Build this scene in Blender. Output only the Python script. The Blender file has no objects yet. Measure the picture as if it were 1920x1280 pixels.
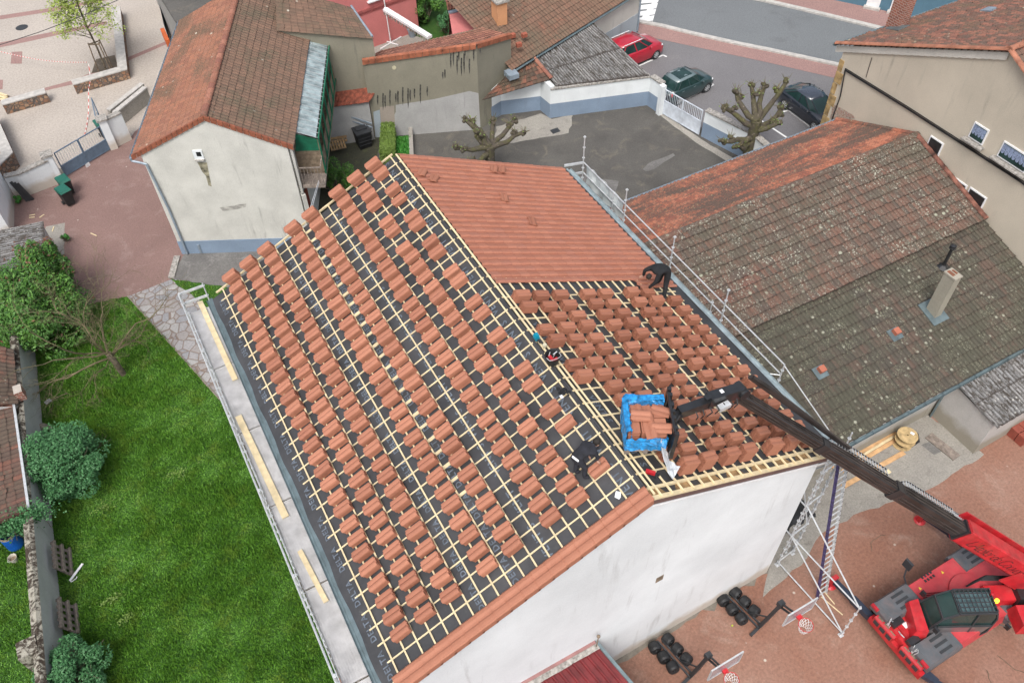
import bpy, bmesh, math, random
import numpy as np
from mathutils import Vector, Matrix
random.seed(7); rng=np.random.default_rng(7)
scene=bpy.context.scene; COL=scene.collection
rad=math.radians
# ---------------------------------------------------------------- camera
CO=Vector((-7.806,-7.722,28.754)); FPX=1584.14
PIT,ROL,YAW=rad(40.854),rad(-1.344),rad(-27.833)
RM=(Matrix.Rotation(YAW,3,'Z')@Matrix.Rotation(PIT,3,'X')@Matrix.Rotation(ROL,3,'Z'))
cd=bpy.data.cameras.new('camera'); cam=bpy.data.objects.new('camera',cd); COL.objects.link(cam)
cam.matrix_world=Matrix.Translation(CO)@RM.to_4x4()
cd.sensor_width=36; cd.lens=FPX*36/1920; cd.clip_start=.5; cd.clip_end=2000
scene.camera=cam
# ---------------------------------------------------------------- light
SUN_EL,SUN_AZ=rad(58),rad(230)      # azimuth measured from +X
w=bpy.data.worlds.new('World'); scene.world=w; w.use_nodes=True
nt=w.node_tree; sky=nt.nodes.new('ShaderNodeTexSky'); sky.sky_type='NISHITA'; sky.sun_disc=False
sky.sun_elevation=SUN_EL; sky.sun_rotation=rad(90)-SUN_AZ; sky.dust_density=5.0; sky.air_density=1.0; sky.ozone_density=0.6
hs=nt.nodes.new('ShaderNodeHueSaturation'); hs.inputs['Saturation'].default_value=.55
nt.links.new(sky.outputs[0],hs.inputs['Color']); nt.links.new(hs.outputs[0],nt.nodes['Background'].inputs[0])
nt.nodes['Background'].inputs[1].default_value=.14
sl=bpy.data.lights.new('sun','SUN'); sl.energy=1.1; sl.angle=rad(22); sl.color=(1,.985,.96)
so=bpy.data.objects.new('sun',sl); COL.objects.link(so)
sd=Vector((math.cos(SUN_EL)*math.cos(SUN_AZ),math.cos(SUN_EL)*math.sin(SUN_AZ),math.sin(SUN_EL)))
so.rotation_euler=sd.to_track_quat('Z','Y').to_euler(); so.location=(0,0,60)
scene.view_settings.view_transform='Standard'; scene.view_settings.look='None'; scene.view_settings.exposure=.60; scene.view_settings.gamma=1

# ---------------------------------------------------------------- survey helpers: a photo point at a known height -> place on the site
def ray(px,py): return RM@Vector((px-960,-(py-640),-FPX))
def G(px,py,z=0.):
    d=ray(px,py); return CO+d*((z-CO.z)/d.z)
def onplane(px,py,A,B):
    """point on the vertical plane through ground points A,B"""
    n=Vector((-(B.y-A.y),B.x-A.x,0)); d=ray(px,py); return CO+d*((A-CO).dot(n)/d.dot(n))
def above(bp,tp):
    """(ground point, height) of an upright edge"""
    g=G(*bp); d=ray(*tp); t=((g.x-CO.x)*d.x+(g.y-CO.y)*d.y)/(d.x*d.x+d.y*d.y); return g,(CO+d*t).z
def V(*a): return Vector(a)
def Zt(p,z): return Vector((p[0],p[1],z))

# ---------------------------------------------------------------- object helpers
WL={}   # world location of each object's origin
def tag(o,label=None,cat=None,group=None,kind=None):
    if label: o['label']=label
    if cat: o['category']=cat
    if group: o['group']=group
    if kind: o['kind']=kind
    return o
def thing(name,label,cat,loc,group=None):
    o=bpy.data.objects.new(name,None); COL.objects.link(o); o.empty_display_size=.2
    o.location=loc; WL[o.name]=Vector(loc); return tag(o,label,cat,group)
class MB:
    def __init__(s): s.v=[];s.f=[];s.uv=[];s.m=[];s.mi=0
    def add(s,vs,fs,uvs=None):
        b=len(s.v); s.v+= [tuple(p) for p in vs]
        for k,f in enumerate(fs):
            s.f.append(tuple(b+i for i in f)); s.m.append(s.mi)
            s.uv.append(uvs[k] if uvs else [(0,0)]*len(f))
        return s
    def quad(s,a,b,c,d): return s.add([a,b,c,d],[(0,1,2,3)])
    def poly(s,pts): return s.add(pts,[tuple(range(len(pts)))])
    def box(s,c,size,R=None):
        c=Vector(c); hx,hy,hz=size[0]/2,size[1]/2,size[2]/2
        vs=[Vector((x,y,z)) for x in(-hx,hx) for y in(-hy,hy) for z in(-hz,hz)]
        if R is not None: vs=[R@p for p in vs]
        return s.add([p+c for p in vs],[(0,1,3,2),(4,6,7,5),(0,4,5,1),(2,3,7,6),(0,2,6,4),(1,5,7,3)])
    def beam(s,p,q,w,h,up=(0,0,1)):
        """rectangular bar from p to q; w across, h along 'up'"""
        p=Vector(p);q=Vector(q);d=(q-p);L=d.length
        if L<1e-6: return s
        d/=L; u=Vector(up); sx=d.cross(u)
        if sx.length<1e-4: sx=d.cross(Vector((1,0,0)))
        sx.normalize(); u=sx.cross(d)
        R=Matrix((d,sx,u)).transposed(); return s.box((p+q)/2,(L,w,h),R)
    def tube(s,p,q,r,n=8,r2=None,cap=True):
        p=Vector(p);q=Vector(q);d=q-p
        if d.length<1e-6: return s
        d.normalize(); a=d.orthogonal().normalized(); b=d.cross(a); r2=r if r2 is None else r2
        vs=[]
        for c,rr in((p,r),(q,r2)):
            for i in range(n):
                t=2*math.pi*i/n; vs.append(c+a*(math.cos(t)*rr)+b*(math.sin(t)*rr))
        fs=[(i,(i+1)%n,n+(i+1)%n,n+i) for i in range(n)]
        if cap: fs+=[tuple(range(n-1,-1,-1)),tuple(range(n,2*n))]
        return s.add(vs,fs)
    def path(s,pts,r,n=6):
        for a,b in zip(pts[:-1],pts[1:]): s.tube(a,b,r,n)
        return s
    def lathe(s,c,prof,n=20,R=None):
        """prof: list (r,z)"""
        c=Vector(c); vs=[]
        for r,z in prof:
            for i in range(n):
                t=2*math.pi*i/n; p=Vector((r*math.cos(t),r*math.sin(t),z)); vs.append(c+(R@p if R is not None else p))
        fs=[]
        for j in range(len(prof)-1):
            for i in range(n): fs.append((j*n+i,j*n+(i+1)%n,(j+1)*n+(i+1)%n,(j+1)*n+i))
        return s.add(vs,fs)
    def ball(s,c,r,n=10,sc=(1,1,1),R=None):
        pr=[(math.cos(t)*1,math.sin(t)) for t in [(-.5+k/(n//2+1))*math.pi for k in range(n//2+2)]]
        c=Vector(c); vs=[];fs=[]
        for rr,z in pr:
            for i in range(n):
                t=2*math.pi*i/n; p=Vector((rr*math.cos(t)*sc[0],rr*math.sin(t)*sc[1],z*sc[2]))*r
                vs.append(c+(R@p if R is not None else p))
        for j in range(len(pr)-1):
            for i in range(n): fs.append((j*n+i,j*n+(i+1)%n,(j+1)*n+(i+1)%n,(j+1)*n+i))
        return s.add(vs,fs)
    def prism(s,pts,z0,z1):
        n=len(pts); vs=[Vector((p[0],p[1],z0)) for p in pts]+[Vector((p[0],p[1],z1)) for p in pts]
        return s.add(vs,[tuple(range(n-1,-1,-1)),tuple(range(n,2*n))]+[(i,(i+1)%n,n+(i+1)%n,n+i) for i in range(n)])
    def walls(s,pts,z0=0,closed=True):
        """pts: (x,y,ztop)"""
        n=len(pts)
        for i in range(n if closed else n-1):
            a=pts[i];b=pts[(i+1)%n]
            s.quad((a[0],a[1],z0),(b[0],b[1],z0),(b[0],b[1],b[2]),(a[0],a[1],a[2]))
        return s
    def slab(s,pts,t):
        """flat polygon pts thickened downwards by t"""
        pts=[Vector(p) for p in pts]; n=len(pts); nn=(pts[1]-pts[0]).cross(pts[2]-pts[0]).normalized()
        if nn.z<0: pts=pts[::-1]; nn=-nn
        lo=[p-nn*t for p in pts]
        return s.add(pts+lo,[tuple(range(n)),tuple(range(2*n-1,n-1,-1))]+[(i,n+i,n+(i+1)%n,(i+1)%n) for i in range(n)])
    def build(s,name,mats,parent=None,label=None,cat=None,group=None,kind=None,smooth=False,loc=None,uv=False):
        if not isinstance(mats,(list,tuple)): mats=[mats]
        A=np.array(s.v,dtype=float)
        if loc is not None: o0=Vector(loc)
        elif parent is not None: o0=WL[parent.name]
        else: o0=Vector(((A[:,0].min()+A[:,0].max())/2,(A[:,1].min()+A[:,1].max())/2,A[:,2].min()))
        A=A-np.array(o0)
        me=bpy.data.meshes.new(name); me.from_pydata(A.tolist(),[],s.f)
        if uv:
            l=me.uv_layers.new(name='UVMap'); flat=np.array([c for f in s.uv for u in f for c in u],dtype='f'); l.data.foreach_set('uv',flat)
        for m in mats: me.materials.append(m)
        if len(mats)>1: me.polygons.foreach_set('material_index',s.m)
        if smooth: me.polygons.foreach_set('use_smooth',[True]*len(s.f))
        me.update(); o=bpy.data.objects.new(name,me); COL.objects.link(o)
        if parent is not None:
            o.parent=parent; o.location=o0-WL[parent.name]
        else: o.location=o0
        WL[o.name]=o0
        return tag(o,label,cat,group,kind)
def struct(name,mb,m,**k): return mb.build(name,m,kind='structure',loc=(0,0,0),**k)
def copy_tree(o,loc,rotz=None,label=None,group=None):
    def rec(src,par):
        c=src.copy(); COL.objects.link(c); c.parent=par
        for ch in src.children: rec(ch,c)
        return c
    r=rec(o,None); r.location=loc
    if rotz is not None: r.rotation_euler[2]=rotz
    if label: r['label']=label
    if group: r['group']=group
    return r

# ---------------------------------------------------------------- materials
def nodes(name):
    m=bpy.data.materials.new(name); m.use_nodes=True; nt=m.node_tree
    return m,nt,nt.nodes['Principled BSDF']
def N(nt,t,**k):
    n=nt.nodes.new(t)
    for a,b in k.items():
        if a in n.inputs: n.inputs[a].default_value=b
        else: setattr(n,a,b)
    return n
def c4(c): return (c[0],c[1],c[2],1)
def sr(r,g,b):   # photo colour 0-255 -> linear
    f=lambda x:((x/255+.055)/1.055)**2.4 if x>10 else x/255/12.92
    return (f(r),f(g),f(b))
def mixc(nt,fac,a,b,bt='MIX'):
    n=nt.nodes.new('ShaderNodeMix'); n.data_type='RGBA'; n.blend_type=bt
    for i,x in((6,a),(7,b)):
        if hasattr(x,'is_linked') or hasattr(x,'links'): nt.links.new(x,n.inputs[i])
        else: n.inputs[i].default_value=c4(x)
    if hasattr(fac,'links'): nt.links.new(fac,n.inputs[0])
    else: n.inputs[0].default_value=fac
    return n.outputs[2]
def ramp(nt,src,lo,hi,a=0.,b=1.):
    n=nt.nodes.new('ShaderNodeMapRange'); n.inputs[1].default_value=lo; n.inputs[2].default_value=hi; n.inputs[3].default_value=a; n.inputs[4].default_value=b
    nt.links.new(src,n.inputs[0]); return n.outputs[0]
def coords(nt,kind='Object',scale=None,rot=None):
    tc=nt.nodes.new('ShaderNodeTexCoord'); s=tc.outputs[kind]
    if scale or rot:
        mp=nt.nodes.new('ShaderNodeMapping'); nt.links.new(s,mp.inputs[0])
        if scale: mp.inputs['Scale'].default_value=scale
        if rot: mp.inputs['Rotation'].default_value=rot
        s=mp.outputs[0]
    return s
def noise(nt,co,scale,detail=4,rough=.55,dist=0):
    n=nt.nodes.new('ShaderNodeTexNoise'); nt.links.new(co,n.inputs['Vector']); n.inputs['Scale'].default_value=scale
    n.inputs['Detail'].default_value=detail; n.inputs['Roughness'].default_value=rough; n.inputs['Distortion'].default_value=dist
    return n.outputs['Fac']
def voro(nt,co,scale,feat='F1',out='Distance'):
    n=nt.nodes.new('ShaderNodeTexVoronoi'); n.feature=feat; nt.links.new(co,n.inputs['Vector']); n.inputs['Scale'].default_value=scale
    return n.outputs[out]
def mth(nt,op,a,b=None):
    n=nt.nodes.new('ShaderNodeMath'); n.operation=op
    for i,x in enumerate((a,b)):
        if x is None: continue
        if hasattr(x,'links'): nt.links.new(x,n.inputs[i])
        else: n.inputs[i].default_value=x
    return n.outputs[0]
def bump(nt,bs,h,strength=.3,dist=.02):
    n=nt.nodes.new('ShaderNodeBump'); n.inputs['Strength'].default_value=strength; n.inputs['Distance'].default_value=dist
    nt.links.new(h,n.inputs['Height']); nt.links.new(n.outputs[0],bs.inputs['Normal'])
def plain(name,c,rough=.6,metal=0,var=.12,vs=3,bs=None,spec=None,coat=0):
    m,nt,b=nodes(name); co=coords(nt)
    f=noise(nt,co,vs,5); d=tuple(x*(1-var*2) for x in c); e=tuple(min(1,x*(1+var)) for x in c)
    nt.links.new(mixc(nt,ramp(nt,f,.3,.7),d,e),b.inputs['Base Color'])
    b.inputs['Roughness'].default_value=rough; b.inputs['Metallic'].default_value=metal
    if coat: b.inputs['Coat Weight'].default_value=coat
    if bs: bump(nt,b,noise(nt,co,bs[0],4),bs[1],bs[2] if len(bs)>2 else .01)
    return m
def grnd(name,c1,c2,c3=None,big=.35,fine=18,speck=None,rough=.92,crack=None):
    """ground: two tones in broad patches, fine grain, optional specks"""
    m,nt,b=nodes(name); co=coords(nt)
    col=mixc(nt,ramp(nt,noise(nt,co,big,6,.6,.4),.35,.65),c1,c2)
    if c3: col=mixc(nt,ramp(nt,noise(nt,co,big*2.7,8,.65,.8),.55,.72),col,c3)
    g=noise(nt,co,fine,6,.75); col=mixc(nt,.55,col,mixc(nt,ramp(nt,g,.3,.7),(.25,.25,.25),(.78,.78,.78)),'OVERLAY')
    if speck:
        v=voro(nt,co,speck[0]); k=ramp(nt,v,.10,.05); q=ramp(nt,noise(nt,co,speck[0]*.37,2),.52,.6); col=mixc(nt,mth(nt,'MULTIPLY',k,q),col,speck[1])
    if crack:
        v=voro(nt,co,crack[0],'DISTANCE_TO_EDGE'); col=mixc(nt,ramp(nt,v,.012,.004),col,crack[1])
    nt.links.new(col,b.inputs['Base Color']); b.inputs['Roughness'].default_value=rough
    bump(nt,b,g,.5,.02); return m
def plaster(name,c,stain=(.12,.11,.10),sa=.5,streak=1.,big=.5,rough=.9,base=None,spots=0):
    """render wall: broad patches, vertical run-off streaks, optional damp band near the ground"""
    m,nt,b=nodes(name); co=coords(nt); cs=coords(nt,scale=(2.2,2.2,.28))
    n1=noise(nt,co,big,6,.6); col=mixc(nt,ramp(nt,n1,.3,.72),tuple(x*.82 for x in c),tuple(min(1,x*1.08) for x in c))
    st=noise(nt,cs,1.3,6,.62,.3); k=mth(nt,'MULTIPLY',ramp(nt,st,.56,.80),ramp(nt,noise(nt,co,.45,4),.42,.62))
    col=mixc(nt,mth(nt,'MULTIPLY',k,sa*streak),col,stain)
    g=noise(nt,co,26,5,.7); col=mixc(nt,.22,col,mixc(nt,ramp(nt,g,.3,.7),(.2,.2,.2),(.8,.8,.8)),'OVERLAY')
    if base:
        sp=nt.nodes.new('ShaderNodeSeparateXYZ'); nt.links.new(co,sp.inputs[0])
        z=mth(nt,'ADD',sp.outputs[2],mth(nt,'MULTIPLY',noise(nt,co,1.6,5),-.9)); col=mixc(nt,ramp(nt,z,base[1]-.35,base[1]-.75,0,.6),col,base[0])
    nt.links.new(col,b.inputs['Base Color']); b.inputs['Roughness'].default_value=rough; bump(nt,b,g,.35,.012); return m
def tiles(name,cols,moss=None,lichen=None,patch=None,rough=.85,var=1.,new=False,muv=False,mst=None):
    """cols: tile tones; moss=(colour,amount,scale); lichen=(colour,scale,amount); patch=(colour,amount,scale); uses UV in tile units"""
    m,nt,b=nodes(name); uv=coords(nt,'UV'); co=coords(nt)
    fl=nt.nodes.new('ShaderNodeVectorMath'); fl.operation='FLOOR'; nt.links.new(uv,fl.inputs[0])
    wn=nt.nodes.new('ShaderNodeTexWhiteNoise'); wn.noise_dimensions='2D'; nt.links.new(fl.outputs[0],wn.inputs[0])
    cr=nt.nodes.new('ShaderNodeValToRGB'); nt.links.new(wn.outputs[0],cr.inputs[0]); cr.color_ramp.interpolation='CONSTANT'
    while len(cr.color_ramp.elements)<len(cols): cr.color_ramp.elements.new(.5)
    for i,c in enumerate(cols): cr.color_ramp.elements[i].position=i/len(cols); cr.color_ramp.elements[i].color=c4(c)
    col=cr.outputs[0]
    if patch: col=mixc(nt,ramp(nt,noise(nt,co,patch[2],6,.62,.5),.62-patch[1]*.3,.78-patch[1]*.3),col,patch[0])
    if moss:
        mn=noise(nt,(coords(nt,scale=mst) if mst else co) if not muv else coords(nt,'UV',scale=(1.05,2.2 ,1)),moss[2],7,.68,.3 if muv else .6); fine=noise(nt,co,14,4,.8)
        k=ramp(nt,mth(nt,'ADD',mn,mth(nt,'MULTIPLY',mth(nt,'SUBTRACT',fine,.5),.55)),.66-moss[1]*.42,.80-moss[1]*.42); col=mixc(nt,k,col,moss[0])
    if lichen:
        for (lc,ls,la) in lichen:
            v=voro(nt,co,ls,'F1'); q=noise(nt,co,ls*.16,3)
            thr=nt.nodes.new('ShaderNodeMapRange'); thr.inputs[1].default_value=.36*la+.06; thr.inputs[2].default_value=.30*la; nt.links.new(v,thr.inputs[0])
            col=mixc(nt,mth(nt,'MULTIPLY',mth(nt,'MULTIPLY',thr.outputs[0],ramp(nt,noise(nt,co,.55,4),.38,.6,.3,1)),ramp(nt,q,.44,.56)),col,lc)
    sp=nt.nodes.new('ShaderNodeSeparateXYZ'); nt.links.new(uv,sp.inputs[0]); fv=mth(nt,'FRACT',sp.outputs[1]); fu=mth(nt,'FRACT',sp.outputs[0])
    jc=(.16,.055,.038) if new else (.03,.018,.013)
    col=mixc(nt,ramp(nt,fv,.10,.03,0,.75 if not new else .25),col,jc)  # butt-edge shading painted into the colour of each course, along with joint dirt
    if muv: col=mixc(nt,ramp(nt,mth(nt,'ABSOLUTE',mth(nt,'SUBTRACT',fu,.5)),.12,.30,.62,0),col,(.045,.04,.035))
    if new: col=mixc(nt,ramp(nt,fu,.94,.985,0,.6),col,jc)
    g=noise(nt,co,20,4,.7); col=mixc(nt,.35 if not new else .18,col,mixc(nt,ramp(nt,g,.3,.7),(.22,.22,.22),(.78,.78,.78)),'OVERLAY')
    nt.links.new(col,b.inputs['Base Color']); b.inputs['Roughness'].default_value=rough; bump(nt,b,g,.25,.01); return m
M={}
M['terra']=None
def terracotta(name,base,spread=.17):
    m,nt,b=nodes(name); co=coords(nt); oi=nt.nodes.new('ShaderNodeObjectInfo')
    f=mth(nt,'ADD',mth(nt,'MULTIPLY',oi.outputs['Random'],.55),mth(nt,'MULTIPLY',noise(nt,co,2.3,3),.5))
    col=mixc(nt,ramp(nt,f,.2,.8),tuple(x*(1-spread) for x in base),(base[0]*(1+spread*.8),base[1]*(1+spread*1.3),base[2]*(1+spread*1.4)))
    g=noise(nt,co,30,4); col=mixc(nt,.15,col,mixc(nt,ramp(nt,g,.3,.7),(.3,.3,.3),(.75,.75,.75)),'OVERLAY')
    nt.links.new(col,b.inputs['Base Color']); b.inputs['Roughness'].default_value=.72; bump(nt,b,g,.15,.005); return m
TC=(.355,.138,.082)
M['terra']=terracotta('new_clay',TC)
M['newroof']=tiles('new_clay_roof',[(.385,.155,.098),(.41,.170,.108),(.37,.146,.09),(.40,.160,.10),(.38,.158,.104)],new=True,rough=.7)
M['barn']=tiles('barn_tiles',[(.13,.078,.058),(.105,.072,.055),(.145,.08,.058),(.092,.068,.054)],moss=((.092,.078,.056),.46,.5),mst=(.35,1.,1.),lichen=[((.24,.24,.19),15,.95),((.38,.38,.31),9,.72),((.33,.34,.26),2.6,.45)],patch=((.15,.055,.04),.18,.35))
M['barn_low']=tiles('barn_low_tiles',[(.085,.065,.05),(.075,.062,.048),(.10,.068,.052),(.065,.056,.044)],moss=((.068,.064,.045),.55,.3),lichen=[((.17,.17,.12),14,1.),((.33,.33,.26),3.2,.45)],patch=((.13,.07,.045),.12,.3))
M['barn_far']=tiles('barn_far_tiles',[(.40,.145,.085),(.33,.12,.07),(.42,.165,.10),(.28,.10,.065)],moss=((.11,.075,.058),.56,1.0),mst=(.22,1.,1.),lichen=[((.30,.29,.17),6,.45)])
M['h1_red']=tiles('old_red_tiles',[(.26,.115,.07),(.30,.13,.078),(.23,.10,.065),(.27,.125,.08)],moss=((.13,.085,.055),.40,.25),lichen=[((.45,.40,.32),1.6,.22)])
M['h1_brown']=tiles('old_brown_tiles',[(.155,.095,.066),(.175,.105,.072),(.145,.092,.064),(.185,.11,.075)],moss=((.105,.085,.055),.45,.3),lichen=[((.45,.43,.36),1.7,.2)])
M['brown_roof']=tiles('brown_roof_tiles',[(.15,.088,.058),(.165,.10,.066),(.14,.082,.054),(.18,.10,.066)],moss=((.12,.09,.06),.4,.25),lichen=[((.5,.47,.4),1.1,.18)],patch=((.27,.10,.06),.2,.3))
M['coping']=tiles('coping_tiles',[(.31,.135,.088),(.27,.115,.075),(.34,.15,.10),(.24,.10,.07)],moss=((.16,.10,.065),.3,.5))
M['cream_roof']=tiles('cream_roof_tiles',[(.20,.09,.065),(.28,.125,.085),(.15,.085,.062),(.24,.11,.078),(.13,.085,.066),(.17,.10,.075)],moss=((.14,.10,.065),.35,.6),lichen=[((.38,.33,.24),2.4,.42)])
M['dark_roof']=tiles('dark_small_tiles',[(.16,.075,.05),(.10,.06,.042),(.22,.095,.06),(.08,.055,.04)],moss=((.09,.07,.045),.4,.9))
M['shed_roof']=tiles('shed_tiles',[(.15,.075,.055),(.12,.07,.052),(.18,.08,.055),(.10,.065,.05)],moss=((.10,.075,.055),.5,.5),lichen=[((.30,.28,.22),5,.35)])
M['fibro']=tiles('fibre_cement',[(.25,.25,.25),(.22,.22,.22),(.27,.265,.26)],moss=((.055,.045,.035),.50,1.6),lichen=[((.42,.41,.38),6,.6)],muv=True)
M['plinth']=plaster('blue_grey_paint',sr(128,146,166),sa=.25)
M['white_wall']=plaster('white_render',(.735,.77,.785),stain=(.30,.30,.29),sa=.75,base=((.40,.31,.20),0.65),big=.3)
M['h1_wall']=plaster('old_cream_render',(.58,.575,.53),stain=(.10,.095,.085),sa=.95,big=.75)
M['grey_wall']=plaster('grey_render',(.25,.235,.18),stain=(.05,.05,.048),sa=.75)
M['grey_patch']=plaster('pale_cement',(.40,.40,.39),stain=(.16,.155,.15),sa=.7,big=.9)
M['cream_wall']=plaster('cream_render',(.53,.475,.385),stain=(.10,.095,.09),sa=.55,big=.3)
M['white_paint']=plaster('white_paint',(.74,.78,.79),stain=(.35,.35,.33),sa=.25)
M['pink']=plaster('pink_paint',(.62,.21,.20),stain=(.4,.13,.12),sa=.3)
M['house_white']=plaster('beige_render',(.55,.53,.48),stain=(.2,.2,.19),sa=.35)
M['barn_wall']=plaster('barn_render',(.47,.46,.44),stain=(.14,.13,.11),sa=.6,base=((.20,.17,.10),.8))
M['stone_cap']=plain('stone_cap',(.36,.34,.31),.9,var=.3,vs=9,bs=(20,.5))
M['concrete']=grnd('concrete',(.33,.31,.275),(.27,.255,.225),(.20,.185,.16),big=.5,fine=14)
M['slab']=grnd('slab',(.30,.285,.25),(.25,.235,.21),(.19,.175,.155),big=.8,fine=16)
M['apron']=grnd('apron',(.17,.165,.155),(.12,.115,.11),(.22,.21,.20),big=.6,fine=12)
M['plaza']=grnd('plaza_gravel',(.42,.375,.33),(.37,.33,.29),big=.2,fine=9)
M['redgravel']=grnd('red_gravel',(.225,.142,.125),(.195,.122,.108),(.27,.19,.17),big=.3,fine=14,speck=(2.0,(.5,.45,.4)))
M['yard']=grnd('red_yard',(.27,.155,.115),(.235,.115,.078),(.31,.20,.155),big=.28,fine=10,speck=(1.6,(.5,.45,.38)))
M['yard2']=grnd('red_yard_deep',(.27,.105,.06),(.22,.085,.05),(.33,.15,.10),big=.6,fine=10,speck=(2.6,(.5,.45,.38)))
M['asphalt_old']=grnd('old_asphalt',(.105,.10,.090),(.072,.068,.062),(.145,.13,.105),big=.35,fine=16)
M['asphalt']=grnd('parking_asphalt',(.17,.165,.17),(.155,.15,.155),(.18,.175,.175),big=.3,fine=14)
M['road']=grnd('road_asphalt',(.16,.172,.178),(.145,.155,.162),(.12,.125,.13),big=.16,fine=14)
M['pinkpath']=grnd('red_pavement',(.30,.185,.165),(.27,.165,.15),big=.5,fine=12)
M['kerb']=plain('kerb_concrete',(.48,.46,.43),.9,var=.12,vs=4)
M['soil']=grnd('soil',(.115,.09,.068),(.085,.07,.05),(.15,.125,.10),big=.8,fine=10)
M['dark_soil']=grnd('mossy_ground',(.055,.055,.035),(.04,.042,.03),(.07,.08,.035),big=.7,fine=9)
M['lawn']=grnd('lawn',(.030,.095,.009),(.025,.075,.007),(.05,.11,.012),big=.45,fine=8)
M['basegrd']=grnd('base_ground',(.20,.18,.15),(.16,.15,.13),big=.05,fine=3)
M['line']=plain('road_paint',(.78,.78,.76),.7,var=.05)
M['wood']=plain('new_pine',(.70,.58,.36),.7,var=.10,vs=5)
M['wood2']=plain('fresh_plank',(.62,.38,.19),.7,var=.15,vs=4)
M['oldwood']=plain('old_wood',(.23,.175,.12),.85,var=.25,vs=6,bs=(20,.4))
M['greywood']=plain('grey_weathered_wood',(.24,.20,.17),.9,var=.25,vs=8,bs=(20,.4))
M['galv']=plain('galvanised_steel',(.60,.62,.63),.45,metal=.35,var=.1,vs=8)
M['deck']=plain('scaffold_deck',(.56,.555,.555),.55,metal=.3,var=.12,vs=2.5,bs=(60,.8,.01))
M['zinc']=plain('zinc',(.17,.225,.24),.45,metal=.4,var=.15,vs=3)
M['zincblue']=plain('zinc_trim',(.30,.36,.42),.5,metal=.3,var=.1)
M['black']=plain('black_paint',(.02,.021,.023),.38,var=.2,vs=4,coat=.3)
M['boom']=plain('boom_steel',(.030,.025,.024),.34,var=.35,vs=1.6,coat=.4)
M['rubber']=plain('rubber',(.018,.019,.021),.6,var=.25)
M['red']=plain('red_paint',(.50,.018,.026),.42,var=.16,bs=(30,.08))
def dusty(m,amt=.35):
    nt=m.node_tree; b=nt.nodes['Principled BSDF']; l=b.inputs['Base Color'].links[0].from_socket; co=coords(nt)
    k=mth(nt,'MULTIPLY',ramp(nt,noise(nt,co,2.6,7,.7,.6),.45,.75),amt); nt.links.new(mixc(nt,k,l,(.30,.17,.14)),b.inputs['Base Color'])
dusty(M['red'],.22)
M['redlight']=plain('red_deck_paint',(.50,.05,.06),.5,var=.1)
M['greycover']=plain('grey_cover',(.095,.105,.115),.5,var=.1); dusty(M['greycover'],.25); dusty(M['redlight'],.2)
M['darkgrey']=plain('dark_grey_plastic',(.035,.038,.042),.55)
M['glass']=plain('tinted_glass',(.018,.045,.042),.08,var=.2,vs=1.5)
M['bluegrey']=plain('blue_grey_steel',(.035,.045,.07),.4,var=.15,metal=.2)
M['white']=plain('white_plastic',(.78,.79,.80),.4,var=.04)
M['bluefilm']=plain('blue_film',(.02,.27,.62),.28,var=.35,vs=7,coat=.5,bs=(9,.8,.04))
M['yellow']=plain('yellow',(.75,.55,.05),.5)
M['greenpaint']=plain('green_paint',(.01,.13,.07),.5,var=.2)
M['greenbin']=plain('green_lid',(.015,.12,.085),.45)
M['brick']=None
def brickm(name,c1,c2,mort,sc=6.):
    m,nt,b=nodes(name); co=coords(nt); t=nt.nodes.new('ShaderNodeTexBrick')
    mp=nt.nodes.new('ShaderNodeMapping'); sx=nt.nodes.new('ShaderNodeSeparateXYZ'); cx=nt.nodes.new('ShaderNodeCombineXYZ')
    nt.links.new(co,sx.inputs[0]); nt.links.new(mth(nt,'ADD',sx.outputs[0],sx.outputs[1]),cx.inputs[0]); nt.links.new(sx.outputs[2],cx.inputs[1]); nt.links.new(cx.outputs[0],t.inputs[0])
    t.inputs['Color1'].default_value=c4(c1);t.inputs['Color2'].default_value=c4(c2);t.inputs['Mortar'].default_value=c4(mort);t.inputs['Scale'].default_value=sc
    t.inputs['Mortar Size'].default_value=.02; nt.links.new(mixc(nt,.4,t.outputs[0],mixc(nt,noise(nt,co,9,4),(.25,.25,.25),(.75,.75,.75)),'OVERLAY'),b.inputs['Base Color']); b.inputs['Roughness'].default_value=.9
    bump(nt,b,t.outputs[1],.6,-.01); return m
M['brick']=brickm('brick',(.33,.12,.08),(.22,.085,.06),(.42,.38,.33),2.2)
def stonem(name,cols,mort,sc,kw=.05):
    m,nt,b=nodes(name); co=coords(nt); n=nt.nodes.new('ShaderNodeTexVoronoi'); n.inputs['Scale'].default_value=sc; nt.links.new(co,n.inputs['Vector'])
    cr=nt.nodes.new('ShaderNodeValToRGB'); sp=nt.nodes.new('ShaderNodeSeparateColor'); nt.links.new(n.outputs['Color'],sp.inputs[0]); nt.links.new(sp.outputs[0],cr.inputs[0])
    cr.color_ramp.interpolation='CONSTANT'
    while len(cr.color_ramp.elements)<len(cols): cr.color_ramp.elements.new(.5)
    for i,c in enumerate(cols): cr.color_ramp.elements[i].position=i/len(cols); cr.color_ramp.elements[i].color=c4(c)
    e=voro(nt,co,sc,'DISTANCE_TO_EDGE'); k=ramp(nt,e,kw*2,kw)
    col=mixc(nt,k,cr.outputs[0],mort); g=noise(nt,co,12,5); col=mixc(nt,.3,col,mixc(nt,ramp(nt,g,.3,.7),(.25,.25,.25),(.78,.78,.78)),'OVERLAY')
    nt.links.new(col,b.inputs['Base Color']); b.inputs['Roughness'].default_value=.9; bump(nt,b,ramp(nt,e,.0,.12),.7,.03); return m
M['rubble']=stonem('rubble_stone',[(.30,.17,.10),(.24,.13,.08),(.34,.22,.14),(.20,.14,.11),(.28,.20,.15)],(.10,.09,.08),4.5)
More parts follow.
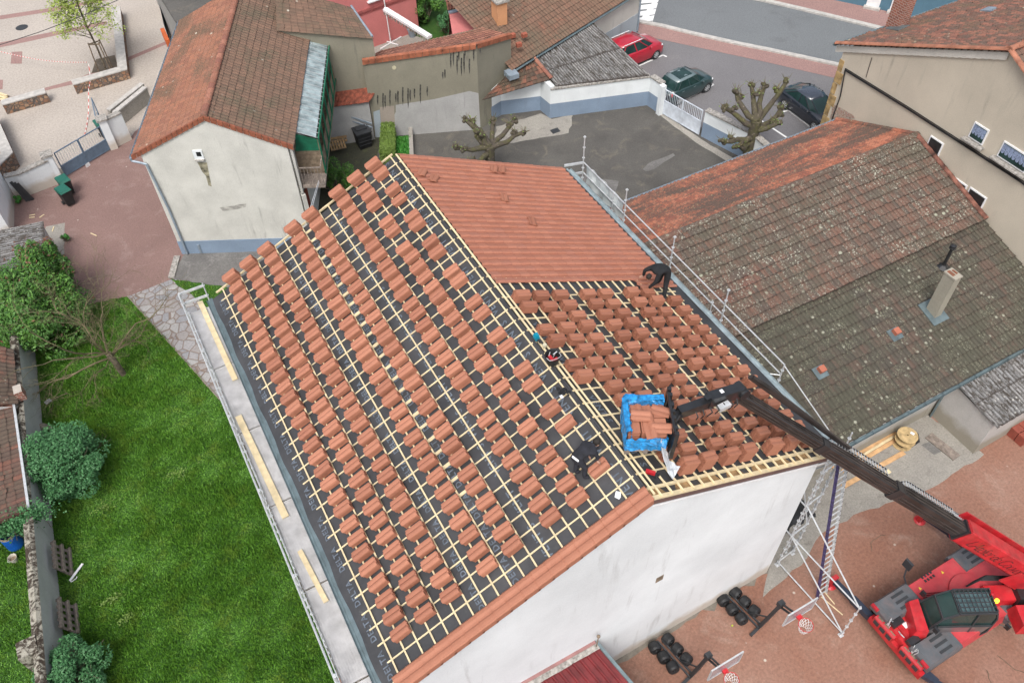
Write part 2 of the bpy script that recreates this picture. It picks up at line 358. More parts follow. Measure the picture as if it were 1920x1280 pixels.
M['crazy']=stonem('crazy_paving',[(.29,.28,.28),(.25,.25,.26),(.32,.31,.30),(.27,.25,.24)],(.19,.145,.12),2.1,.028)
M['quoin']=plain('quoin_stone',(.42,.29,.13),.9,var=.3,vs=3,bs=(14,.4))
def membrane():
    m,nt,b=nodes('roof_membrane'); co=coords(nt)
    c=mixc(nt,ramp(nt,noise(nt,co,.9,6,.6),.35,.7),(.030,.031,.034),(.058,.058,.062)); c=mixc(nt,ramp(nt,noise(nt,co,3.2,6,.7,1.),.62,.75),c,(.085,.085,.085))
    nt.links.new(c,b.inputs['Base Color']); b.inputs['Roughness'].default_value=.6; bump(nt,b,noise(nt,co,4,5,.6),.6,.03); return m
M['membrane']=membrane()
M['print']=plain('grey_print',(.125,.15,.185),.7,var=.25,vs=6)
def leafm(name,c1,c2,c3):
    m,nt,b=nodes(name); co=coords(nt); g=nt.nodes.new('ShaderNodeNewGeometry')
    cr=mixc(nt,g.outputs['Random Per Island'],c1,c2); cr=mixc(nt,ramp(nt,noise(nt,co,1.3,4),.5,.7),cr,c3)
    nt.links.new(cr,b.inputs['Base Color']); b.inputs['Roughness'].default_value=.6; b.inputs['Transmission Weight'].default_value=0
    return m
M['leaf_dark']=leafm('shrub_leaf',(.028,.11,.034),(.07,.21,.07),(.045,.155,.05))
M['leaf_mid']=leafm('bush_leaf',(.025,.09,.012),(.10,.24,.03),(.05,.15,.02))
M['leaf_red']=leafm('russet_leaf',(.10,.035,.018),(.16,.06,.03),(.06,.09,.02))
M['leaf_young']=leafm('young_leaf',(.22,.30,.04),(.32,.40,.08),(.26,.33,.05))
M['leaf_hedge']=leafm('hedge_leaf',(.10,.17,.03),(.20,.30,.06),(.13,.20,.04))
M['leaf_bright']=leafm('bright_leaf',(.03,.16,.02),(.06,.26,.03),(.05,.20,.02))
M['blade']=leafm('grass_blade',(.055,.165,.012),(.13,.30,.028),(.13,.235,.022))
M['bark']=plain('grey_bark',(.16,.13,.09),.9,var=.35,vs=5,bs=(12,.8,.03))
def mossbark():
    m,nt,b=nodes('mossy_bark'); co=coords(nt)
    c=mixc(nt,ramp(nt,noise(nt,co,2.2,6,.7,.5),.45,.68),(.082,.068,.052),(.10,.10,.032)); c=mixc(nt,ramp(nt,noise(nt,co,7,5),.6,.7),c,(.22,.19,.14))
    nt.links.new(c,b.inputs['Base Color']); b.inputs['Roughness'].default_value=.95; bump(nt,b,noise(nt,co,9,6,.7),1.,.05); return m
M['mossbark']=mossbark()
M['twig']=plain('twig_bark',(.155,.13,.07),.9,var=.3,vs=2)
M['cloth_dark']=plain('dark_cloth',(.018,.019,.026),.9,var=.25,vs=9)
M['cloth_black']=plain('black_cloth',(.012,.013,.015),.9,var=.2,vs=9)
M['skin']=plain('skin',(.42,.24,.17),.6,var=.06)
M['hair']=plain('dark_hair',(.02,.016,.013),.8)
# ================================================================ GROUND
ROUGH={'redgravel':.06,'lawn':.05,'soil':.07,'yard':.08,'yard2':.1,'slab':.035,'dark_soil':.08,'asphalt_old':.04,'apron':.03,'concrete':.02}
def sheet(name,m,pix,z,extra=None):
    mb=MB(); pts=[(G(*p) if len(p)==2 else Vector(p[:2]+(0,))) for p in pix]
    if m in ROUGH:
        rr=random.Random(len(name)*31+len(pix)); out=[]
        for a,b in zip(pts,pts[1:]+pts[:1]):
            L=(b-a).length; k=max(1,min(80,int(L/.35))); d=(b-a)/max(L,1e-6); n_=V(-d.y,d.x,0)
            for i in range(k): out.append(a.lerp(b,i/k)+(n_*rr.gauss(0,ROUGH[m]) if i else V(0,0,0)))
        pts=out
    mb.poly([Zt(p,z) for p in pts]); return struct(name,mb,M[m])
mb=MB(); mb.quad((-260,-200,-.004),(300,-200,-.004),(300,400,-.004),(-260,400,-.004)); struct('ground',mb,M['basegrd'])
sheet('plaza',    'plaza',[(-900,-350),(420,-350),(350,60),(300,200),(262,240),(250,262),(215,275),(107,318),(10,345),(-300,450),(-900,560)],.004)
sheet('plaza_band','pinkpath',[(-300,75),(118,12),(280,-20),(281,-16),(118,19),(-300,84)],.008)
sheet('plaza_band','pinkpath',[(-200,122),(60,68),(200,40),(200,46),(60,77),(-200,132)],.008)
sheet('plaza_band','pinkpath',[(-100,205),(0,188),(140,150),(330,70),(330,76),(140,158),(-100,213)],.008)
for q in ([(22,98),(42,97),(41,120),(20,120)],[(-8,150),(6,150),(5,168),(-8,168)]): sheet('paving_panel','pinkpath',q,.010)
sheet('drive',    'redgravel',[(106,330),(215,277),(262,240),(350,440),(345,478),(332,522),(240,560),(160,575),(60,570),(-200,560),(-200,440),(10,350)],.008)
sheet('side_slab','slab',[(86,425),(122,418),(122,560),(80,560)],.012)
sheet('lawn',     'lawn',[(240,556),(415,752),(436,800),(640,1290),(760,1700),(-600,1700),(-600,560),(160,572)],.012)
sheet('stone_path','crazy',[(240,556),(332,520),(470,640),(620,900),(560,900),(436,800),(415,752)],.016)
sheet('grass_patch','lawn',[(318,522),(470,545),(520,580),(470,650),(420,600)],.020)
sheet('side_path','apron',[(322,523),(346,476),(620,455),(640,560),(470,545)],.024)
sheet('border_strip','soil',[(425,775),(445,775),(560,960),(720,1280),(900,1700),(820,1700),(650,1300),(540,1040),(470,870)],.020)
sheet('alley',    'dark_soil',[(560,200),(715,190),(722,300),(770,420),(640,560),(560,420)],.010)
sheet('courtyard','asphalt_old',[(718,240),(905,215),(1232,185),(1330,250),(1450,330),(1300,620),(900,620),(700,330)],.012)
sheet('court_slab','slab',[(930,238),(1014,213),(1035,224),(1076,214),(1066,250),(1000,262),(925,272)],.016)
sheet('court_edge','concrete',[(1230,212),(1236,208),(1315,262),(1400,312),(1390,320),(1305,268)],.018)
sheet('parking',  'asphalt',[(1100,80),(1200,40),(1620,140),(1700,420),(1400,420),(1235,190),(1180,160)],.008)
sheet('road',     'road',[(1200,45),(1190,-10),(1260,-60),(1500,-30),(1900,80),(1900,200),(1578,128),(1440,98)],.012)
sheet('road_far', 'road',[(1190,-10),(1000,-300),(1200,-330),(1500,-30)],.011)
def strip_px(name,m,pts,w,z,h=0):
    """ribbon along ground pixels; h>0 = raised kerb"""
    g=[G(*p) for p in pts]; mb=MB(); L=[];R_=[]
    for i,p in enumerate(g):
        a=g[max(0,i-1)];b=g[min(len(g)-1,i+1)]; d=(b-a).normalized(); n=Vector((-d.y,d.x,0)); L.append(p+n*w/2);R_.append(p-n*w/2)
    for i in range(len(g)-1):
        t=z+h; mb.quad(Zt(R_[i],t),Zt(R_[i+1],t),Zt(L[i+1],t),Zt(L[i],t))
        if h:
            mb.quad(Zt(L[i],t),Zt(L[i+1],t),Zt(L[i+1],0),Zt(L[i],0)); mb.quad(Zt(R_[i+1],t),Zt(R_[i],t),Zt(R_[i],0),Zt(R_[i+1],0))
    return struct(name,mb,M[m])
sheet('court_repair','apron',[(1205,318),(1214,308),(1262,288),(1266,292),(1235,312),(1212,322)],.016)
sheet('court_repair','apron',[(1040,352),(1090,330),(1160,340),(1150,380),(1060,400)],.015)
strip_px('kerb','kerb',[(1197,42),(1240,50),(1300,65),(1380,83),(1440,95),(1500,108),(1578,125),(1700,160)],.32,.0,.12)
sheet('red_pavement','pinkpath',[(1196,44),(1240,51),(1300,66),(1440,96),(1578,127),(1650,150),(1640,170),(1578,150),(1440,118),(1300,88),(1235,74),(1196,62)],.018)
strip_px('kerb_far','kerb',[(1360,-12),(1430,2),(1500,18),(1570,35),(1640,52),(1760,85)],.35,.0,.12)
sheet('pavement_far','pinkpath',[(1365,-14),(1430,0),(1500,15),(1570,32),(1640,49),(1800,95),(1900,60),(1700,-20),(1400,-70)],.016)
# painted crossing: row of long triangles
mb=MB()
for k in range(7):
    y=-24+k*11.5; a=G(1196,y+9,0);b=G(1196,y+1,0);c_=G(1243-k*3.2,y-4,0); d_=G(1240-k*3.2,y+6,0)
    mb.poly([Zt(a,.017),Zt(b,.017),Zt(c_,.017),Zt(d_,.017)])
mb.poly([Zt(G(*p),.0165) for p in [(1241,-20),(1249,-24),(1212,40),(1200,38)]]); struct('crossing_marking',mb,M['line'])
for q in ([(1198,124),(1243,104)],[(1243,104),(1250,107)],[(1248,207),(1338,159)],[(1338,159),(1330,156)],[(1478,207),(1530,246)],[(1463,212),(1478,207)],[(1420,222),(1500,275)],[(1436,205),(1420,222)]):
    strip_px('parking_line','line',q,.12,.014)
sheet('yard',     'yard',[(300,1290),(1157,1244),(1440,1075),(1600,870),(1700,800),(1920,700),(2300,700),(2600,1900),(300,1900)],.008)
sheet('yard_slab','slab',[(1500,800),(1727,770),(1845,852),(1735,920),(1600,965),(1540,1000),(1502,1060),(1430,1120)],.016)
sheet('sunken_cover','apron',[(1727,834),(1742,828),(1766,846),(1751,853)],.020)
sheet('pink_garden','lawn',[(740,70),(760,-60),(960,-60),(880,60),(840,80)],.008)
sheet('pink_garden_bed','soil',[(790,0),(800,-40),(870,-40),(850,5)],.012)
sheet('terrace','concrete',[(690,100),(700,60),(745,55),(830,85),(860,120),(720,120)],.014)
# grass blades: one mass nobody could count
LAWN=[G(*p) for p in [(240,556),(415,752),(436,800),(545,1050),(640,1290),(700,1420),(140,1420),(120,1200),(97,960),(60,800),(20,690),(0,600),(160,572)]]
LAWN2=[G(*p) for p in [(320,524),(470,548),(500,580),(450,620)]]
LAWN3=[G(*p) for p in [(-60,1000),(52,960),(62,1100),(72,1330),(-60,1330)]]
def inside(x,y,P):
    c=np.zeros(x.shape,bool); n=len(P); j=n-1
    for i in range(n):
        xi,yi,xj,yj=P[i].x,P[i].y,P[j].x,P[j].y
        c^=((yi>y)!=(yj>y))&(x<(xj-xi)*(y-yi)/(yj-yi+1e-12)+xi); j=i
    return c
def blades(name,P,n,label,hmin=.04,hmax=.11):
    xs=[p.x for p in P];ys=[p.y for p in P]; x=rng.uniform(min(xs),max(xs),n*2); y=rng.uniform(min(ys),max(ys),n*2)
    k=inside(x,y,P); x=x[k][:n];y=y[k][:n]; n=len(x)
    pat=sum(np.sin((x*math.cos(t_)+y*math.sin(t_))*f_+t_*9) for t_,f_ in ((.3,1.1),(1.4,1.9),(2.3,.8),(.9,3.1),(2.8,4.3),(1.9,6.1)))*.6+rng.normal(0,.5,n); h=(hmin+(hmax-hmin)*np.clip((pat+2)/4,0,1))*rng.uniform(.6,1.4,n)
    a=rng.uniform(0,2*np.pi,n); wd=rng.uniform(.012,.03,n); ln=rng.normal(0,.035,(n,2))
    v=np.zeros((n,3,3)); v[:,0]=np.stack([x-np.cos(a)*wd,y-np.sin(a)*wd,np.full(n,.012)],1); v[:,1]=np.stack([x+np.cos(a)*wd,y+np.sin(a)*wd,np.full(n,.012)],1)
    v[:,2]=np.stack([x+ln[:,0]+np.cos(a+1.57)*.02,y+ln[:,1]+np.sin(a+1.57)*.02,h],1)
    me=bpy.data.meshes.new(name); me.vertices.add(3*n); me.vertices.foreach_set('co',v.reshape(-1)); me.loops.add(3*n); me.loops.foreach_set('vertex_index',np.arange(3*n,dtype='i'))
    me.polygons.add(n); me.polygons.foreach_set('loop_start',np.arange(0,3*n,3,dtype='i')); me.update(); me.validate(); me.materials.append(M['blade'])
    o=bpy.data.objects.new(name,me); COL.objects.link(o); WL[o.name]=Vector((0,0,0)); return tag(o,label,'grass',kind='stuff')
blades('grass',LAWN,190000,'long green grass of the walled garden lawn',.05,.16)
blades('grass',LAWN2,5000,'small grass patch beside the scaffold foot')
blades('grass',LAWN3,12000,'rough grass beyond the garden wall at lower left',.05,.14)

# ================================================================ TILE SHEETS
PW=[(0,0),(.05,.55),(.15,.95),(.30,1.),(.46,.75),(.62,.35),(.78,.1),(.93,.0),(.97,-.5),(1,-.5)]      # one broad roll per tile
PO=[(0,0),(.15,.55),(.35,1.),(.55,.75),(.7,.25),(.85,.0),(1,0)]                            # old interlocking tile
PC=[(i/8,.5+.5*math.cos(2*math.pi*i/8)) for i in range(9)]                                # corrugated
def tsheet(mb,A,B,C,D,tw,tl,prof,amp,step=.03,jit=.0,crooked=0.):
    """A,B along the eave, C above B, D above A. tile width tw, exposed length tl"""
    A,B,C,D=map(Vector,(A,B,C,D)); nu=max(1,round(((B-A).length+(C-D).length)/2/tw)); nv=max(1,round(((D-A).length+(C-B).length)/2/tl))
    nn=(B-A).cross(D-A).normalized(); 
    if nn.z<0: nn=-nn
    us=[(i+p)/nu for i in range(nu) for p,_ in prof[:-1]]+[1.]; hs=[h*amp for i in range(nu) for _,h in prof[:-1]]+[prof[-1][1]*amp]; m=len(prof)-1; W=len(us)
    for j in range(nv):
        t0=j/nv;t1=min(1,(j+1.06)/nv); rows=[]
        jt=[random.gauss(0,jit) for _ in range(nu+1)]; wob=random.gauss(0,crooked)
        for (t,add) in ((t0,-step*1.2),(t0,0),(t1,-step*.9)):
            row=[]
            for i,u in enumerate(us):
                p=(A*(1-u)+B*u)*(1-t)+(D*(1-u)+C*u)*t; k=min(nu-1,i//m)
                hh=hs[i]+step+add+ (jt[k] if t==t0 else jt[k]*.3)+wob
                q=p+nn*(hh if add>-step*1.1 else -.01)
                if t==t0 and jit: q=q+(A-D).normalized()*(jt[k]*1.5)
                row.append(q)
            rows.append(row)
        vs=rows[0]+rows[1]+rows[2]; fs=[];uv=[]
        for r in (0,1):
            for i in range(W-1):
                fs.append((r*W+i,r*W+i+1,(r+1)*W+i+1,(r+1)*W+i)); u0=us[i]*nu+1e-3;u1=us[i+1]*nu-1e-3
                vv0=j+.02 if r else j+.01; vv1=j+.95 if r else j+.02
                uv.append([(u0,vv0),(u1,vv0),(u1,vv1),(u0,vv1)])
        mb.add(vs,fs,uv)
    return mb
def caps(mb,p,q,r,seg=.4,n=7,lift=.02):
    """row of half-round ridge tiles"""
    p=Vector(p);q=Vector(q);L=(q-p).length;d=(q-p)/L;k=max(1,round(L/seg)); s=d.cross(Vector((0,0,1))).normalized(); u=s.cross(d)
    for i in range(k):
        a=p+d*(L*i/k);b=p+d*(L*(i+1)/k+.03); ra=r*1.06;rb=r*.94; vs=[]
        for c,rr in((a,ra),(b,rb)):
            for j in range(n+1):
                t=math.pi*j/n; vs.append(c+s*(math.cos(t)*rr)+u*(math.sin(t)*rr*.8+lift))
        mb.add(vs,[(j,j+1,n+2+j,n+1+j) for j in range(n)]+[tuple(range(n+1))],[[(i+.5,.5)]*4]*n+[[(i+.5,.5)]*(n+1)])
    return mb
def gutter(mb,p,q,r=.075,n=6):
    p=Vector(p);q=Vector(q);d=(q-p).normalized();s=d.cross(Vector((0,0,1))).normalized();u=Vector((0,0,1));vs=[]
    for c in(p,q):
        for rr in (r,r*.9):
            for j in range(n+1):
                t=math.pi+math.pi*j/n; vs.append(c+s*(math.cos(t)*rr)+u*(math.sin(t)*rr))
    K=n+1; fs=[(j,j+1,2*K+j+1,2*K+j) for j in range(n)]+[(K+j+1,K+j,3*K+j,3*K+j+1) for j in range(n)]+[(0,K,3*K,2*K),(n,K+n,3*K+n,2*K+n)]
    return mb.add(vs,fs)

# ================================================================ MAIN BUILDING (roof under repair)
U=1.2; ZR=10.8; SL=.4543; SR=.4728; LY=15.63; XL=-7.06; XRt=6.87
def rz(x): return ZR+SL*x if x<0 else ZR-SR*x      # plane of the batten tops
def RP(x,y,h=0):                                    # point on the roof, h above batten tops (square to slope)
    s=SL if x<0 else -SR; k=1/math.sqrt(1+s*s); return Vector((x-s*k*h,y,rz(x)+k*h))
house=thing('house','large white house with its roof stripped to battens and half re-tiled','house',(0,7.8,0))
YN=.04; YF=15.55
mb=MB(); tl=rz(XL+.5)-.22; tr=rz(6.5)-.20
mb.walls([(-6.55,YN,tl),(0,YN,ZR-.30),(6.5,YN,tr),(6.5,YF,tr),(0,YF,ZR-.30),(-6.55,YF,tl)],0)
mb.build('wall',M['white_wall'],house)
mb=MB(); mb.poly([(-1.92,YN-.004,5.05),(-1.74,YN-.004,5.22),(-1.60,YN-.004,5.62),(-1.76,YN-.004,5.48)])
mb=MB(); mb.box((1.05,YN-.003,5.15),(.26,.02,.30)); mb.build('wall_vent',M['oldwood'],house)
# membrane
mb=MB()
for side in(-1,1):
    xe=-7.48 if side<0 else 7.22; nx,ny=26,44
    for i in range(nx):
        for j in range(ny):
            q=[]
            for (a,b) in((i,j),(i+1,j),(i+1,j+1),(i,j+1)):
                x=xe*a/nx; y=YN+.02+(LY-.1-YN)*b/ny; sag=-.055-.012*math.sin(y*7.57*2)-.01*math.sin(a*1.9)
                q.append(RP(x if x else side*1e-4,y,sag))
            mb.add(q,[(0,1,2,3) if side>0 else (0,3,2,1)])
mem=mb.build('roof_membrane',M['membrane'],house,smooth=True)
# printed words on the membrane
def words(txt,x,y0,y1,size,side,pitch):
    cu=bpy.data.curves.new('t','FONT'); cu.body=txt; cu.size=size; cu.offset=.006; cu.align_y='CENTER'; cu.resolution_u=2; cu.space_character=1.15
    to=bpy.data.objects.new('t',cu); COL.objects.link(to); dg=bpy.context.evaluated_depsgraph_get(); me=bpy.data.meshes.new_from_object(to.evaluated_get(dg))
    vs=[v.co.copy() for v in me.vertices]; fs=[tuple(p.vertices) for p in me.polygons]; bpy.data.objects.remove(to); bpy.data.meshes.remove(me)
    y=y0
    while y<y1:
        for_=[]; mb=MB()
        for c in vs:
            if side<0: for_.append(RP(x-c.y*.9,min(y+c.x,LY-.15),-.028))
            else: for_.append(RP(x+c.y*.9,max(.2,LY-y-c.x),-.028))
        mb.add(for_,fs); mb.build('printed_word',M['print'],mem); y+=pitch*random.uniform(.97,1.04)
for x,t,s,side,p in ((-7.16,'DELTA',.24,-1,1.1),(-4.55,'DELTA',.23,-1,1.05),(-3.58,'DELTA',.25,-1,1.05),(-2.62,'VENT S',.30,-1,1.35),(-.36,'VENT S',.30,-1,1.4),
    (.45,'VENT S',.28,1,1.5),(2.38,'DELTA',.26,1,1.2),(4.10,'DELTA',.26,1,1.2)):
    words(t,x,.3 if side<0 else 7.6,LY-.9 if side<0 else LY-1.0,s,side,p)
# battens along the building, counter battens up the slope
bx=[-6.96+.36*k for k in range(20)]
for x in bx:
    mb=MB(); y=YN+.12 if x<-.3 else YN+.1
    mb.beam(RP(x,y,-.013),RP(x,LY+random.uniform(-.04,.03),-.013),.043,.027,(0,0,1)); mb.build('batten',M['wood'],house)
for k in range(19):
    x=.28+.3525*k; y1=8.28 if k<16 else 7.86
    mb=MB(); mb.beam(RP(x,YN-.02,-.013),RP(x,y1+.3,-.013),.05,.027); mb.build('batten',M['wood'],house)
mb=MB(); mb.beam(RP(.11,YN,.0),RP(.11,LY,.0),.055,.03); mb.build('ridge_batten',M['wood'],house)
mb=MB(); mb.box((0,LY/2,ZR-.13),(.06,LY-.1,.08)); mb.build('ridge_board',M['oldwood'],house)
cy=[15.18-.498*k for k in range(31)]
for y in cy:
    mb=MB(); mb.beam(RP(-7.14+random.uniform(-.05,.05),y+random.uniform(-.015,.015),-.04),RP(-.06,y+random.uniform(-.015,.015),-.04),.038,.028); mb.build('counter_batten',M['wood'],house)
    if y>3.2: mb=MB(); mb.beam(RP(-3.75,y+.03,-.032),RP(-3.38,y+.03,-.032),.09,.03); mb.build('packing_piece',M['wood'],house)
for k,y in enumerate(cy):
    mb=MB(); mb.beam(RP(6.85 if y<7.9 else .2,y,-.04),RP(.06,y,-.04),.045,.028); mb.build('counter_batten',M['wood'],house)
# far verge board, near verge carpentry
mb=MB(); mb.beam(RP(-7.2,LY+.03,-.02),RP(-.02,LY+.03,-.02),.05,.06); mb.build('verge_board',M['wood'],house)
mb=MB(); mb.beam(RP(.05,YN+.21,-.01),RP(6.75,YN+.21,-.01),.07,.05); mb.beam(RP(.05,YN-.06,-.05),RP(6.72,YN-.06,-.05),.11,.05); 
for k in range(19): mb.beam(RP(.28+.3525*k,YN-.10,.0),RP(.28+.3525*k,YN+.30,.0),.045,.03)
mb.build('verge_board',M['wood'],house)
mb=MB(); mb.quad(RP(.05,YN-.09,-.06),RP(6.72,YN-.09,-.06),RP(6.72,YN+.2,-.06),RP(.05,YN+.2,-.06)); mb.build('verge_underboard',plain('verge_ply',(.30,.19,.09),.85,var=.3,vs=3),house)
mb=MB(); mb.quad(RP(.0,YN-.10,-.08),RP(6.72,YN-.10,-.08),RP(6.72,YN-.10,-.08)+V(0,0,-.22),RP(0,YN-.10,-.08)+V(0,0,-.22)); mb.quad(RP(0,YN-.10,-.08)+V(0,0,-.22),RP(6.72,YN-.10,-.08)+V(0,0,-.22),RP(6.72,YN+.02,-.08)+V(0,0,-.22),RP(0,YN+.02,-.08)+V(0,0,-.22)); mb.build('fascia',plain('brown_fascia',(.13,.075,.065),.8),house)
mb=MB(); mb.beam(RP(.02,YN-.13,-.08)+V(0,0,-.245),RP(6.7,YN-.13,-.08)+V(0,0,-.245),.03,.03); mb.build('drip_edge',M['white'],house)
# verge tiles along the near left slope
mb=MB(); n=18; 
for k in range(n):
    x0=XL-.06+k*(-XL)/n; x1=x0+(-XL)/n+.05; dz=.03
    a0,a1=RP(x0,0,.055),RP(min(x1,-.01),0,.03)
    prof=[(.34,-.02),(.30,.028),(.22,.045),(.15,.012),(.10,.012),(.05,.045),(-.02,.055),(-.09,.048),(-.12,.02),(-.125,-.10),(-.125,-.20)]
    for (y0,h0),(y1,h1) in zip(prof[:-1],prof[1:]):
        mb.quad(a0+V(0,y0,h0),a0+V(0,y1,h1),a1+V(0,y1,h1),a1+V(0,y0,h0))
        mb.quad(a0+V(0,y0,h0),a0+V(0,y1,h1),a0+V(0,y1,h1-.03),a0+V(0,y0,h0-.03))
mb.build('verge_tiles',M['terra'],house)
# new tiling on the far half of the right slope
mb=MB(); tsheet(mb,RP(7.03,8.33,-.01),RP(7.03,15.72,-.01),RP(.17,15.72,-.01),RP(.17,8.33,-.01),.293,.385,PW,.050,.020,.0015)
mb.build('new_tiling',M['newroof'],house,uv=True)
mb=MB(); tsheet(mb,RP(7.03,7.90,-.01),RP(7.03,8.33,-.01),RP(5.4,8.33,-.01),RP(5.4,7.90,-.01),.25,.385,PW,.050,.020,.002); mb.build('new_tiling',M['newroof'],house,uv=True)
# eaves: gutters
mb=MB(); gutter(mb,(-7.55,-.1,rz(-7.45)-.05),(-7.55,LY,rz(-7.45)-.05),.06); mb.beam((-7.44,.1,rz(-7.4)-.06),(-7.44,LY,rz(-7.4)-.06),.10,.012); mb.build('gutter',M['zinc'],house,smooth=False)
mb=MB(); gutter(mb,(7.34,.0,rz(7.25)-.03),(7.34,LY,rz(7.25)-.03),.075); mb.beam((7.22,.1,rz(7.18)-.03),(7.22,LY,rz(7.18)-.03),.07,.012); mb.build('gutter',plain('pale_zinc',(.33,.40,.42),.45,metal=.3,var=.2),house)
mb=MB(); mb.box((-7.0,LY/2,rz(-7)-.28),(.9,LY-.2,.03)); mb.box((6.95,LY/2,rz(6.9)-.28),(.75,LY-.2,.03)); mb.build('soffit',M['oldwood'],house)

# loose tiles and stacks -----------------------------------------------------------------
def tileslab(mb,x0,x1,w,z,th=.014,jx=0,jy=0):
    """one roof tile lying in the xy plane: length along x, wave across y"""
    pr=[(-.5,-.012),(-.47,.012),(-.38,.036),(-.24,.046),(-.10,.040),(.0,.020),(.08,.004),(.12,.012),(.24,.018),(.38,.016),(.47,.010),(.5,-.008)]
    vs=[]
    for x in (x0,x1):
        for a,h in pr: vs.append((x+jx,a*w+jy,z+h))
    for x in (x0,x1):
        for a,h in pr: vs.append((x+jx,a*w+jy,z+h-th))
    n=len(pr); fs=[(i,i+1,n+i+1,n+i) for i in range(n-1)]+[(2*n+i+1,2*n+i,3*n+i,3*n+i+1) for i in range(n-1)]
    fs+=[(i+1,i,2*n+i,2*n+i+1) for i in range(n-1)]+[(n+i,n+i+1,3*n+i+1,3*n+i) for i in range(n-1)]
    fs+=[(0,n,3*n,2*n),(n-1,3*n-1,4*n-1,2*n-1)]
    mb.add(vs,fs)
def stackmesh(n,seed,w=.295,Lx=.50,pitch=.036):
    r=random.Random(seed); mb=MB(); sw=r.uniform(-.012,.012)
    for k in range(n):
        jx=r.uniform(-.010,.010)+sw*k/n*2; jy=r.uniform(-.008,.008)
        tileslab(mb,-Lx/2,Lx/2,w,k*pitch,.014,jx,jy)
        if k==n-1:
            tileslab(mb,-Lx/2-.03,-Lx/2+.012,w*.72,k*pitch-.008,.012,jx,jy-.02); tileslab(mb,Lx/2-.01,Lx/2+.022,w*.5,k*pitch-.006,.012,jx,jy+.03)
    me=bpy.data.meshes.new('tile_stack'); me.from_pydata(mb.v,[],mb.f); me.materials.append(M['terra']); me.update(); return me
SM={n:[stackmesh(n,n*10+i) for i in range(3)] for n in (1,4,5,6,7,8,9,10,12)}
ORD=['first','second','third','fourth','fifth','sixth','seventh','eighth','ninth','tenth','eleventh','twelfth','thirteenth','fourteenth','fifteenth','sixteenth','seventeenth','eighteenth','nineteenth','twentieth','twenty-first','twenty-second','twenty-third','twenty-fourth','twenty-fifth','twenty-sixth','twenty-seventh','twenty-eighth','twenty-ninth','thirtieth','thirty-first','thirty-second','thirty-third']
STK=[]
rowsL=[(-6.44,'row nearest left eave'),(-5.73,'second row above left eave'),(-5.01,'third row above left eave'),(-3.94,'fourth row above left eave'),(-3.21,'fifth row above left eave'),(-2.13,'sixth row above left eave'),(-1.37,'seventh row above left eave'),(-.67,'left slope row beside ridge')]
for ri,(x,rn) in enumerate(rowsL):
    y=15.60; k=0; slots=[]
    while y>.9:
        slots.append(y); y-=.497 if k else .57; k+=1
    for k,y in enumerate(slots):
        yy=y+(.012 if k%2 else -.012)+random.uniform(-.012,.012)
        if ri==7:
            if k%3==2 : continue
            if yy<3.4 and not (.8<yy<1.25): continue
        if ri==6 and k in (4,7): continue
        if ri==7 or ri==6:
            pass
        n=10 if k==0 else random.choice((5,6,6,7,7))
        if yy<.8: continue
        STK.append((x+random.uniform(-.015,.015),yy,n,rn,'left'))
for x,y in ((-.60,2.95),(-.58,1.40)): STK.append((x,y,6,rowsL[7][1],'left'))
rowsR=[(.52,'right slope row beside ridge'),(1.20,'second right-slope row below ridge'),(1.90,'third right-slope row below ridge'),(2.91,'fourth right-slope row below ridge'),(3.60,'fifth right-slope row below ridge'),(4.66,'third row from right eave'),(5.36,'second row from right eave'),(6.15,'row nearest right eave')]
for ri,(x,rn) in enumerate(rowsR):
    for k in range(15):
        y=7.54-.4997*k+(.01 if k%2 else -.01)
        if ri==0 and (k%3==2 or 8<=k<=13 ): continue
        if ri==1 and 10<=k<=12: continue
        if ri==7 and k==0: continue
        n=12 if k==14 else (9 if k==13 and ri>3 else random.choice((6,7,7,8)))
        xx=x+random.uniform(-.015,.015)+(.2 if k==14 and ri<3 else 0)
        if ri==7 and k==14: n=6
        STK.append((xx,y,n,rn,'right'))
def dist(t): return (RP(t[0],t[1])-CO).length
STK.sort(key=dist); cnt={}
near=STK[:300]; far=STK[300:]
near.sort(key=lambda t:(t[3],t[1]))
def smat(x,y,h=.008,yaw=0):
    s=SL if x<0 else -SR; ang=-math.atan(s)
    return Matrix.Translation(RP(x,y,h))@Matrix.Rotation(ang,4,'Y')@Matrix.Rotation(yaw,4,'Z')@(Matrix.Rotation(math.pi,4,'Z') if x>0 else Matrix.Identity(4))
for t in near:
    x,y,n,rn,side=t; i=cnt.get(rn,0); cnt[rn]=i+1
    o=bpy.data.objects.new('tile_stack',random.choice(SM[n])); COL.objects.link(o); o.matrix_world=smat(x,y,yaw=random.uniform(-.04,.04))
    hh={4:'low',5:'low',6:'low',7:'medium',8:'medium',9:'taller',10:'taller',12:'tall'}[n]
    tag(o,'%s clay tile stack, %s from near gable, %s'%(hh,ORD[i],rn),'tile stack','stacks of new clay tiles laid out on the roof battens')
mb=MB()
for t in far:
    x,y,n,rn,side=t; me=SM[n][0]; mw=smat(x,y); mb.add([mw@v.co for v in me.vertices],[tuple(p.vertices) for p in me.polygons])
if far: mb.build('tile_stacks',M['terra'],None,'farthest stacks of new clay tiles near the far end of the roof','tile stacks',kind='stuff')
def loosetile(px,py,yaw,label,h=.10):
    d=ray(px,py); s=-SR; t=(ZR+h+s*CO.x-CO.z)/(d.z-s*d.x); p=CO+d*t
    o=bpy.data.objects.new('loose_tile',SM1); COL.objects.link(o); o.matrix_world=Matrix.Translation(RP(p.x,p.y,.075))@Matrix.Rotation(math.atan(SR),4,'Y')@Matrix.Rotation(yaw,4,'Z')
    tag(o,label,'roof tile','loose tiles left lying on the new tiling')
SM1=stackmesh(1,3)
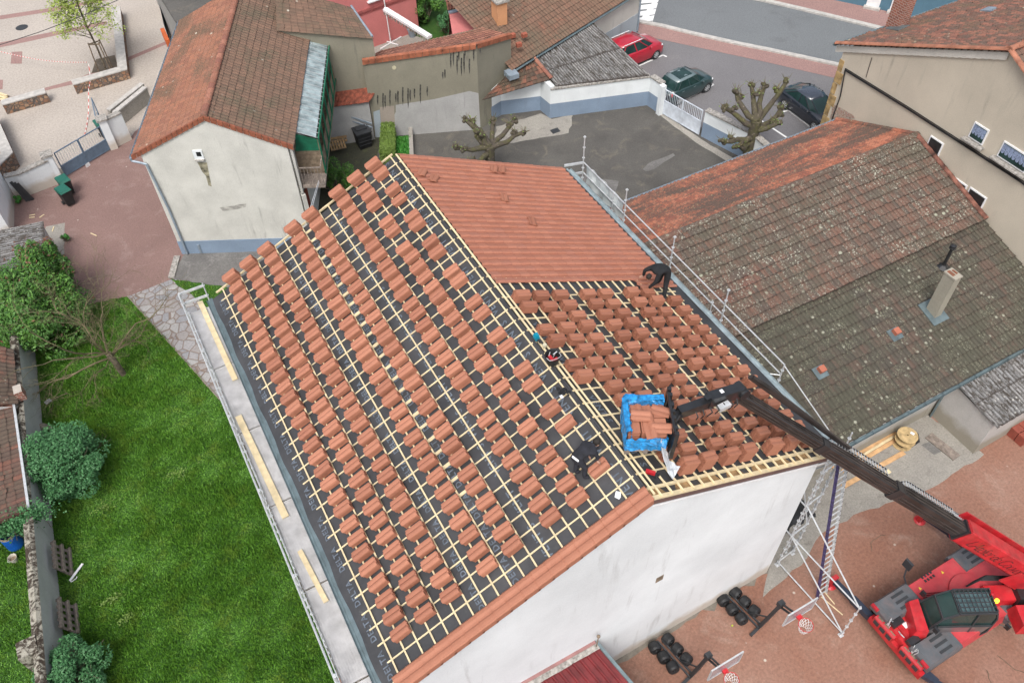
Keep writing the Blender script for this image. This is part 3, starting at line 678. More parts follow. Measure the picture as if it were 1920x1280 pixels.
for a in ((790,322,.9,'loose clay tile lying nearest the ridge on the new tiling'),(812,333,.85,'loose clay tile just right of the one nearest the ridge'),(925,316,1.0,'left tile of the loose pair near the far verge'),(940,317,1.0,'right tile of the loose pair near the far verge'),(945,370,1.1,'single loose tile in the middle of the new tiling'),(997,414,1.2,'loose tile shard lowest on the new tiling')): loosetile(*a)
# ================================================================ NEIGHBOURING BUILDINGS
def tube_obj(name,pts,r,m,parent,n=8): return MB().path(pts,r,n).build(name,M[m],parent)
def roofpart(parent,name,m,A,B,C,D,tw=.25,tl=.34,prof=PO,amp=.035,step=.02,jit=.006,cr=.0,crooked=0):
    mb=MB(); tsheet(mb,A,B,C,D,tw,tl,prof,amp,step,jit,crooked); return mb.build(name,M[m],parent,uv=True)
# ---- long cream house at upper left (gable towards us)
g1=G(342.5,476); ga=G(480,471.5); 
e1=onplane(265,287,g1,ga); ap=onplane(383,222,g1,ga); e2=onplane(537.5,272.5,g1,ga)
h1=thing('house','long cream rendered house with red and brown tiled roof and glazed gallery','house',Zt((g1+Zt(e2,0))/2,0))
du=(Zt(e2,0)-g1).normalized(); dn=Vector((-du.y,du.x,0)) 
if dn.y<0: dn=-dn
dn=V(.412,.911,0); Lh=11.7
zc=.5*(e1.z+e2.z)
P1=g1;P2=Zt(e2,0);P3=P2+dn*Lh;P4=P1+dn*Lh
mb=MB(); mb.walls([(P1.x,P1.y,e1.z),(ap.x,ap.y,ap.z),(P2.x,P2.y,e2.z),(P3.x,P3.y,e2.z),((ap+dn*Lh).x,(ap+dn*Lh).y,ap.z),(P4.x,P4.y,e1.z)],0); mb.build('wall',M['h1_wall'],h1)
mb=MB(); 
for a,b in((P1,P2),): mb.beam(Zt(a,.42)-dn*.012-du*.015,Zt(b,.42)-dn*.012,.03,.84)
mb.beam(Zt(P1,.42)-du*.012,Zt(P4,.42)-du*.012,.03,.84); mb.build('plinth',M['plinth'],h1)
ov=.30; sl_l=(ap.z-e1.z)/((Zt(ap,0)-g1).dot(du)); sr_=(ap.z-e2.z)/((P2-Zt(ap,0)).dot(du))
A=g1-du*.42-dn*.05; A=Zt(A,e1.z-.42*sl_l+.06); R0=Zt(ap-dn*.05,ap.z+.08); B=Zt(P2+du*.30-dn*.05,e2.z-.3*sr_+.06)
roofpart(h1,'roof_slope','h1_red',A+dn*(Lh+.3),A,R0,R0+dn*(Lh+.3),.22,.33,amp=.03,step=.02,jit=.004)
roofpart(h1,'roof_slope','h1_brown',B,B+dn*(Lh+.3),R0+dn*(Lh+.3),R0,.22,.33,amp=.03,step=.02,jit=.004)
mb=MB(); caps(mb,R0,R0+dn*(Lh+.3),.15,.42); mb.build('ridge_tiles',M['coping'],h1,uv=True)
mb=MB()
for a,b in((A,R0),(R0,B)):
    k=14
    for i in range(k):
        p=a.lerp(b,i/k)-dn*.03;q=a.lerp(b,(i+1)/k-.006)-dn*.03; mb.quad(p+V(0,0,.07),q+V(0,0,.07),q+V(0,0,-.16),p+V(0,0,-.16)); mb.quad(p+V(0,0,.07),p+V(0,0,.07)+dn*.12,q+V(0,0,.07)+dn*.12,q+V(0,0,.07))
mb.build('verge_tiles',plain('verge_clay',(.26,.085,.045),.8,var=.2,vs=4),h1)
mb=MB(); gp=A+V(0,0,-.04)-du*.06; gutter(mb,gp,gp+dn*(Lh+.3),.07)
c=Zt(g1,e1.z-.55)-dn*.10; mb.path([gp,gp+V(0,0,-.18),c+V(0,0,.1)-du*.1,c+du*.12,Zt(g1,3)-dn*.1+du*.28,Zt(g1,.1)-dn*.1+du*.28],.055); mb.build('downpipe',M['zincblue'],h1)
mb=MB(); mb.box(Zt(g1,.35)-dn*.05+du*.95,(.09,.09,.55)); mb.build('vent_pipe',M['zincblue'],h1)
mb=MB(); o=-dn*.004; pp_=[onplane(x,y,g1,ga)+o for x,y in((370,304),(388,305),(393,330),(397,350),(391,348),(386,330),(379,322))]; mb.poly(pp_); mb.build('damp_stain',plain('olive_stain',(.34,.315,.22),.95,var=.4,vs=4),h1)
mb=MB(); pp_=[onplane(x,y,g1,ga)+o for x,y in((412,389),(435,386),(450,383),(462,382),(461,388),(445,392),(428,395),(418,396))]; mb.poly(pp_); mb.build('dark_smudge',plain('smudge',(.40,.39,.355),.95,var=.3,vs=4),h1)
# small vent with hood in the gable
vp=onplane(372,290,g1,ga); R3=Matrix((du,dn,V(0,0,1))).transposed()
mb=MB(); mb.box(vp-dn*.02,(.42,.06,.50),R3); mb.build('vent_frame',M['white_paint'],h1)
mb=MB(); mb.box(vp-dn*.055+V(0,0,.06)+du*.04,(.20,.02,.22),R3); mb.build('vent_opening',M['black'],h1)
mb=MB(); mb.box(vp-dn*.08+V(0,0,-.24),(.42,.14,.04),R3); mb.build('vent_sill',M['stone_cap'],h1)
# glazed gallery on the right flank
gq=lambda s,o,z: Zt(P2+dn*s+du*o,z)
s0=1.15; s1=min(Lh-1,Lh*.97); zr=e2.z-.25
mb=MB(); 
n=26
for i in range(n):
    a=s0+(s1-s0)*i/n+.012; b=s0+(s1-s0)*(i+1)/n-.012; mb.quad(gq(a-.012,.22,zr+.15),gq(b+.012,.22,zr+.15),gq(b+.012,1.12,zr-.22),gq(a-.012,1.12,zr-.22))
mb.build('translucent_roof',plain('corrugated_plastic',(.30,.37,.38),.5,var=.3,vs=2.2,bs=(12,.5)),h1)
mb=MB()
for i in range(n+1):
    a=s0+(s1-s0)*i/n; mb.beam(gq(a,.22,zr+.16),gq(a,1.2,zr-.215),.014,.02)
mb.build('glazing_bars',M['galv'],h1)
mb=MB(); mb.beam(gq(s0,1.22,zr-.27),gq(s1,1.22,zr-.27),.06,.10)
mb.beam(gq(s0,1.22,zr-2.2),gq(s1,1.22,zr-2.2),.05,.12)
for i in range(9): a=s0+(s1-s0)*i/8; mb.beam(gq(a,1.22,zr-2.3),gq(a,1.22,zr-.2),.07,.07)
mb.build('gallery_frame',M['greenpaint'],h1)
mb=MB(); mb.quad(gq(s0,1.19,zr-2.15),gq(s1,1.19,zr-2.15),gq(s1,1.19,zr-1.3),gq(s0,1.19,zr-1.3)); mb.quad(gq(s0,0.0,zr-2.15),gq(s0,1.19,zr-2.15),gq(s0,1.19,zr-.3),gq(s0,0,zr-.3)); mb.build('gallery_panel',M['oldwood'],h1)
mb=MB(); mb.quad(gq(s0-.02,.05,zr-.9),gq(s0-.02,1.15,zr-.9),gq(s0-.02,1.15,zr-.28),gq(s0-.02,.25,zr+.05)); mb.build('green_sheet',M['greenpaint'],h1)
mb=MB(); mb.slab([gq(s0,0,zr-2.2),gq(s0,1.25,zr-2.2),gq(s1,1.25,zr-2.2),gq(s1,0,zr-2.2)],.12); mb.build('gallery_floor',M['oldwood'],h1)
mb=MB()
for i in range(8): a=s0-.9+i*.0; 
mb.beam(gq(s0-.9,1.2,zr-1.2),gq(s0,1.2,zr-1.2),.05,.05); mb.beam(gq(s0-.9,.1,zr-1.2),gq(s0-.9,1.2,zr-1.2),.05,.05); mb.beam(gq(s0-.9,.1,zr-2.2),gq(s0-.9,1.2,zr-2.2),.08,.08)
for i in range(8): mb.beam(gq(s0-.9,.1+i*.157,zr-2.2),gq(s0-.9,.1+i*.157,zr-1.2),.025,.025)
mb.build('balcony_rail',M['greywood'],h1)
mb=MB(); mb.slab([gq(s0-.95,0,zr-2.22),gq(s0-.95,1.25,zr-2.22),gq(s0,1.25,zr-2.22),gq(s0,0,zr-2.22)],.1); mb.build('balcony_floor',M['greywood'],h1)
mb=MB(); mb.quad(gq(.9,.02,0),gq(1.7,.02,0),gq(1.7,.02,2.9),gq(.9,.02,2.9)); mb.build('red_door',plain('red_door',(.20,.035,.02),.6),h1)
mb=MB(); mb.beam(gq(.15,.1,3.5),gq(.15,.1,zr),.16,.1); mb.beam(gq(.15,.12,0),gq(.15,.12,3.4),.25,.2); mb.build('pilaster',M['h1_wall'],h1)
# ---- grey tower block behind it and far-left grey house
b0=G(330,60,0); 
bz=4.6; q=[G(300,-6,bz),G(330,42,bz),G(440,0,bz)]
mb=MB(); t=thing('building','grey rendered block behind the long cream house','building',Zt(q[1],0))
far_=[q[0]+V(.5,9,0),q[2]+V(3,8,0)]
mb.walls([(q[0].x,q[0].y,bz),(q[1].x,q[1].y,bz),(q[2].x,q[2].y,bz),(far_[1].x,far_[1].y,bz),(far_[0].x,far_[0].y,bz)],0); mb.build('wall',plaster('concrete_wall',(.27,.265,.25),sa=.5),t)
mb=MB(); mb.slab([q[0],q[1],q[2],far_[1],far_[0]],.15); mb.build('roof',M['asphalt_old'],t)
# ---- grey wall with chimney-less roof between (brown roof, lichen)
w1=G(612,275,0); w2=G(703,262,0); dw=(w2-w1).normalized(); dwn=Vector((-dw.y,dw.x,0)); 
t=thing('house','grey stained house wall under a mossy brown roof in the alley','house',(w1+w2)/2)
zt=lambda px,py,off=0: onplane(px,py,w1+dwn*off,w2+dwn*off)
a=zt(600,44,.5); b=zt(637,78,.5); c_=zt(697,80,.5)
base1=w1-dw*1.2
mb=MB(); low=2.55
mb.walls([(base1.x,base1.y,low),(w2.x,w2.y,low)],0,False); ub=Zt(base1+dwn*.45,0); uc=Zt(w2+dwn*.45+dw*.75,0)
mb.quad(Zt(base1,low),Zt(w2,low),Zt(uc,low+.5),Zt(ub,low+.5)); mb.build('wall',M['grey_patch'],t)
topz=6.0
TL=G(600,42,topz+.5); TR=G(700,84,topz-.1)
mb=MB(); ur=Zt(TR,0); ul=Zt(TL,0)
mb.quad(Zt(ub,low+.45),Zt(uc,low+.45),Zt(uc,topz-.1),Zt(ub,topz+1.0)); mb.build('upper_wall',M['grey_wall'],t)
uL=Zt(ub,topz+1.02); uR=Zt(uc,topz-.08)
bk=G(520,-10,topz+1.6); bkr=G(655,-10,topz+.9)
roofpart(t,'roof','h1_brown',uR-dwn*.15,Zt(bkr,topz+.2),Zt(bk,topz+2.0),uL-dwn*.15,.24,.34,amp=.03,step=.02,jit=.01)
mb=MB(); tsheet(mb,Zt(base1,low)-dwn*.15,Zt(w2,low)-dwn*.15,Zt(uc,low+.52),Zt(ub,low+.52),.2,.3,PO,.03,.02,.005); mb.build('coping_tiles',plain('red_coping',(.25,.07,.04),.85,var=.3,vs=6),t)
tube_obj('zinc_edge',[uR+V(0,0,.06),Zt(bkr,topz+.26)],.06,'zincblue',t)
mb=MB(); mb.walls([(uc.x,uc.y,topz-.1),(bkr.x,bkr.y,topz+.2)],0,False); mb.build('side_wall',M['pink'],t)
# ---- big grey wall with tiled coping and lean-to
p1=G(703,258);p2=G(901,243);z1=onplane(690,122,p1,p2).z+.1; z2=onplane(897,87,p1,p2).z; d12=(p2-p1).normalized(); n12=Vector((-d12.y,d12.x,0)); 
z1=4.75; z2=5.2; p3=V(12.67,30.35,0); p3b=G(945,240)
t=thing('outbuilding','tall stained grey wall with red tile coping and lean-to roof','outbuilding',(p1+p2)/2)
mb=MB(); mb.walls([(p1.x,p1.y,z1),(p2.x,p2.y,z2),(p3.x,p3.y,4.5)],0,False)
e3=(p3-p2).normalized(); n3=Vector((-e3.y,e3.x,0))
bk1,bk2,bk3=G(712,96,4.3),G(862,62,4.3),G(905,52,4.5)
mb.walls([(p1.x,p1.y,z1),(bk1.x,bk1.y,4.3)],0,False); mb.walls([(p3.x,p3.y,4.5),(bk3.x,bk3.y,4.5),(bk1.x,bk1.y,4.3)],0,False); mb.build('wall',M['grey_wall'],t)
# pale cement lower part, 4 mm proud, stepped upper edge
def onw(px,py): return onplane(px,py,p1,p2)-n12*.004
mb=MB(); mb.poly([Zt(onw(716,256),0),Zt(p2-n12*.004,0),onw(897,175),onw(880,171),onw(815,186),onw(742,197),onw(742,210),onw(720,255)]); mb.build('cement_patch',M['grey_patch'],t)
mb=MB(); mb.poly([Zt(onw(704,258),0),Zt(onw(716,256),0),onw(712,206),onw(700,210)]); mb.build('blue_patch',plaster('pale_blue',(.36,.42,.46)),t)
mb=MB(); mb.poly([Zt(onw(717,256),0)-n12*.002,Zt(onw(741,252),0)-n12*.002,onw(739,198)-n12*.002,onw(712,201)-n12*.002]); mb.build('buff_patch',plaster('buff_patch',(.38,.33,.28)),t)
# dark vertical run-off stains (have a shape of their own on the wall)
mb=MB()
for px,py,L in [(708,178,20),(718,174,34),(722,178,26),(731,168,34),(746,170,28),(742,175,18),(755,163,36),(765,165,40),(769,168,24),(777,166,20),(788,158,38),(801,162,20),(845,100,30),(850,95,30),(857,104,38),(860,96,20),(865,108,36),(872,92,14),(880,110,30),(888,90,26),(830,135,14),(834,130,18),(870,100,40),(900,90,10)]:
    a=onw(px-1.0,py);b=onw(px+1.6,py+1);c_=onw(px+1.4,py+L*.75);d_=onw(px+.2,py+L);e_=onw(px-1.6,py+L*.5); o=-n12*.004
    mb.poly([a+o,b+o,c_+o,d_+o,e_+o])
mb.build('run_off_stains',plain('black_stain',(.085,.082,.072),.95,var=.45,vs=8),t)
mb=MB(); mb.tube(onw(739,127)-n12*.03,onw(739,127),.11,16); mb.build('round_plate',plain('cream_disc',(.6,.55,.38),.6),t)
A1,A2,A3=Zt(p1,z1+.05),Zt(p2,z2+.05),Zt(p3,4.55)
roofpart(t,'lean_to_roof','coping',A2-n12*.05,A1-n12*.05,bk1,bk2,.24,.34,amp=.03)
roofpart(t,'lean_to_roof','coping',A3,A2-n12*.05,bk2,bk3,.24,.34,amp=.03)
mb=MB()
for a,b in((A1,A2),(A2,A3)):
    nn=Vector((-(b-a).y,(b-a).x,0)).normalized(); k=round((b-a).length/.36)
    for i in range(k):
        p=a.lerp(b,i/k)-nn*.09;q=a.lerp(b,(i+1)/k-.004)-nn*.09
        mb.quad(p+V(0,0,.10),q+V(0,0,.10),q+V(0,0,-.16),p+V(0,0,-.16)); mb.quad(p+V(0,0,.10),p+V(0,0,.12)+nn*.2,q+V(0,0,.12)+nn*.2,q+V(0,0,.10))
mb.build('coping_tiles',plain('coping_clay',(.34,.115,.06),.85,var=.25,vs=3),t)
# ---- pink house at top
zp=7.0; a=G(785,112,0);b=G(672,150,0)
pa=G(682,96,0)+V(0,0,0); pb=G(786,58,0)
t=thing('house','pink rendered house at the top edge with a white window','house',pb)
mb=MB(); dpk=(pb-pa).normalized(); npk=Vector((-dpk.y,dpk.x,0)); pL=pa-dpk*3
mb.walls([(pL.x,pL.y,zp),(pb.x,pb.y,zp),((pb+npk*9).x,(pb+npk*9).y,zp),((pL+npk*9).x,(pL+npk*9).y,zp)],0); mb.build('wall',M['pink'],t)
mb=MB(); mb.slab([Zt(pL,zp),Zt(pb,zp),Zt(pb+npk*9,zp),Zt(pL+npk*9,zp)],.1); mb.build('roof',M['h1_brown'],t)
zs=2.6; mb=MB(); mb.beam(Zt(pL-npk*.05,zs),Zt(pb-npk*.05,zs),.06,.16); mb.beam(Zt(pL-npk*.03,zs-.2),Zt(pb-npk*.03,zs-.2),.03,.03); mb.build('string_course',plain('dark_pink',(.42,.12,.11),.85),t)
Rp=Matrix((dpk,npk,V(0,0,1))).transposed(); wp=onplane(702,-4,pa,pb); mb=MB(); mb.box(wp-npk*.03+V(0,0,.45),(.9,.08,1.1),Rp); f=mb.build('window',M['white'],t)
mb=MB(); mb.box(wp-npk*.075+V(0,0,.5),(.7,.02,.9),Rp); mb.build('pane',M['glass'],f); mb=MB(); mb.box(wp-npk*.08+V(0,0,-.13),(1.1,.2,.07),Rp); mb.build('sill',M['white'],f)
# ---- small pink extension and brown-roofed house with orange chimney
zg=4.9
t=thing('house','brown tiled house with an orange chimney beside the car park','house',Zt(G(1100,60,0),0))
ce=G(1193,60,0)                                       # street corner at ground
zt_=above((1193,60),(1197,-32))[1]; ze=2.9
E1=G(968,146,ze); E2=Zt(ce,ze)+V(0,0,0); dE=(E2-E1); 
cor=G(1180,-6,ze)
E1=G(960,133,ze); E2=G(1174,0,ze); dE=(E2-E1).normalized(); nE=Vector((-dE.y,dE.x,0)); 
wall2=G(1112,47,ze)
Rz=ze+2.6
E2x=Zt(ce,ze)
LL=(E2x-E1).dot(dE)
A=E1;B=E1+dE*max(LL,8); Cc=B+nE*6.5+V(0,0,2.6);D=A+nE*6.5+V(0,0,2.6)
roofpart(t,'roof_slope','brown_roof',A-dE*.0,B,Cc,D+dE*.6,.24,.36,amp=.03,step=.02,jit=.004)
wA=A+nE*.35;wB=Zt(ce,0)
mb=MB(); mb.walls([(wA.x,wA.y,ze),(wB.x,wB.y,ze),((wB+nE*6).x,(wB+nE*6).y,ze+2.4),((wB+nE*12).x,(wB+nE*12).y,ze)],0,False); mb.build('wall',M['house_white'],t)
dW=(Zt(wB,0)-Zt(wA,0)).normalized(); nW=Vector((-dW.y,dW.x,0))
mb=MB(); mb.beam(Zt(wA,.65)-nW*.01,Zt(wB,.65)-nW*.01+dW*.012,.03,1.3); mb.beam(Zt(wB,.65)+dW*.0,Zt(wB+nE*6,.65),.03,1.3); mb.build('plinth',plaster('grey_plinth',(.36,.40,.43)),t)
gutter(MB(),A,B); mb=MB(); gutter(mb,A-nE*.08-dE*.5+V(0,0,-.03),B-nE*.08+V(0,0,-.03),.07); mb.build('gutter',M['zinc'],t)
tube_obj('downpipe',[Zt(ce,.1)-nW*.08,Zt(ce,ze)-nW*.08],.06,'zincblue',t)
mb=MB(); mb.box(A.lerp(B,.0)+V(-.1,-.12,-.12),(.6,.7,.28)); mb.build('zinc_box',M['zincblue'],t)
ch=G(937,52,3.6); mb=MB(); mb.box(ch+V(0,0,.55),(.62,.75,2.3)); c0=mb.build('chimney',plaster('orange_render',(.60,.30,.15),sa=.3),t)
mb=MB(); mb.box(ch+V(0,0,1.72),(.82,.95,.12)); mb.box(ch+V(0,0,1.9),(.4,.5,.3)); mb.build('chimney_cap',M['stone_cap'],c0)
for px,py in ((983,66),(973,84),(961,67)):
    mb=MB(); v=G(px,py,3.75); mb.box(v,(.3,.22,.22)); mb.build('roof_vent',M['verge'] if 'verge' in M else plain('vent_clay',(.34,.10,.06),.8),t)
t=thing('outbuilding','small pink outbuilding with zinc edging beside the orange chimney','outbuilding',Zt(G(890,60,0),0))
k1=G(842,25,3.6);k2=G(896,12,3.6);k3=G(921,56,3.6);k4=G(850,75,3.6)
mb=MB(); mb.walls([(k1.x,k1.y,3.6),(k4.x-.3,k4.y,3.2),(k3.x,k3.y,3.6),(k2.x,k2.y,3.6)],0); mb.poly([k1,k2,k3,k4]); mb.build('wall',M['pink'],t)
mb=MB(); mb.beam(k1,k2+V(0,0,.0),.3,.14); mb.beam(k2,k3,.3,.13); mb.build('zinc_edge',M['zincblue'],t)
roofpart(t,'roof','coping',k1+V(0,.2,.05),k2+V(0.1,.25,.05),k2+V(2.6,3,1.2),k1+V(1.4,4,1.2),.24,.34)
# ---- corrugated fibre-cement shed roof and small dark tiled roof behind the white wall
t=thing('shed','low shed with a lichened corrugated fibre-cement roof','shed',Zt(G(1110,110,0),0))
s1_,s2_,s3_,s4_=G(1042,163,1.95),G(1217,143,1.95),G(1112,44,2.72),G(1001,109,2.72)
roofpart(t,'corrugated_roof','fibro',s1_,s2_,s3_,s4_,.175,2.2,PC,.075,.02)
mb=MB(); mb.walls([(s1_.x,s1_.y,1.9),(s2_.x,s2_.y,1.9),(s3_.x,s3_.y,2.8),(s4_.x,s4_.y,2.8)],0); mb.build('wall',M['house_white'],t)
tube_obj('gutter',[s2_+V(.05,0,-.05),s3_+V(.05,0,-.05)],.05,'zinc',t)
t=thing('shed','little dark tiled roof between the grey wall and the corrugated roof','shed',Zt(G(985,140,0),0))
k1,k2,k3,k4=G(903,189,2.2),G(1034,149,2.15),G(1001,110,2.75),G(957,134,2.75)
roofpart(t,'roof','dark_roof',k1,k2,k3,k4,.28,.34,PO,.05,.03,.012)
mb=MB(); caps(mb,k2+V(0,0,.05),k3+V(0,0,.05),.12,.4); mb.build('verge_tiles',M['coping'],t,uv=True)
# ---- white and grey-blue courtyard wall
def bwall(name,label,pts,tops,cat='wall',th=.28,band=.95,cap=True):
    t=thing(name,label,cat,G(*pts[0])); g=[G(*p) for p in pts]
    for (a,za),(b,zb) in zip(zip(g,tops),list(zip(g,tops))[1:]):
        d=(b-a).normalized(); n=Vector((-d.y,d.x,0)); bb=b+n*th; aa=a+n*th
        mb=MB(); mb.walls([(a.x,a.y,za),(b.x,b.y,zb),(bb.x,bb.y,zb),(aa.x,aa.y,za)],0); mb.quad(Zt(a,za),Zt(b,zb),Zt(bb,zb),Zt(aa,za)); mb.build('wall_face',M['white_paint'],t)
        if band: mb=MB(); mb.quad(Zt(a-n*.004,0),Zt(b-n*.004,0),Zt(b-n*.004,band),Zt(a-n*.004,band)); mb.build('painted_band',M['plinth'],t)
        if cap: mb=MB(); mb.slab([Zt(a-n*.05,za+.09),Zt(b-n*.05,zb+.09),Zt(bb+n*.04,zb+.09),Zt(aa+n*.04,za+.09)],.09); mb.build('coping',M['stone_cap'],t)
    return t
bwall('courtyard_wall','white wall with grey-blue base between grey wall and corrugated shed',[(903,240),(940,216),(1013,207),(1031,222)],[2.0,2.15,2.15,2.05],cap=False)
bwall('courtyard_wall','white and grey-blue wall below the corrugated shed roof',[(1031,222),(1213,198),(1233,212)],[1.87,1.87,1.87])
bwall('courtyard_wall','white and grey-blue wall behind the mossy pollard tree',[(1314,256),(1398,300),(1430,330)],[1.65,1.65,1.65])
# ---- courtyard gate
def gate(a,b,z,label,m,bars,solid,group=None,leafs=2):
    t=thing('gate',label,'gate',(a+b)/2); d=(b-a).normalized()
    for L in range(leafs):
        p=a.lerp(b,L/leafs)+d*.03;q=a.lerp(b,(L+1)/leafs)-d*.03; lf=MB()
        lf.beam(Zt(p,z[0]+.04),Zt(p,z[1]),.05,.05,d); lf.beam(Zt(q,z[0]+.04),Zt(q,z[1]),.05,.05,d); lf.beam(Zt(p,z[1]),Zt(q,z[1]),.05,.05); lf.beam(Zt(p,solid),Zt(q,solid),.05,.05); lf.beam(Zt(p,z[0]+.06),Zt(q,z[0]+.06),.05,.05)
        fr=lf.build('gate_frame',m,t); mb=MB(); mb.beam(Zt(p,(solid+z[0])/2+.04),Zt(q,(solid+z[0])/2+.04),.02,solid-z[0]-.08); mb.build('gate_panel',m if not isinstance(m,tuple) else m[0],fr)
        mb=MB(); 
        for i in range(1,bars): x=p.lerp(q,i/bars); mb.tube(Zt(x,solid),Zt(x,z[1]),.014,6)
        mb.build('bars',M['galv'] if m is M['plinth2'] else m,fr)
    return t
M['plinth2']=plain('gate_blue',(.13,.19,.26),.5)
M['gatewhite']=plain('gate_white',(.60,.65,.71),.45)
gate(G(1240,214),G(1310,255),(.05,1.65),'pale grey double gate of the courtyard facing the car park',M['gatewhite'],11,.95)
mb=MB(); a=G(1236,214);mb.box(Zt(a,.95),(.3,.3,1.9)); mb.build('gate_post',M['white_paint'],None,'white gate post at the teal car end of the courtyard gate','gate post')
# ---- cream building at right with gable
XW=23.35
def onX(px,py): 
    d=ray(px,py); return CO+d*((XW-CO.x)/d.x)
cA=onX(1583,92);cB=onX(1893,104); cC=onX(1925,150)
t=thing('building','tall cream rendered building with mottled tiled roof at upper right','building',(XW,cA.y-5,0))
slope=(cC.z-cB.z)/(cB.y-cC.y); yE=cB.y-(cB.y-cA.y)*1.35; zE=cB.z+slope*(cB.y-yE); yE=-6
zE=cB.z+slope*(cB.y+6)
mb=MB(); mb.add([(XW,cA.y,0),(XW,cA.y,cA.z+.07),(XW,cB.y,cB.z+.17),(XW,yE,zE+.1),(XW,yE,0)],[(0,1,2,3,4)])
mb.quad((XW,cA.y,0),(XW+14,cA.y,0),(XW+14,cA.y,cA.z),(XW,cA.y,cA.z)); mb.build('wall',M['cream_wall'],t)
o=V(-.35,0,.1); up=V(0,0,.14)
A=V(XW-.22,cA.y+.4,cA.z+.05);B=V(XW+13,cA.y+.4,cA.z+.05);C_=V(XW+13,cB.y,cB.z+.20);D=V(XW-.22,cB.y,cB.z+.20)
roofpart(t,'roof_slope','cream_roof',B,A,D,C_,.22,.30,PC,.045,.03,.012,crooked=.01)
E_=V(XW-.3,yE,zE+.2); roofpart(t,'roof_slope','cream_roof',E_,V(XW+13,yE,zE+.2),C_,D,.22,.30,PC,.045,.03,.012)
mb=MB(); caps(mb,A+V(.08,0,.06),D+V(.08,0,.06),.13,.4); caps(mb,D+V(.08,0,.06),E_+V(.08,0,.06),.13,.4); caps(mb,D+V(0,0,.1),C_+V(0,0,.1),.14,.42); mb.build('verge_tiles',plain('orange_caps',(.37,.155,.095),.85,var=.2,vs=3),t)
mb=MB(); 
for i in range(52):
    f=i/52;f1=(i+1)/52; p=A.lerp(D,f);q=A.lerp(D,f1); w0=.06+.03*(i%2); a_=V(XW-.09,p.y,p.z-.30-w0);b_=V(XW-.09,q.y,q.z-.30-.06-.03*((i+1)%2)); mb.quad(a_,b_,V(XW-.09,q.y,q.z-.05),V(XW-.09,p.y,p.z-.05)); mb.quad(a_,b_,V(XW,b_.y,b_.z+.02),V(XW,a_.y,a_.z+.02))
mb.build('cornice',M['house_white'],t)
mb=MB(); mb.beam(A+V(0,.08,-.03),B+V(0,.08,-.03),.14,.06); mb.build('gutter',M['zinc'],t)
# quoins down the corner
mb=MB()
for i in range(12):
    z=.3+i*.62; w_=.42 if i%2 else .25; 
    if z<cA.z-.4: mb.box((XW-.012,cA.y-w_/2+.01,z),(.05,w_,.56)); mb.box((XW+w_/2-.03,cA.y+.012,z),(w_,.05,.56))
mb.build('quoins',M['quoin'],t)
mb=MB(); pts=[onX(x,y)+V(-.006,0,0) for x,y in [(1562,196),(1580,204),(1600,216),(1606,230),(1600,236),(1570,236),(1556,222)]]; mb.poly(pts); mb.build('exposed_stone',stonem('exposed',[(.36,.26,.20),(.30,.20,.15),(.42,.34,.27),(.33,.22,.18)],(.40,.36,.30),7),t)
# cables along the facade
mb=MB(); c1=onX(1587,128);c2=onX(1700,195); c3=onX(1915,335);c4_=onX(2000,395)
for o_ in(0,.06,.11): mb.path([c1+V(-.06,0,-o_),c2+V(-.06,0,-.05-o_),c3+V(-.06,0,-o_),c4_+V(-.06,0,-o_)],.022,5)
mb.path([c1+V(-.06,0,0),onX(1577,180)+V(-.05,0,0),onX(1556,238)+V(-.05,0,0)],.03,5); mb.path([onX(1625,145)+V(-.04,0,0),onX(1636,108)+V(-.04,0,0)],.015,5); mb.build('facade_cables',M['black'],t)
def win(px,py,wy,hz,curtain,name='window'):
    c=onX(px,py); f=MB(); f.box(c+V(-.0,0,0),(.10,wy+.12,hz+.12)); fr=f.build(name,M['white'],t)
    mb=MB(); mb.box(c+V(-.055,0,0),(.02,wy,hz)); mb.build('pane',M['black'] if not curtain else M['glass'],fr)
    if curtain:
        k=max(3,round(wy/.17))
        mb=MB()
        for i in range(k):
            y=c.y-wy/2+wy*(i+.5)/k; w2=wy/k*.48
            pts=[V(c.x-.07,y-w2,c.z+hz/2-.02),V(c.x-.07,y+w2,c.z+hz/2-.02),V(c.x-.07,y+w2,c.z+.0)]+[V(c.x-.07,y+w2*math.cos(a),c.z-.0-.14*math.sin(a)) for a in (.6,1.2,1.9,2.5)]+[V(c.x-.07,y-w2,c.z)]
            mb.poly(pts)
        mb.build('curtain',plain('blue_curtain',(.25,.31,.45),.8,var=.3,vs=20),fr)
    mb=MB(); mb.box(c+V(-.14,0,-hz/2-.14),(.3,wy+.4,.06)); mb.build('sill',M['stone_cap'],fr)
win(1836,250,.62,.62,True); win(1903,294,1.25,.62,True); win(1753,274,.62,.60,False,); win(1797,352,.6,.6,False); win(1830,372,.78,.55,False)
# chimney and roof light
def onroof(px,py,P,n): d=ray(px,py); return CO+d*((P-CO).dot(n)/d.dot(n))
rn_=(B-A).cross(D-A).normalized(); cp=onroof(1680,50,A,rn_)
mb=MB(); mb.box(cp+V(0,0,.75),(.62,.75,2.3)); c0=mb.build('chimney',M['brick'],t)
mb=MB(); mb.box(cp+V(0,0,1.95),(.78,.9,.12)); mb.box(cp+V(0,0,2.1),(.25,.3,.4)); mb.build('chimney_cap',M['stone_cap'],c0)
mb=MB(); q=[onroof(x,y,A,rn_)+V(0,0,.09) for x,y in((1655,56),(1672,51),(1705,50),(1683,60))]; mb.slab(q,.04); mb.build('flashing',M['zinc'],c0)
mb=MB(); q=[onroof(x,y,A,rn_)+V(0,0,.12) for x,y in((1835,24),(1852,17),(1867,18),(1856,25))]; mb.slab(q,.08); mb.build('roof_light',M['zincblue'],t)
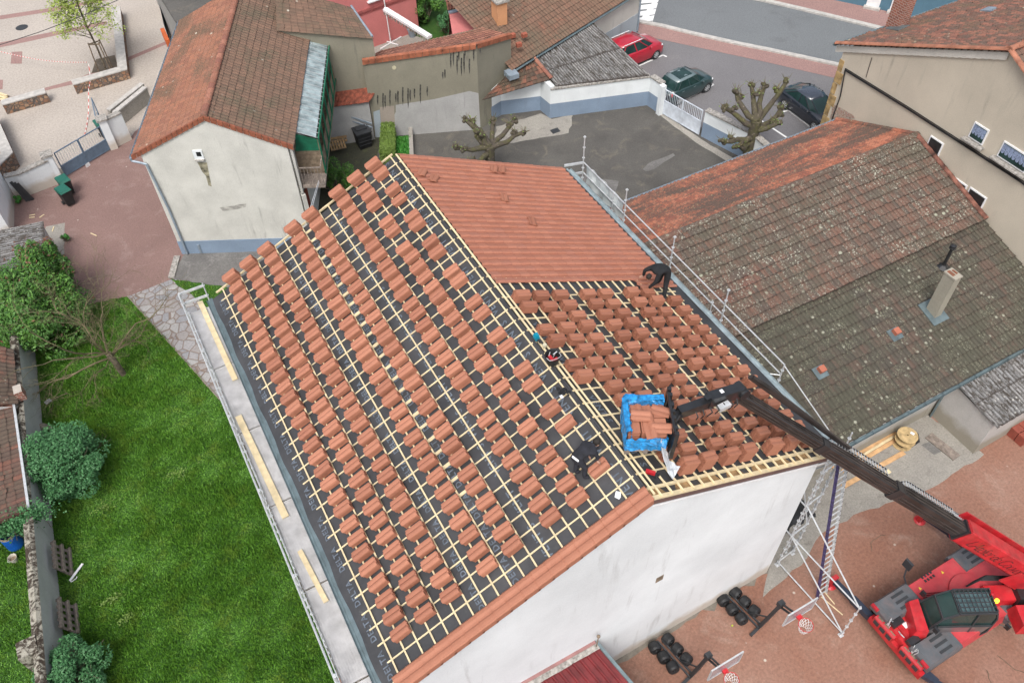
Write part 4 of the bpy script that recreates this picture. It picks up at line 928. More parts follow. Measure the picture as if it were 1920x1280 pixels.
# ---- barn with the two-pitch lichened roof
t=thing('barn','long low barn with a lichened brown roof on two levels','barn',(17,6.5,0))
bx0,bx1=8.2,XW-.06
zR,yR=5.8,11.6; zF,yF_=4.0,15.95; zB,yB=4.3,7.05; zN,yN_=2.6,1.83; zb2=zB-.16
roofpart(t,'far_roof_slope','barn_far',V(bx1,yF_,zF),V(bx0,yF_,zF),V(bx0,yR,zR),V(bx1,yR,zR),.20,.30,PO,.04,.025,.006)
roofpart(t,'upper_roof_slope','barn',V(bx0,yB-.1,zB+.02),V(bx1,yB-.1,zB+.02),V(bx1,yR,zR),V(bx0,yR,zR),.20,.42,PO,.04,.055,.008)
roofpart(t,'lower_roof_slope','barn_low',V(bx0,yN_,zN),V(bx1,yN_,zN),V(bx1,yB+.15,zb2+.05),V(bx0,yB+.15,zb2+.05),.20,.42,PO,.04,.055,.008)
mb=MB(); caps(mb,(bx0,yR,zR),(bx1,yR,zR),.14,.4); mb.build('ridge_tiles',M['barn'],t,uv=True)
mb=MB(); caps(mb,(bx1-.1,yR,zR+.02),(bx1-.1,yF_,zF+.02),.12,.4); mb.build('verge_tiles',M['barn_far'],t,uv=True)
mb=MB(); caps(mb,(bx1-.1,yB-.1,zB+.04),(bx1-.1,yR,zR+.02),.12,.34); mb.build('verge_tiles',plain('verge_mixed',(.20,.085,.06),.9,var=.4,vs=3),t)
mb=MB(); mb.walls([(bx0+.25,yN_+.42,2.5),(bx1,yN_+.42,2.5),(bx1,yR,zR-.1),(bx1,yF_-.3,3.95),(bx0+.25,yF_-.3,3.95),(bx0+.25,yR,zR-.1),(bx0+.25,yB,zb2-.1)],0); mb.build('wall',M['barn_wall'],t)
mb=MB(); gutter(mb,(bx0,yN_-.07,zN-.05),(bx1,yN_-.07,zN-.05),.08)
for i in range(14): mb.box((bx0+.5+i*.9,yN_-.06,zN-.0),(.03,.2,.02))
mb.build('gutter',M['zinc'],t)
mb=MB(); gutter(mb,(bx0,yF_+.08,zF-.03),(bx1,yF_+.08,zF-.03),.08); mb.build('gutter',M['zincblue'],t)
nlow=V(0,-(zb2-zN),yB-yN_).normalized()
def onlow(px,py): return onroof(px,py,V(bx0,yN_,zN+.07),V(0,-(zb2+.05-zN),yB+.15-yN_).normalized())
cp=onlow(1750,585); lab=None
mb=MB(); mb.box(cp+V(0,0,.95),(.37,.50,2.25)); c0=mb.build('chimney',plaster('chimney_render',(.33,.31,.25),sa=.7),t)
mb=MB(); mb.box(cp+V(0,0,2.13),(.42,.55,.07)); mb.build('chimney_rim',plaster('rim',(.36,.33,.27)),c0)
mb=MB(); mb.box(cp+V(-.07,.06,2.17),(.14,.30,.03)); mb.box(cp+V(.11,.05,2.17),(.09,.24,.03)); mb.build('flue',plain('flue_clay',(.22,.09,.05),.9),c0)
ax=V(0,yB+.15-yN_,zb2+.05-zN).normalized(); Rl=Matrix((V(1,0,0),ax,V(1,0,0).cross(ax))).transposed()
mb=MB(); mb.box(cp+ax*.0+V(0,0,.03),(.85,1.05,.03),Rl); mb.build('flashing',M['zinc'],c0)
for px,py in ((1538,698),(1678,627)):
    p=onlow(px,py); mb=MB(); mb.box(p+V(0,0,.02),(.52,.50,.03),Rl); f=mb.build('vent_flashing',M['zinc'],t)
    mb=MB(); mb.box(p+V(.06,.03,.12),(.26,.26,.2),Rl); mb.build('clay_vent',plain('vent_clay2',(.42,.14,.085),.8),f)
# washed streaks of clean tile below the vents and chimney follow the water
for (px,py),(qx,qy),wd in (((1545,708),(1596,785),.34),((1684,636),(1722,688),.30),((1760,600),(1822,700),.75),((1662,590),(1672,618),.6)):
    a=onlow(px,py);b=onlow(qx,qy); mb=MB(); k=14; 
    for i in range(k):
        f0=i/k;f1=(i+1)/k; w0=wd*(1-.6*f0)*random.uniform(.8,1.1)
        mb.quad(a.lerp(b,f0)+V(-w0/2,0,.052),a.lerp(b,f0)+V(w0/2,0,.052),a.lerp(b,f1)+V(w0/2*.93,0,.052),a.lerp(b,f1)+V(-w0/2*.93,0,.052))
p=onlow(1768,500); th_=thing('stove_pipe','slender black stove pipe standing behind the pale barn chimney','flue pipe',p)
mb=MB(); mb.tube(p,p+V(0,0,1.05),.07,10); mb.build('pipe',M['black'],th_); mb=MB(); mb.lathe(p+V(0,0,1.0),[(.07,0),(.13,.02),(.13,.08),(.09,.1),(.13,.14),(.13,.2),(0,.24)],10); mb.build('cowl',M['black'],th_); mb=MB(); mb.lathe(p,[(.28,.0),(.10,.12),(.08,.2)],10); mb.build('collar',M['black'],th_)
# ---- annex with fibre-cement roof
t=thing('outbuilding','pale rendered annex with a grey corrugated roof beside the barn','outbuilding',(20,1,0))
ax0=16.95; mb=MB(); mb.walls([(ax0,2.2,2.3),(ax0,-.03,2.0),(24,-.03,2.0),(24,2.2,2.3)],0); mb.build('wall',M['barn_wall'],t)
roofpart(t,'corrugated_roof','fibro',V(ax0-.15,-.22,2.05),V(24.2,-.22,2.05),V(24.2,2.0,2.42),V(ax0-.15,2.0,2.42),.175,1.2,PC,.075,.02)
mb=MB(); mb.box((16.75,2.28,1.25),(.35,.12,2.4)); mb.build('pilaster',M['barn_wall'],t); tube_obj('downpipe',[(16.85,2.1,.05),(16.85,2.1,2.4)],.045,'zinc',t)
# ---- red corrugated roof at bottom
t=thing('outbuilding','low building with a dark red ribbed metal roof at the foot of the white gable','outbuilding',(-3,-1.5,0))
r1,r2=G(1116,1206,2.9),G(1178,1275,2.9); r1.y=min(r1.y,-.02); dr=(r2-r1).normalized(); dx=V(-1,0,0)
zr0=2.9; rp=lambda u,v,h=0: Vector((r1.x+dr.x*v+dx.x*u, r1.y+dr.y*v-.0*u, zr0-.10*v+h))
mb=MB()
for i in range(40):
    u=i*.25
    for (a,b,h0,h1) in ((0,.14,0,0),(.14,.165,0,.045),(.165,.215,.045,.045),(.215,.24,.045,0),(.24,.25,0,0)):
        mb.quad(rp(u+a,.12,h0),rp(u+b,.12,h1),rp(u+b,5,h1),rp(u+a,5,h0))
mb.build('ribbed_roof',plain('oxide_red_sheet',(.16,.018,.02),.45,var=.25,vs=2,bs=(3,.2)),t)
mb=MB(); 
for i in range(20): a=i*.5; mb.quad(rp(a,.0,.14+random.uniform(-.01,.01)),rp(a+.5,.0,.14),rp(a+.5,.2+random.uniform(-.02,.02),.08),rp(a,.2,.08))
mb.build('lead_flashing',M['stone_cap'],t)
mb=MB(); mb.beam(rp(0,-.05,.16)+V(0,0,0),rp(10,-.05,.16),.18,.02); mb.build('mortar_strip',plain('pinkish_mortar',(.32,.17,.16),.9),t)
mb=MB(); mb.beam(rp(-.05,0,.03),rp(-.05,5,.03),.10,.1); mb.build('edge_trim',M['zinc'],t)
mb=MB(); a=rp(-.02,.1,-.1);b=rp(-.02,5,-.1); mb.quad(Zt(a,0),Zt(b,0),b,a); mb.build('wall',M['barn_wall'],t)
p=rp(.05,.1,.1); th_=thing('bracket','thin rusty metal bracket standing at the corner of the red roof','bracket',p); mb=MB(); mb.path([p,p+V(.02,0,.7)],.02); mb.build('rod',M['oldwood'],th_); mb=MB(); mb.ball(p+V(.02,0,.75),.06,8); mb.build('knob',M['oldwood'],th_)
# ================================================================ VEHICLES
def car(name,label,wb,rot,paint,roofc,L,W,H,kind,sunroof=False,rails=False,tail=True):
    """hatchback seen from above and behind; x forward, built at the origin then placed"""
    t=thing(name,label,'car',(0,0,0))
    hw=W/2
    # stations: x, bumper/deck height, belt height, roof height(0 = no cabin), half widths (low, belt, roof)
    st=[(-L/2,.62,.80,0,.86,.80,0),(-L/2+.12,.95,1.02,0,.97,.93,0),(-L/2+.42,.98,1.05,0,1,.97,0),(-.25*L,1.0,1.05,0,1,.98,0),(0,1.,1.02,0,1,.98,0),(.16*L,.98,1.0,0,1,.98,0),(.28*L,.93,.97,0,1,.95,0),(.40*L,.84,.88,0,.97,.90,0),(L/2-.10,.70,.74,0,.88,.78,0),(L/2,.50,.56,0,.72,.66,0)]
    mb=MB(); rows=[]
    for x,z1,z2,_,w0,w1,_2 in st:
        k=H/1.5; rows.append([V(x,-hw*w0*.94,.22),V(x,-hw*w0,.42),V(x,-hw*w0,.62*k),V(x,-hw*w1,z1*k*.93),V(x,-hw*w1*.90,z2*k),V(x,-hw*w1*.45,z2*k+.025),V(x,0,z2*k+.035),V(x,hw*w1*.45,z2*k+.025),V(x,hw*w1*.90,z2*k),V(x,hw*w1,z1*k*.93),V(x,hw*w0,.62*k),V(x,hw*w0,.42),V(x,hw*w0*.94,.22)])
    n=13; vs=[p for r in rows for p in r]; fs=[(j*n+i,j*n+i+1,(j+1)*n+i+1,(j+1)*n+i) for j in range(len(rows)-1) for i in range(n-1)]+[tuple(range(n)),tuple(range(len(vs)-1,len(vs)-1-n,-1))]
    mb.add(vs,fs); body=mb.build('body',paint,t,smooth=True)
    # cabin: ring low (belt) and ring high (roof)
    kz=H/1.5; xb,xf=-L/2+.22,.30*L-.05; rb,rf=-L/2+.55,.06*L+.1
    if kind=='coupe': rb=-L/2+1.0
    low=[V(xb,-hw*.80,1.0*kz),V(xb+.25,-hw*.90,1.01*kz),V(xf-.55,-hw*.91,.99*kz),V(xf,-hw*.72,.95*kz),V(xf+.06,0,.96*kz),V(xf,hw*.72,.95*kz),V(xf-.55,hw*.91,.99*kz),V(xb+.25,hw*.90,1.01*kz),V(xb,hw*.80,1.0*kz),V(xb-.05,0,1.0*kz)]
    hi=[V(rb,-hw*.66,H-.05),V(rb+.25,-hw*.74,H-.02),V(rf-.45,-hw*.74,H-.01),V(rf,-hw*.64,H-.06),V(rf+.06,0,H-.05),V(rf,hw*.64,H-.06),V(rf-.45,hw*.74,H-.01),V(rb+.25,hw*.74,H-.02),V(rb,hw*.66,H-.05),V(rb-.04,0,H-.03)]
    mb=MB(); m=10; mb.add(low+hi,[(i,(i+1)%m,m+(i+1)%m,m+i) for i in range(m)]); gl=mb.build('windows',M['glass'],t,smooth=False)
    mb=MB(); c0=V((rb+rf)/2,0,H+.03); mid=[p.lerp(c0,.45)+V(0,0,.03) for p in hi]; lo2=[p+V(0,0,-.05) for p in hi]
    mb.add(lo2+hi+mid+[c0],[(i,(i+1)%m,m+(i+1)%m,m+i) for i in range(m)]+[(m+i,m+(i+1)%m,2*m+(i+1)%m,2*m+i) for i in range(m)]+[(2*m+i,2*m+(i+1)%m,3*m) for i in range(m)]); rf_=mb.build('roof',roofc,t,smooth=True)
    mb=MB()
    for i in (0,1,2,3,5,6,7,8): mb.beam(low[i]+V(0,0,-.02),hi[i],.07 if i in(0,8,3,5) else .05,.03,V(0,low[i].y,0).normalized()+V(0,0,.01))
    for s in (-1,1): mb.beam(low[2].lerp(low[1],.45) if s<0 else low[6].lerp(low[7],.45),hi[2].lerp(hi[1],.4) if s<0 else hi[6].lerp(hi[7],.4),.07,.03,V(0,s,0))
    mb.build('pillars',paint,t)
    if sunroof: mb=MB(); mb.slab([V(rb+.3,-hw*.5,H+.035),V(rf-.25,-hw*.5,H+.035),V(rf-.25,hw*.5,H+.035),V(rb+.3,hw*.5,H+.035)],.02); mb.build('sunroof',M['glass'],t)
    if rails:
        for s in(-1,1): mb=MB(); mb.tube(V(rb+.15,s*hw*.70,H+.06),V(rf-.2,s*hw*.70,H+.06),.022,6); mb.build('roof_rail',M['white'],t)
    for sx in (-1,1):
        for sy in(-1,1):
            x=sx*L*.315; R_=Matrix.Rotation(math.pi/2,3,'X'); mb=MB(); c=V(x,sy*(hw-.09),.31)
            mb.lathe(c,[(0.,-.10),(.20,-.105),(.29,-.10),(.31,-.07),(.31,.07),(.29,.10),(.20,.105),(0,.10)],20,R_); wl=mb.build('wheel',M['rubber'],t)
            mb=MB(); c2=V(x,sy*(hw-.09)+sy*.108,.31)
            for k in range(7):
                a=2*math.pi*k/7; mb.beam(c2,c2+V(math.cos(a)*.19,0,math.sin(a)*.19),.05,.015,V(0,1,0))
            mb.lathe(c2,[(.205,0),(.19,.006),(.19,-.006),(.205,0)],20,R_); mb.build('rim',M['galv'],wl)
            mb=MB(); mb.lathe(V(x,sy*(hw-.035),.33),[(.315,-.02),(.345,-.02),(.345,.02),(.315,.02)],20,R_); mb.build('wheel_arch',M['darkgrey'],t)
    for s in(-1,1):
        mb=MB(); mb.ball(V(-L/2+.10,s*hw*.80,.82*kz),.12,10,(.6,.9,1.2)); mb.build('tail_light',plain('tail_red',(.55,.02,.02),.25),t)
        mb=MB(); mb.ball(V(L/2-.20,s*hw*.72,.66*kz),.14,10,(1.2,.8,.5)); mb.build('headlight',M['white'],t)
        mb=MB(); mb.ball(V(.13*L+.1,s*(hw+.08),1.0*kz),.10,8,(.6,1.,.8)); mb.build('mirror',paint,t)
        mb=MB(); mb.box((.0,s*hw*.985,.86*kz),(.18,.03,.03)); mb.box((-.9,s*hw*.985,.87*kz),(.18,.03,.03)); mb.build('door_handles',roofc,t)
    mb=MB(); mb.box((-L/2-.01,0,.55),(.03,.52,.12)); mb.build('number_plate',M['white'],t)
    mb=MB(); mb.box((-L/2+.03,0,.36),(.12,W*.8,.16)); mb.build('bumper',M['darkgrey'],t)
    t.location=Zt(wb,0); t.rotation_euler[2]=rot; return t
def heading(a,b): d=b-a; return math.atan2(d.y,d.x)
pm_red=plain('car_red',(.42,.012,.03),.3,var=.05,coat=.8); pm_teal=plain('car_teal',(.022,.05,.052),.3,var=.05,coat=.8); pm_tealr=plain('car_teal_roof',(.15,.20,.21),.3,var=.05,coat=.5)
pm_blk=plain('car_black',(.012,.016,.024),.22,var=.05,coat=1.); pm_blkr=plain('car_black_roof',(.045,.055,.075),.18,var=.05,coat=1.)
a=G(1260,182,0.3);b=G(1313,163,.3); ang=heading(G(1283,187),G(1340,160))
n_=V(-math.sin(ang),math.cos(ang),0)
car('parked_car','dark teal small hatchback with pale roof and sunroof beside the courtyard gate',G(1284,158,.6),ang,pm_teal,pm_tealr,3.55,1.60,1.46,'hatch',sunroof=True)
car('parked_car','raspberry red tall hatchback half hidden by the corrugated shed roof',G(1186,94,.7),heading(G(1203,124),G(1248,104)),pm_red,pm_red,4.0,1.72,1.62,'hatch',rails=True)
car('parked_car','black saloon-backed car parked by the cream building corner',G(1521,203,.5),heading(G(1478,207),G(1530,246)),pm_blk,pm_blkr,4.0,1.7,1.42,'coupe')

# ---------------------------------------------------------------- telehandler
tel=thing('telehandler','red rotating telehandler with black boom reaching over the roof','telehandler',(10.7,-4.25,0))
cx0,cx1,cyy=7.95,13.4,-4.17
mb=MB(); mb.box((10.7,cyy,1.02),(5.2,.95,.55)); mb.box((10.9,cyy,1.42),(3.2,1.7,.28)); mb.build('chassis',M['red'],tel)
mb=MB(); mb.add([V(9.5,-5.45,1.15),V(13.3,-5.5,1.15),V(13.3,-3.0,1.15),V(9.5,-3.0,1.15),V(9.55,-5.35,1.60),V(13.2,-5.4,1.60),V(13.2,-3.1,1.60),V(9.55,-3.1,1.60)],[(0,3,2,1),(4,5,6,7),(0,1,5,4),(1,2,6,5),(2,3,7,6),(3,0,4,7)]); mb.build('deck',M['redlight'],tel)
mb=MB(); 
for i in range(2):
    for k in range(4): mb.box((10.15+.13*k,-3.0+.0*i-.12-.14*i,1.625),(.07,.09,.01))
mb.build('deck_slots',M['black'],tel)
for x in (8.85,12.35):
    for s in(-1,1):
        c=V(x,cyy+s*.98,.58); R_=Matrix.Rotation(math.pi/2,3,'X'); mb=MB()
        mb.lathe(c,[(0,-.20),(.30,-.22),(.50,-.23),(.57,-.17),(.58,0),(.57,.17),(.50,.23),(.30,.22),(0,.20)],24,R_); wl=mb.build('wheel',M['rubber'],tel)
        mb=MB(); mb.lathe(c+V(0,s*.225,0),[(.29,0),(.24,.02 ),(.12,-.03),(0,-.03)],20,R_); mb.build('rim',M['red'],wl)
def fender(x0,x1,y0,y1,z,cut=0):
    mb=MB(); h=.16
    q=[V(x0,y0,z),V(x1,y0,z),V(x1,y1,z),V(x0,y1,z)]
    i_=[V(x0+.10,y0+.07,z+h),V(x1-.07,y0+.07,z+h),V(x1-.07,y1-.07,z+h),V(x0+.10,y1-.07,z+h)]
    mb.add(q+i_,[(4,5,6,7),(0,1,5,4),(1,2,6,5),(2,3,7,6),(3,0,4,7),(3,2,1,0)])
    lowq=[p+V(0,0,-.28) for p in q]; mb.add(q+lowq,[(0,4,5,1),(1,5,6,2),(2,6,7,3),(3,7,4,0)])
    f=mb.build('wheel_cover',M['greycover'],tel)
    mb=MB()
    for k in range(3):
        y=y0+(y1-y0)*(.25+.25*k); mb.box(((x0+x1)/2+.12,y,z+h+.006),(.52,.09,.012))
    mb.build('grip_strips',M['darkgrey'],f)
fender(8.12,9.62,-3.78,-2.93,1.42); fender(8.12,9.62,-5.46,-4.60,1.42); fender(11.55,12.75,-3.75,-2.95,1.48); fender(11.55,12.75,-5.6,-4.75,1.48)
# front bumper frame with grilles
mb=MB(); mb.box((8.06,-4.30,.86),(.20,2.25,.30)); mb.box((8.35,cyy,1.16),(.45,1.15,.34)); mb.box((8.55,cyy,1.32),(.5,1.0,.12)); mb.build('front_bumper',M['red'],tel)
for s in(-1,1):
    yc=-4.30+s*.58
    g_=MB(); 
    g_.box((8.08,yc,1.10),(.28,.86,.30)); gr=g_.build('grille_box',M['red'],tel)
    mb=MB(); mb.box((8.00,yc,1.255),(.10,.86,.02)); mb.build('top_strip',M['redlight'],gr)
    mb=MB()
    for k in range(3): mb.box((7.932,yc-.27+.27*k,1.10),(.02,.20,.2)); 
    mb.build('mesh_panels',M['darkgrey'],gr)
    mb=MB()
    for k in range(3): mb.box((8.12,yc-.27+.27*k,1.253),(.14,.20,.01))
    mb.build('top_mesh',M['oldwood'],gr)
    mb=MB(); mb.box((8.10,cyy+s*1.08,1.44),(.10,.28,.10)); mb.build('tail_lamp',plain('lamp_red',(.4,.02,.03),.3),tel)
    mb=MB(); mb.ball((8.40,cyy+s*.52,1.42),.07,8); l_=mb.build('indicator_lamp',None or M['yellow'],tel)
mb=MB(); mb.path([V(8.25,cyy-.12,1.34),V(8.2,cyy,1.40),V(8.25,cyy+.12,1.34)],.02); mb.build('tow_hook',M['galv'],tel)
mb=MB(); mb.box((8.62,-4.02,1.388),(.26,.17,.008)); mb.build('white_plate',M['white'],tel)
for x,y in ((9.0,-3.92),(9.05,-4.17),(9.1,-4.4),(8.62,-4.25),(9.8,-3.35),(10.9,-3.3)): mb=MB(); z_=1.61 if x>9.5 else 1.388; mb.poly([V(x-.05,y-.05,z_),V(x+.05,y-.05,z_),V(x,y+.06,z_)]); mb.build('warning_sticker',M['yellow'],tel)
for y in (-3.83,-4.52): mb=MB(); mb.box((8.32,y,1.50),(.42,.22,.16)); mb.build('dark_recess',M['black'],tel)
for y in (-3.75,-4.75):
    mb=MB(); rr_=random.Random(int(-y*10))
    for k in range(4): a=V(8.1,y+rr_.uniform(-.1,.1),1.3); mb.path([a,a+V(rr_.uniform(0,.2),rr_.uniform(-.1,.1),.28),a+V(.35,rr_.uniform(-.1,.1),.12)],.014,5)
    mb.build('hoses',M['galv'],tel)
mb=MB()
for k in range(4): mb.path([V(11.0+.1*k,-4.1,1.9),V(11.3+.1*k,-4.2,2.25),V(11.9+.08*k,-4.5,2.2),V(12.5,-4.8,2.3)],.03,6)
mb.build('turret_hoses',M['rubber'],tel)
# outriggers
for (fx,fy),(bx_,by_),nm in (((8.15,-1.45),(8.15,-3.2),0),((12.85,-1.15),(13.2,-3.2),1),((8.75,-6.2),(8.2,-5.35),2),((13.4,-6.9),(13.2,-5.3),3)):
    mb=MB(); mb.beam((bx_,by_,.72),(fx,fy,.42),.17,.20); mb.beam((bx_,by_-.5*(1 if by_>cyy else -1),.74),((bx_+fx)/2,(by_+fy)/2,.58),.22,.25); o=mb.build('outrigger',M['bluegrey'],tel)
    mb=MB(); mb.box((fx,fy,.36),(.30,.16,.5)); mb.lathe((fx,fy,0.0),[(0,.0),(.20,.0),(.22,.04),(.10,.10),(.06,.3)],14); mb.build('foot_pad',M['red'],o)
# cab: follows the turret heading
ha=rad(152); H_=V(math.cos(ha),math.sin(ha),0); LFT=V(-math.sin(ha),math.cos(ha),0)*-1   # LFT points to the cab side (towards camera-right)
LFT=V(math.sin(ha),-math.cos(ha),0); LFT=LFT if LFT.y<0 else -LFT
CB=V(9.95,-4.62,0)
def cp_(f,l,z): return CB+H_*f+LFT*l+V(0,0,z)
hwid=.45
fz=1.35
prof=[(-.82,fz),(.95,fz),(1.06,1.75),(.78,2.5),(.38,2.85),(-.80,2.87),(-.96,2.45),(-.93,1.6)]
mb=MB()
for s in(-1,1): mb.add([cp_(f,s*hwid*(1 if z<2.4 else .86),z) for f,z in prof],[tuple(range(8)) if s>0 else tuple(range(7,-1,-1))])
for i in range(8):
    (f0,z0),(f1,z1)=prof[i],prof[(i+1)%8]; w0=hwid*(1 if z0<2.4 else .86);w1=hwid*(1 if z1<2.4 else .86)
    mb.quad(cp_(f0,-w0,z0),cp_(f1,-w1,z1),cp_(f1,w1,z1),cp_(f0,w0,z0))
cab=mb.build('cab',M['glass'],tel)
mb=MB()
for s in(-1,1):
    for (f0,z0),(f1,z1) in zip(prof,prof[1:]+prof[:1]):
        w0=hwid*(1 if z0<2.4 else .86)+.012;w1=hwid*(1 if z1<2.4 else .86)+.012; mb.beam(cp_(f0,s*w0,z0),cp_(f1,s*w1,z1),.05,.05,LFT)
    mb.beam(cp_(-.35,s*(hwid+.01),fz),cp_(-.25,s*(hwid*.86+.01),2.86),.05,.05,LFT); mb.beam(cp_(-.93,s*(hwid+.012),2.05),cp_(.95,s*(hwid+.012),2.05),.04,.05,LFT)
for f,z in ((.78,2.5),(.38,2.86),(-.80,2.88),(-.96,2.45)): mb.beam(cp_(f,-hwid*.87,z),cp_(f,hwid*.87,z),.07,.04,H_)
mb.build('cab_frame',M['darkgrey'],cab)
mb=MB()
for s in (-1,1): mb.quad(cp_(-.8,s*(hwid+.006),1.4),cp_(.95,s*(hwid+.006),1.4),cp_(1.0,s*(hwid+.006),1.98),cp_(-.92,s*(hwid+.006),1.98))
mb.build('door_panel',plain('grey_door',(.12,.105,.105),.35,var=.3,coat=.5),cab)
mb=MB()
for k in range(9): f=-.78+.14*k; mb.beam(cp_(f,-hwid*.85,2.97),cp_(f,hwid*.85,2.97),.024,.02)
for k in range(6): l=-hwid*.85+hwid*1.7*k/5; mb.beam(cp_(-.8,l,2.99),cp_(.40,l,2.99),.024,.02)
for f in (-.8,.40):
    for l in(-.38,.38): mb.beam(cp_(f,l*.85,2.86),cp_(f,l*.85,2.98),.03,.03)
mb.build('roof_guard',M['darkgrey'],cab)
mb=MB(); mb.quad(cp_(-.75,-.32,2.885),cp_(.34,-.32,2.875),cp_(.34,.32,2.875),cp_(-.75,.32,2.885)); mb.build('roof_window',plain('roof_glass',(.09,.15,.16),.12,var=.15,vs=4),cab)
p=cp_(-.88,.02,2.90); mb=MB(); mb.lathe(p,[(.07,0),(.07,.10),(.04,.13),(0,.14)],10); m_,nt_,b_=nodes('beacon_glow'); b_.inputs['Base Color'].default_value=(.9,.35,.02,1); b_.inputs['Emission Color'].default_value=(1,.45,.03,1); b_.inputs['Emission Strength'].default_value=2; mb.build('beacon',m_,cab)
p=cp_(-.82,-.2,2.90); mb=MB(); mb.lathe(p,[(.06,0),(.06,.10),(0,.12)],10); mb.build('red_lamp',plain('lamp2',(.4,.01,.02),.3),cab)
for l_,f_ in ((.62,.95),(-.62,.95),(.55,-1.35)): 
    p=cp_(f_,l_,2.15); mb=MB(); mb.box(p,(.08,.16,.22)); mb.path([p,cp_(f_-.15 if f_>0 else f_+.2,(.44 if l_>0 else -.44),2.1)],.015); mb.build('mirror',M['black'],cab)
mb=MB(); mb.add([cp_(1.0,-.60,1.35),cp_(1.42,-.56,1.35),cp_(1.50,.56,1.35),cp_(1.05,.62,1.35),cp_(1.05,-.56,1.9),cp_(1.35,-.50,1.85),cp_(1.42,.50,1.85),cp_(1.08,.56,1.95)],[(0,3,2,1),(4,5,6,7),(0,1,5,4),(1,2,6,5),(2,3,7,6),(3,0,4,7)]); mb.build('cab_nose',M['red'],tel)
# turret
TB=V(11.1,-4.35,0)
def tp(f,l,z): return TB+H_*f+LFT*l+V(0,0,z)
mb=MB(); mb.lathe(TB+V(0,0,1.45),[(0,.0),(.75,0),(.72,.26),(0,.28)],28); mb.build('slew_ring',M['redlight'],tel)
mb=MB(); 
def block(f0,f1,l0,l1,z0,z1,tf=.06): mb.add([tp(f0,l0,z0),tp(f1,l0,z0),tp(f1,l1,z0),tp(f0,l1,z0),tp(f0+tf,l0+tf,z1),tp(f1-tf,l0+tf,z1),tp(f1-tf,l1-tf,z1),tp(f0+tf,l1-tf,z1)],[(0,3,2,1),(4,5,6,7),(0,1,5,4),(1,2,6,5),(2,3,7,6),(3,0,4,7)])
block(-1.6,-.3,-.25,.40,1.6,1.9); block(-2.3,-.95,.55,1.35,1.6,2.15); mb.build('turret_housing',M['red'],tel)
mb=MB(); block(-2.4,-1.2,-.42,.5,1.6,2.1,.1); mb.build('counterweight',M['black'],tel)
mb=MB(); mb.box(tp(-.2,.30,1.95),(.25,.16,.10)); mb.build('yellow_box',M['yellow'],tel)
mb=MB(); a=V(9.55,-3.05,1.5); mb.path([a,a+V(-.05,.22,.35),a+V(.05,.35,.75)],.03); mb.box(a+V(.05,.37,.85),(.08,.3,.4)); mb.build('mirror',M['darkgrey'],tel)
mb=MB()
for k in range(3): mb.path([V(9.6,-3.5-.08*k,1.68),V(10.1,-3.75-.05*k,1.72),V(10.4,-3.85,1.66)],.02,5)
mb.build('hoses',plain('hose_red',(.25,.01,.015),.5),tel)
# boom
B0=V(12.75,-4.95,2.55); B1=V(3.42,1.28,11.25)   # tip
bd=(B1-B0); BL=bd.length; bd=bd/BL; bs=bd.cross(V(0,0,1)).normalized(); bu=bs.cross(bd)
def bp(s,l,u): return B0+bd*s+bs*l+bu*u
def section(name,s0,s1,w,h,m,ch=.25):
    mb=MB(); pr=[(-w/2,-h/2+ch*h*.5),(-w/2+ch*w*.6,-h/2),(w/2-ch*w*.6,-h/2),(w/2,-h/2+ch*h*.5),(w/2,h/2-.03),(w/2-.05,h/2),(-w/2+.05,h/2),(-w/2,h/2-.03)]
    vs=[bp(s0,a,b) for a,b in pr]+[bp(s1,a,b) for a,b in pr]; mb.add(vs,[(i,(i+1)%8,8+(i+1)%8,8+i) for i in range(8)]+[tuple(range(7,-1,-1)),tuple(range(8,16))]); return mb.build(name,m,tel)
s0_=section('boom_base',-.6,4.1,.50,.76,M['red'])
s1_=section('boom_section',4.1,7.3,.36,.50,M['boom']); s2_=section('boom_section',7.3,10.6,.30,.42,M['boom']); s3_=section('boom_section',10.6,BL-.05,.24,.34,M['boom'])
for s,w_,h_,L_ in ((4.1,.44,.62,.10),(7.3,.35,.49,.28),(10.6,.29,.40,.24)): 
    mb=MB(); mb.beam(bp(s-.02,0,0),bp(s+L_,0,0),w_,h_,bu); mb.build('boom_collar',M['black'],tel)
# flat stripes/rails along the sections so the steel reads as pressed plate
for sec,a,b,w_,h_ in ((s1_,4.3,7.2,.36,.50),(s2_,7.6,10.5,.30,.42),(s3_,10.9,BL-.2,.24,.34)):
    mb=MB()
    for o in (-.13,.0,.13): mb.beam(bp(a,o*w_/.42,h_/2+.012),bp(b,o*w_/.42,h_/2+.012),.025,.02,bu)
    mb.beam(bp(a,-w_/2-.012,.05),bp(b,-w_/2-.012,.05),.02,.03,bs); mb.beam(bp(a,-w_/2-.012,-.12*h_),bp(b,-w_/2-.012,-.12*h_),.02,.02,bs)
    mb.build('boom_rib',plain('worn_steel',(.06,.05,.046),.35,var=.4,vs=2),sec)
mb=MB()
for s in(-1,1): mb.beam(bp(-.8,s*.29,-.30),bp(.9,s*.29,-.34),.05,.75,bu)
mb.build('boom_cheeks',M['red'],tel)
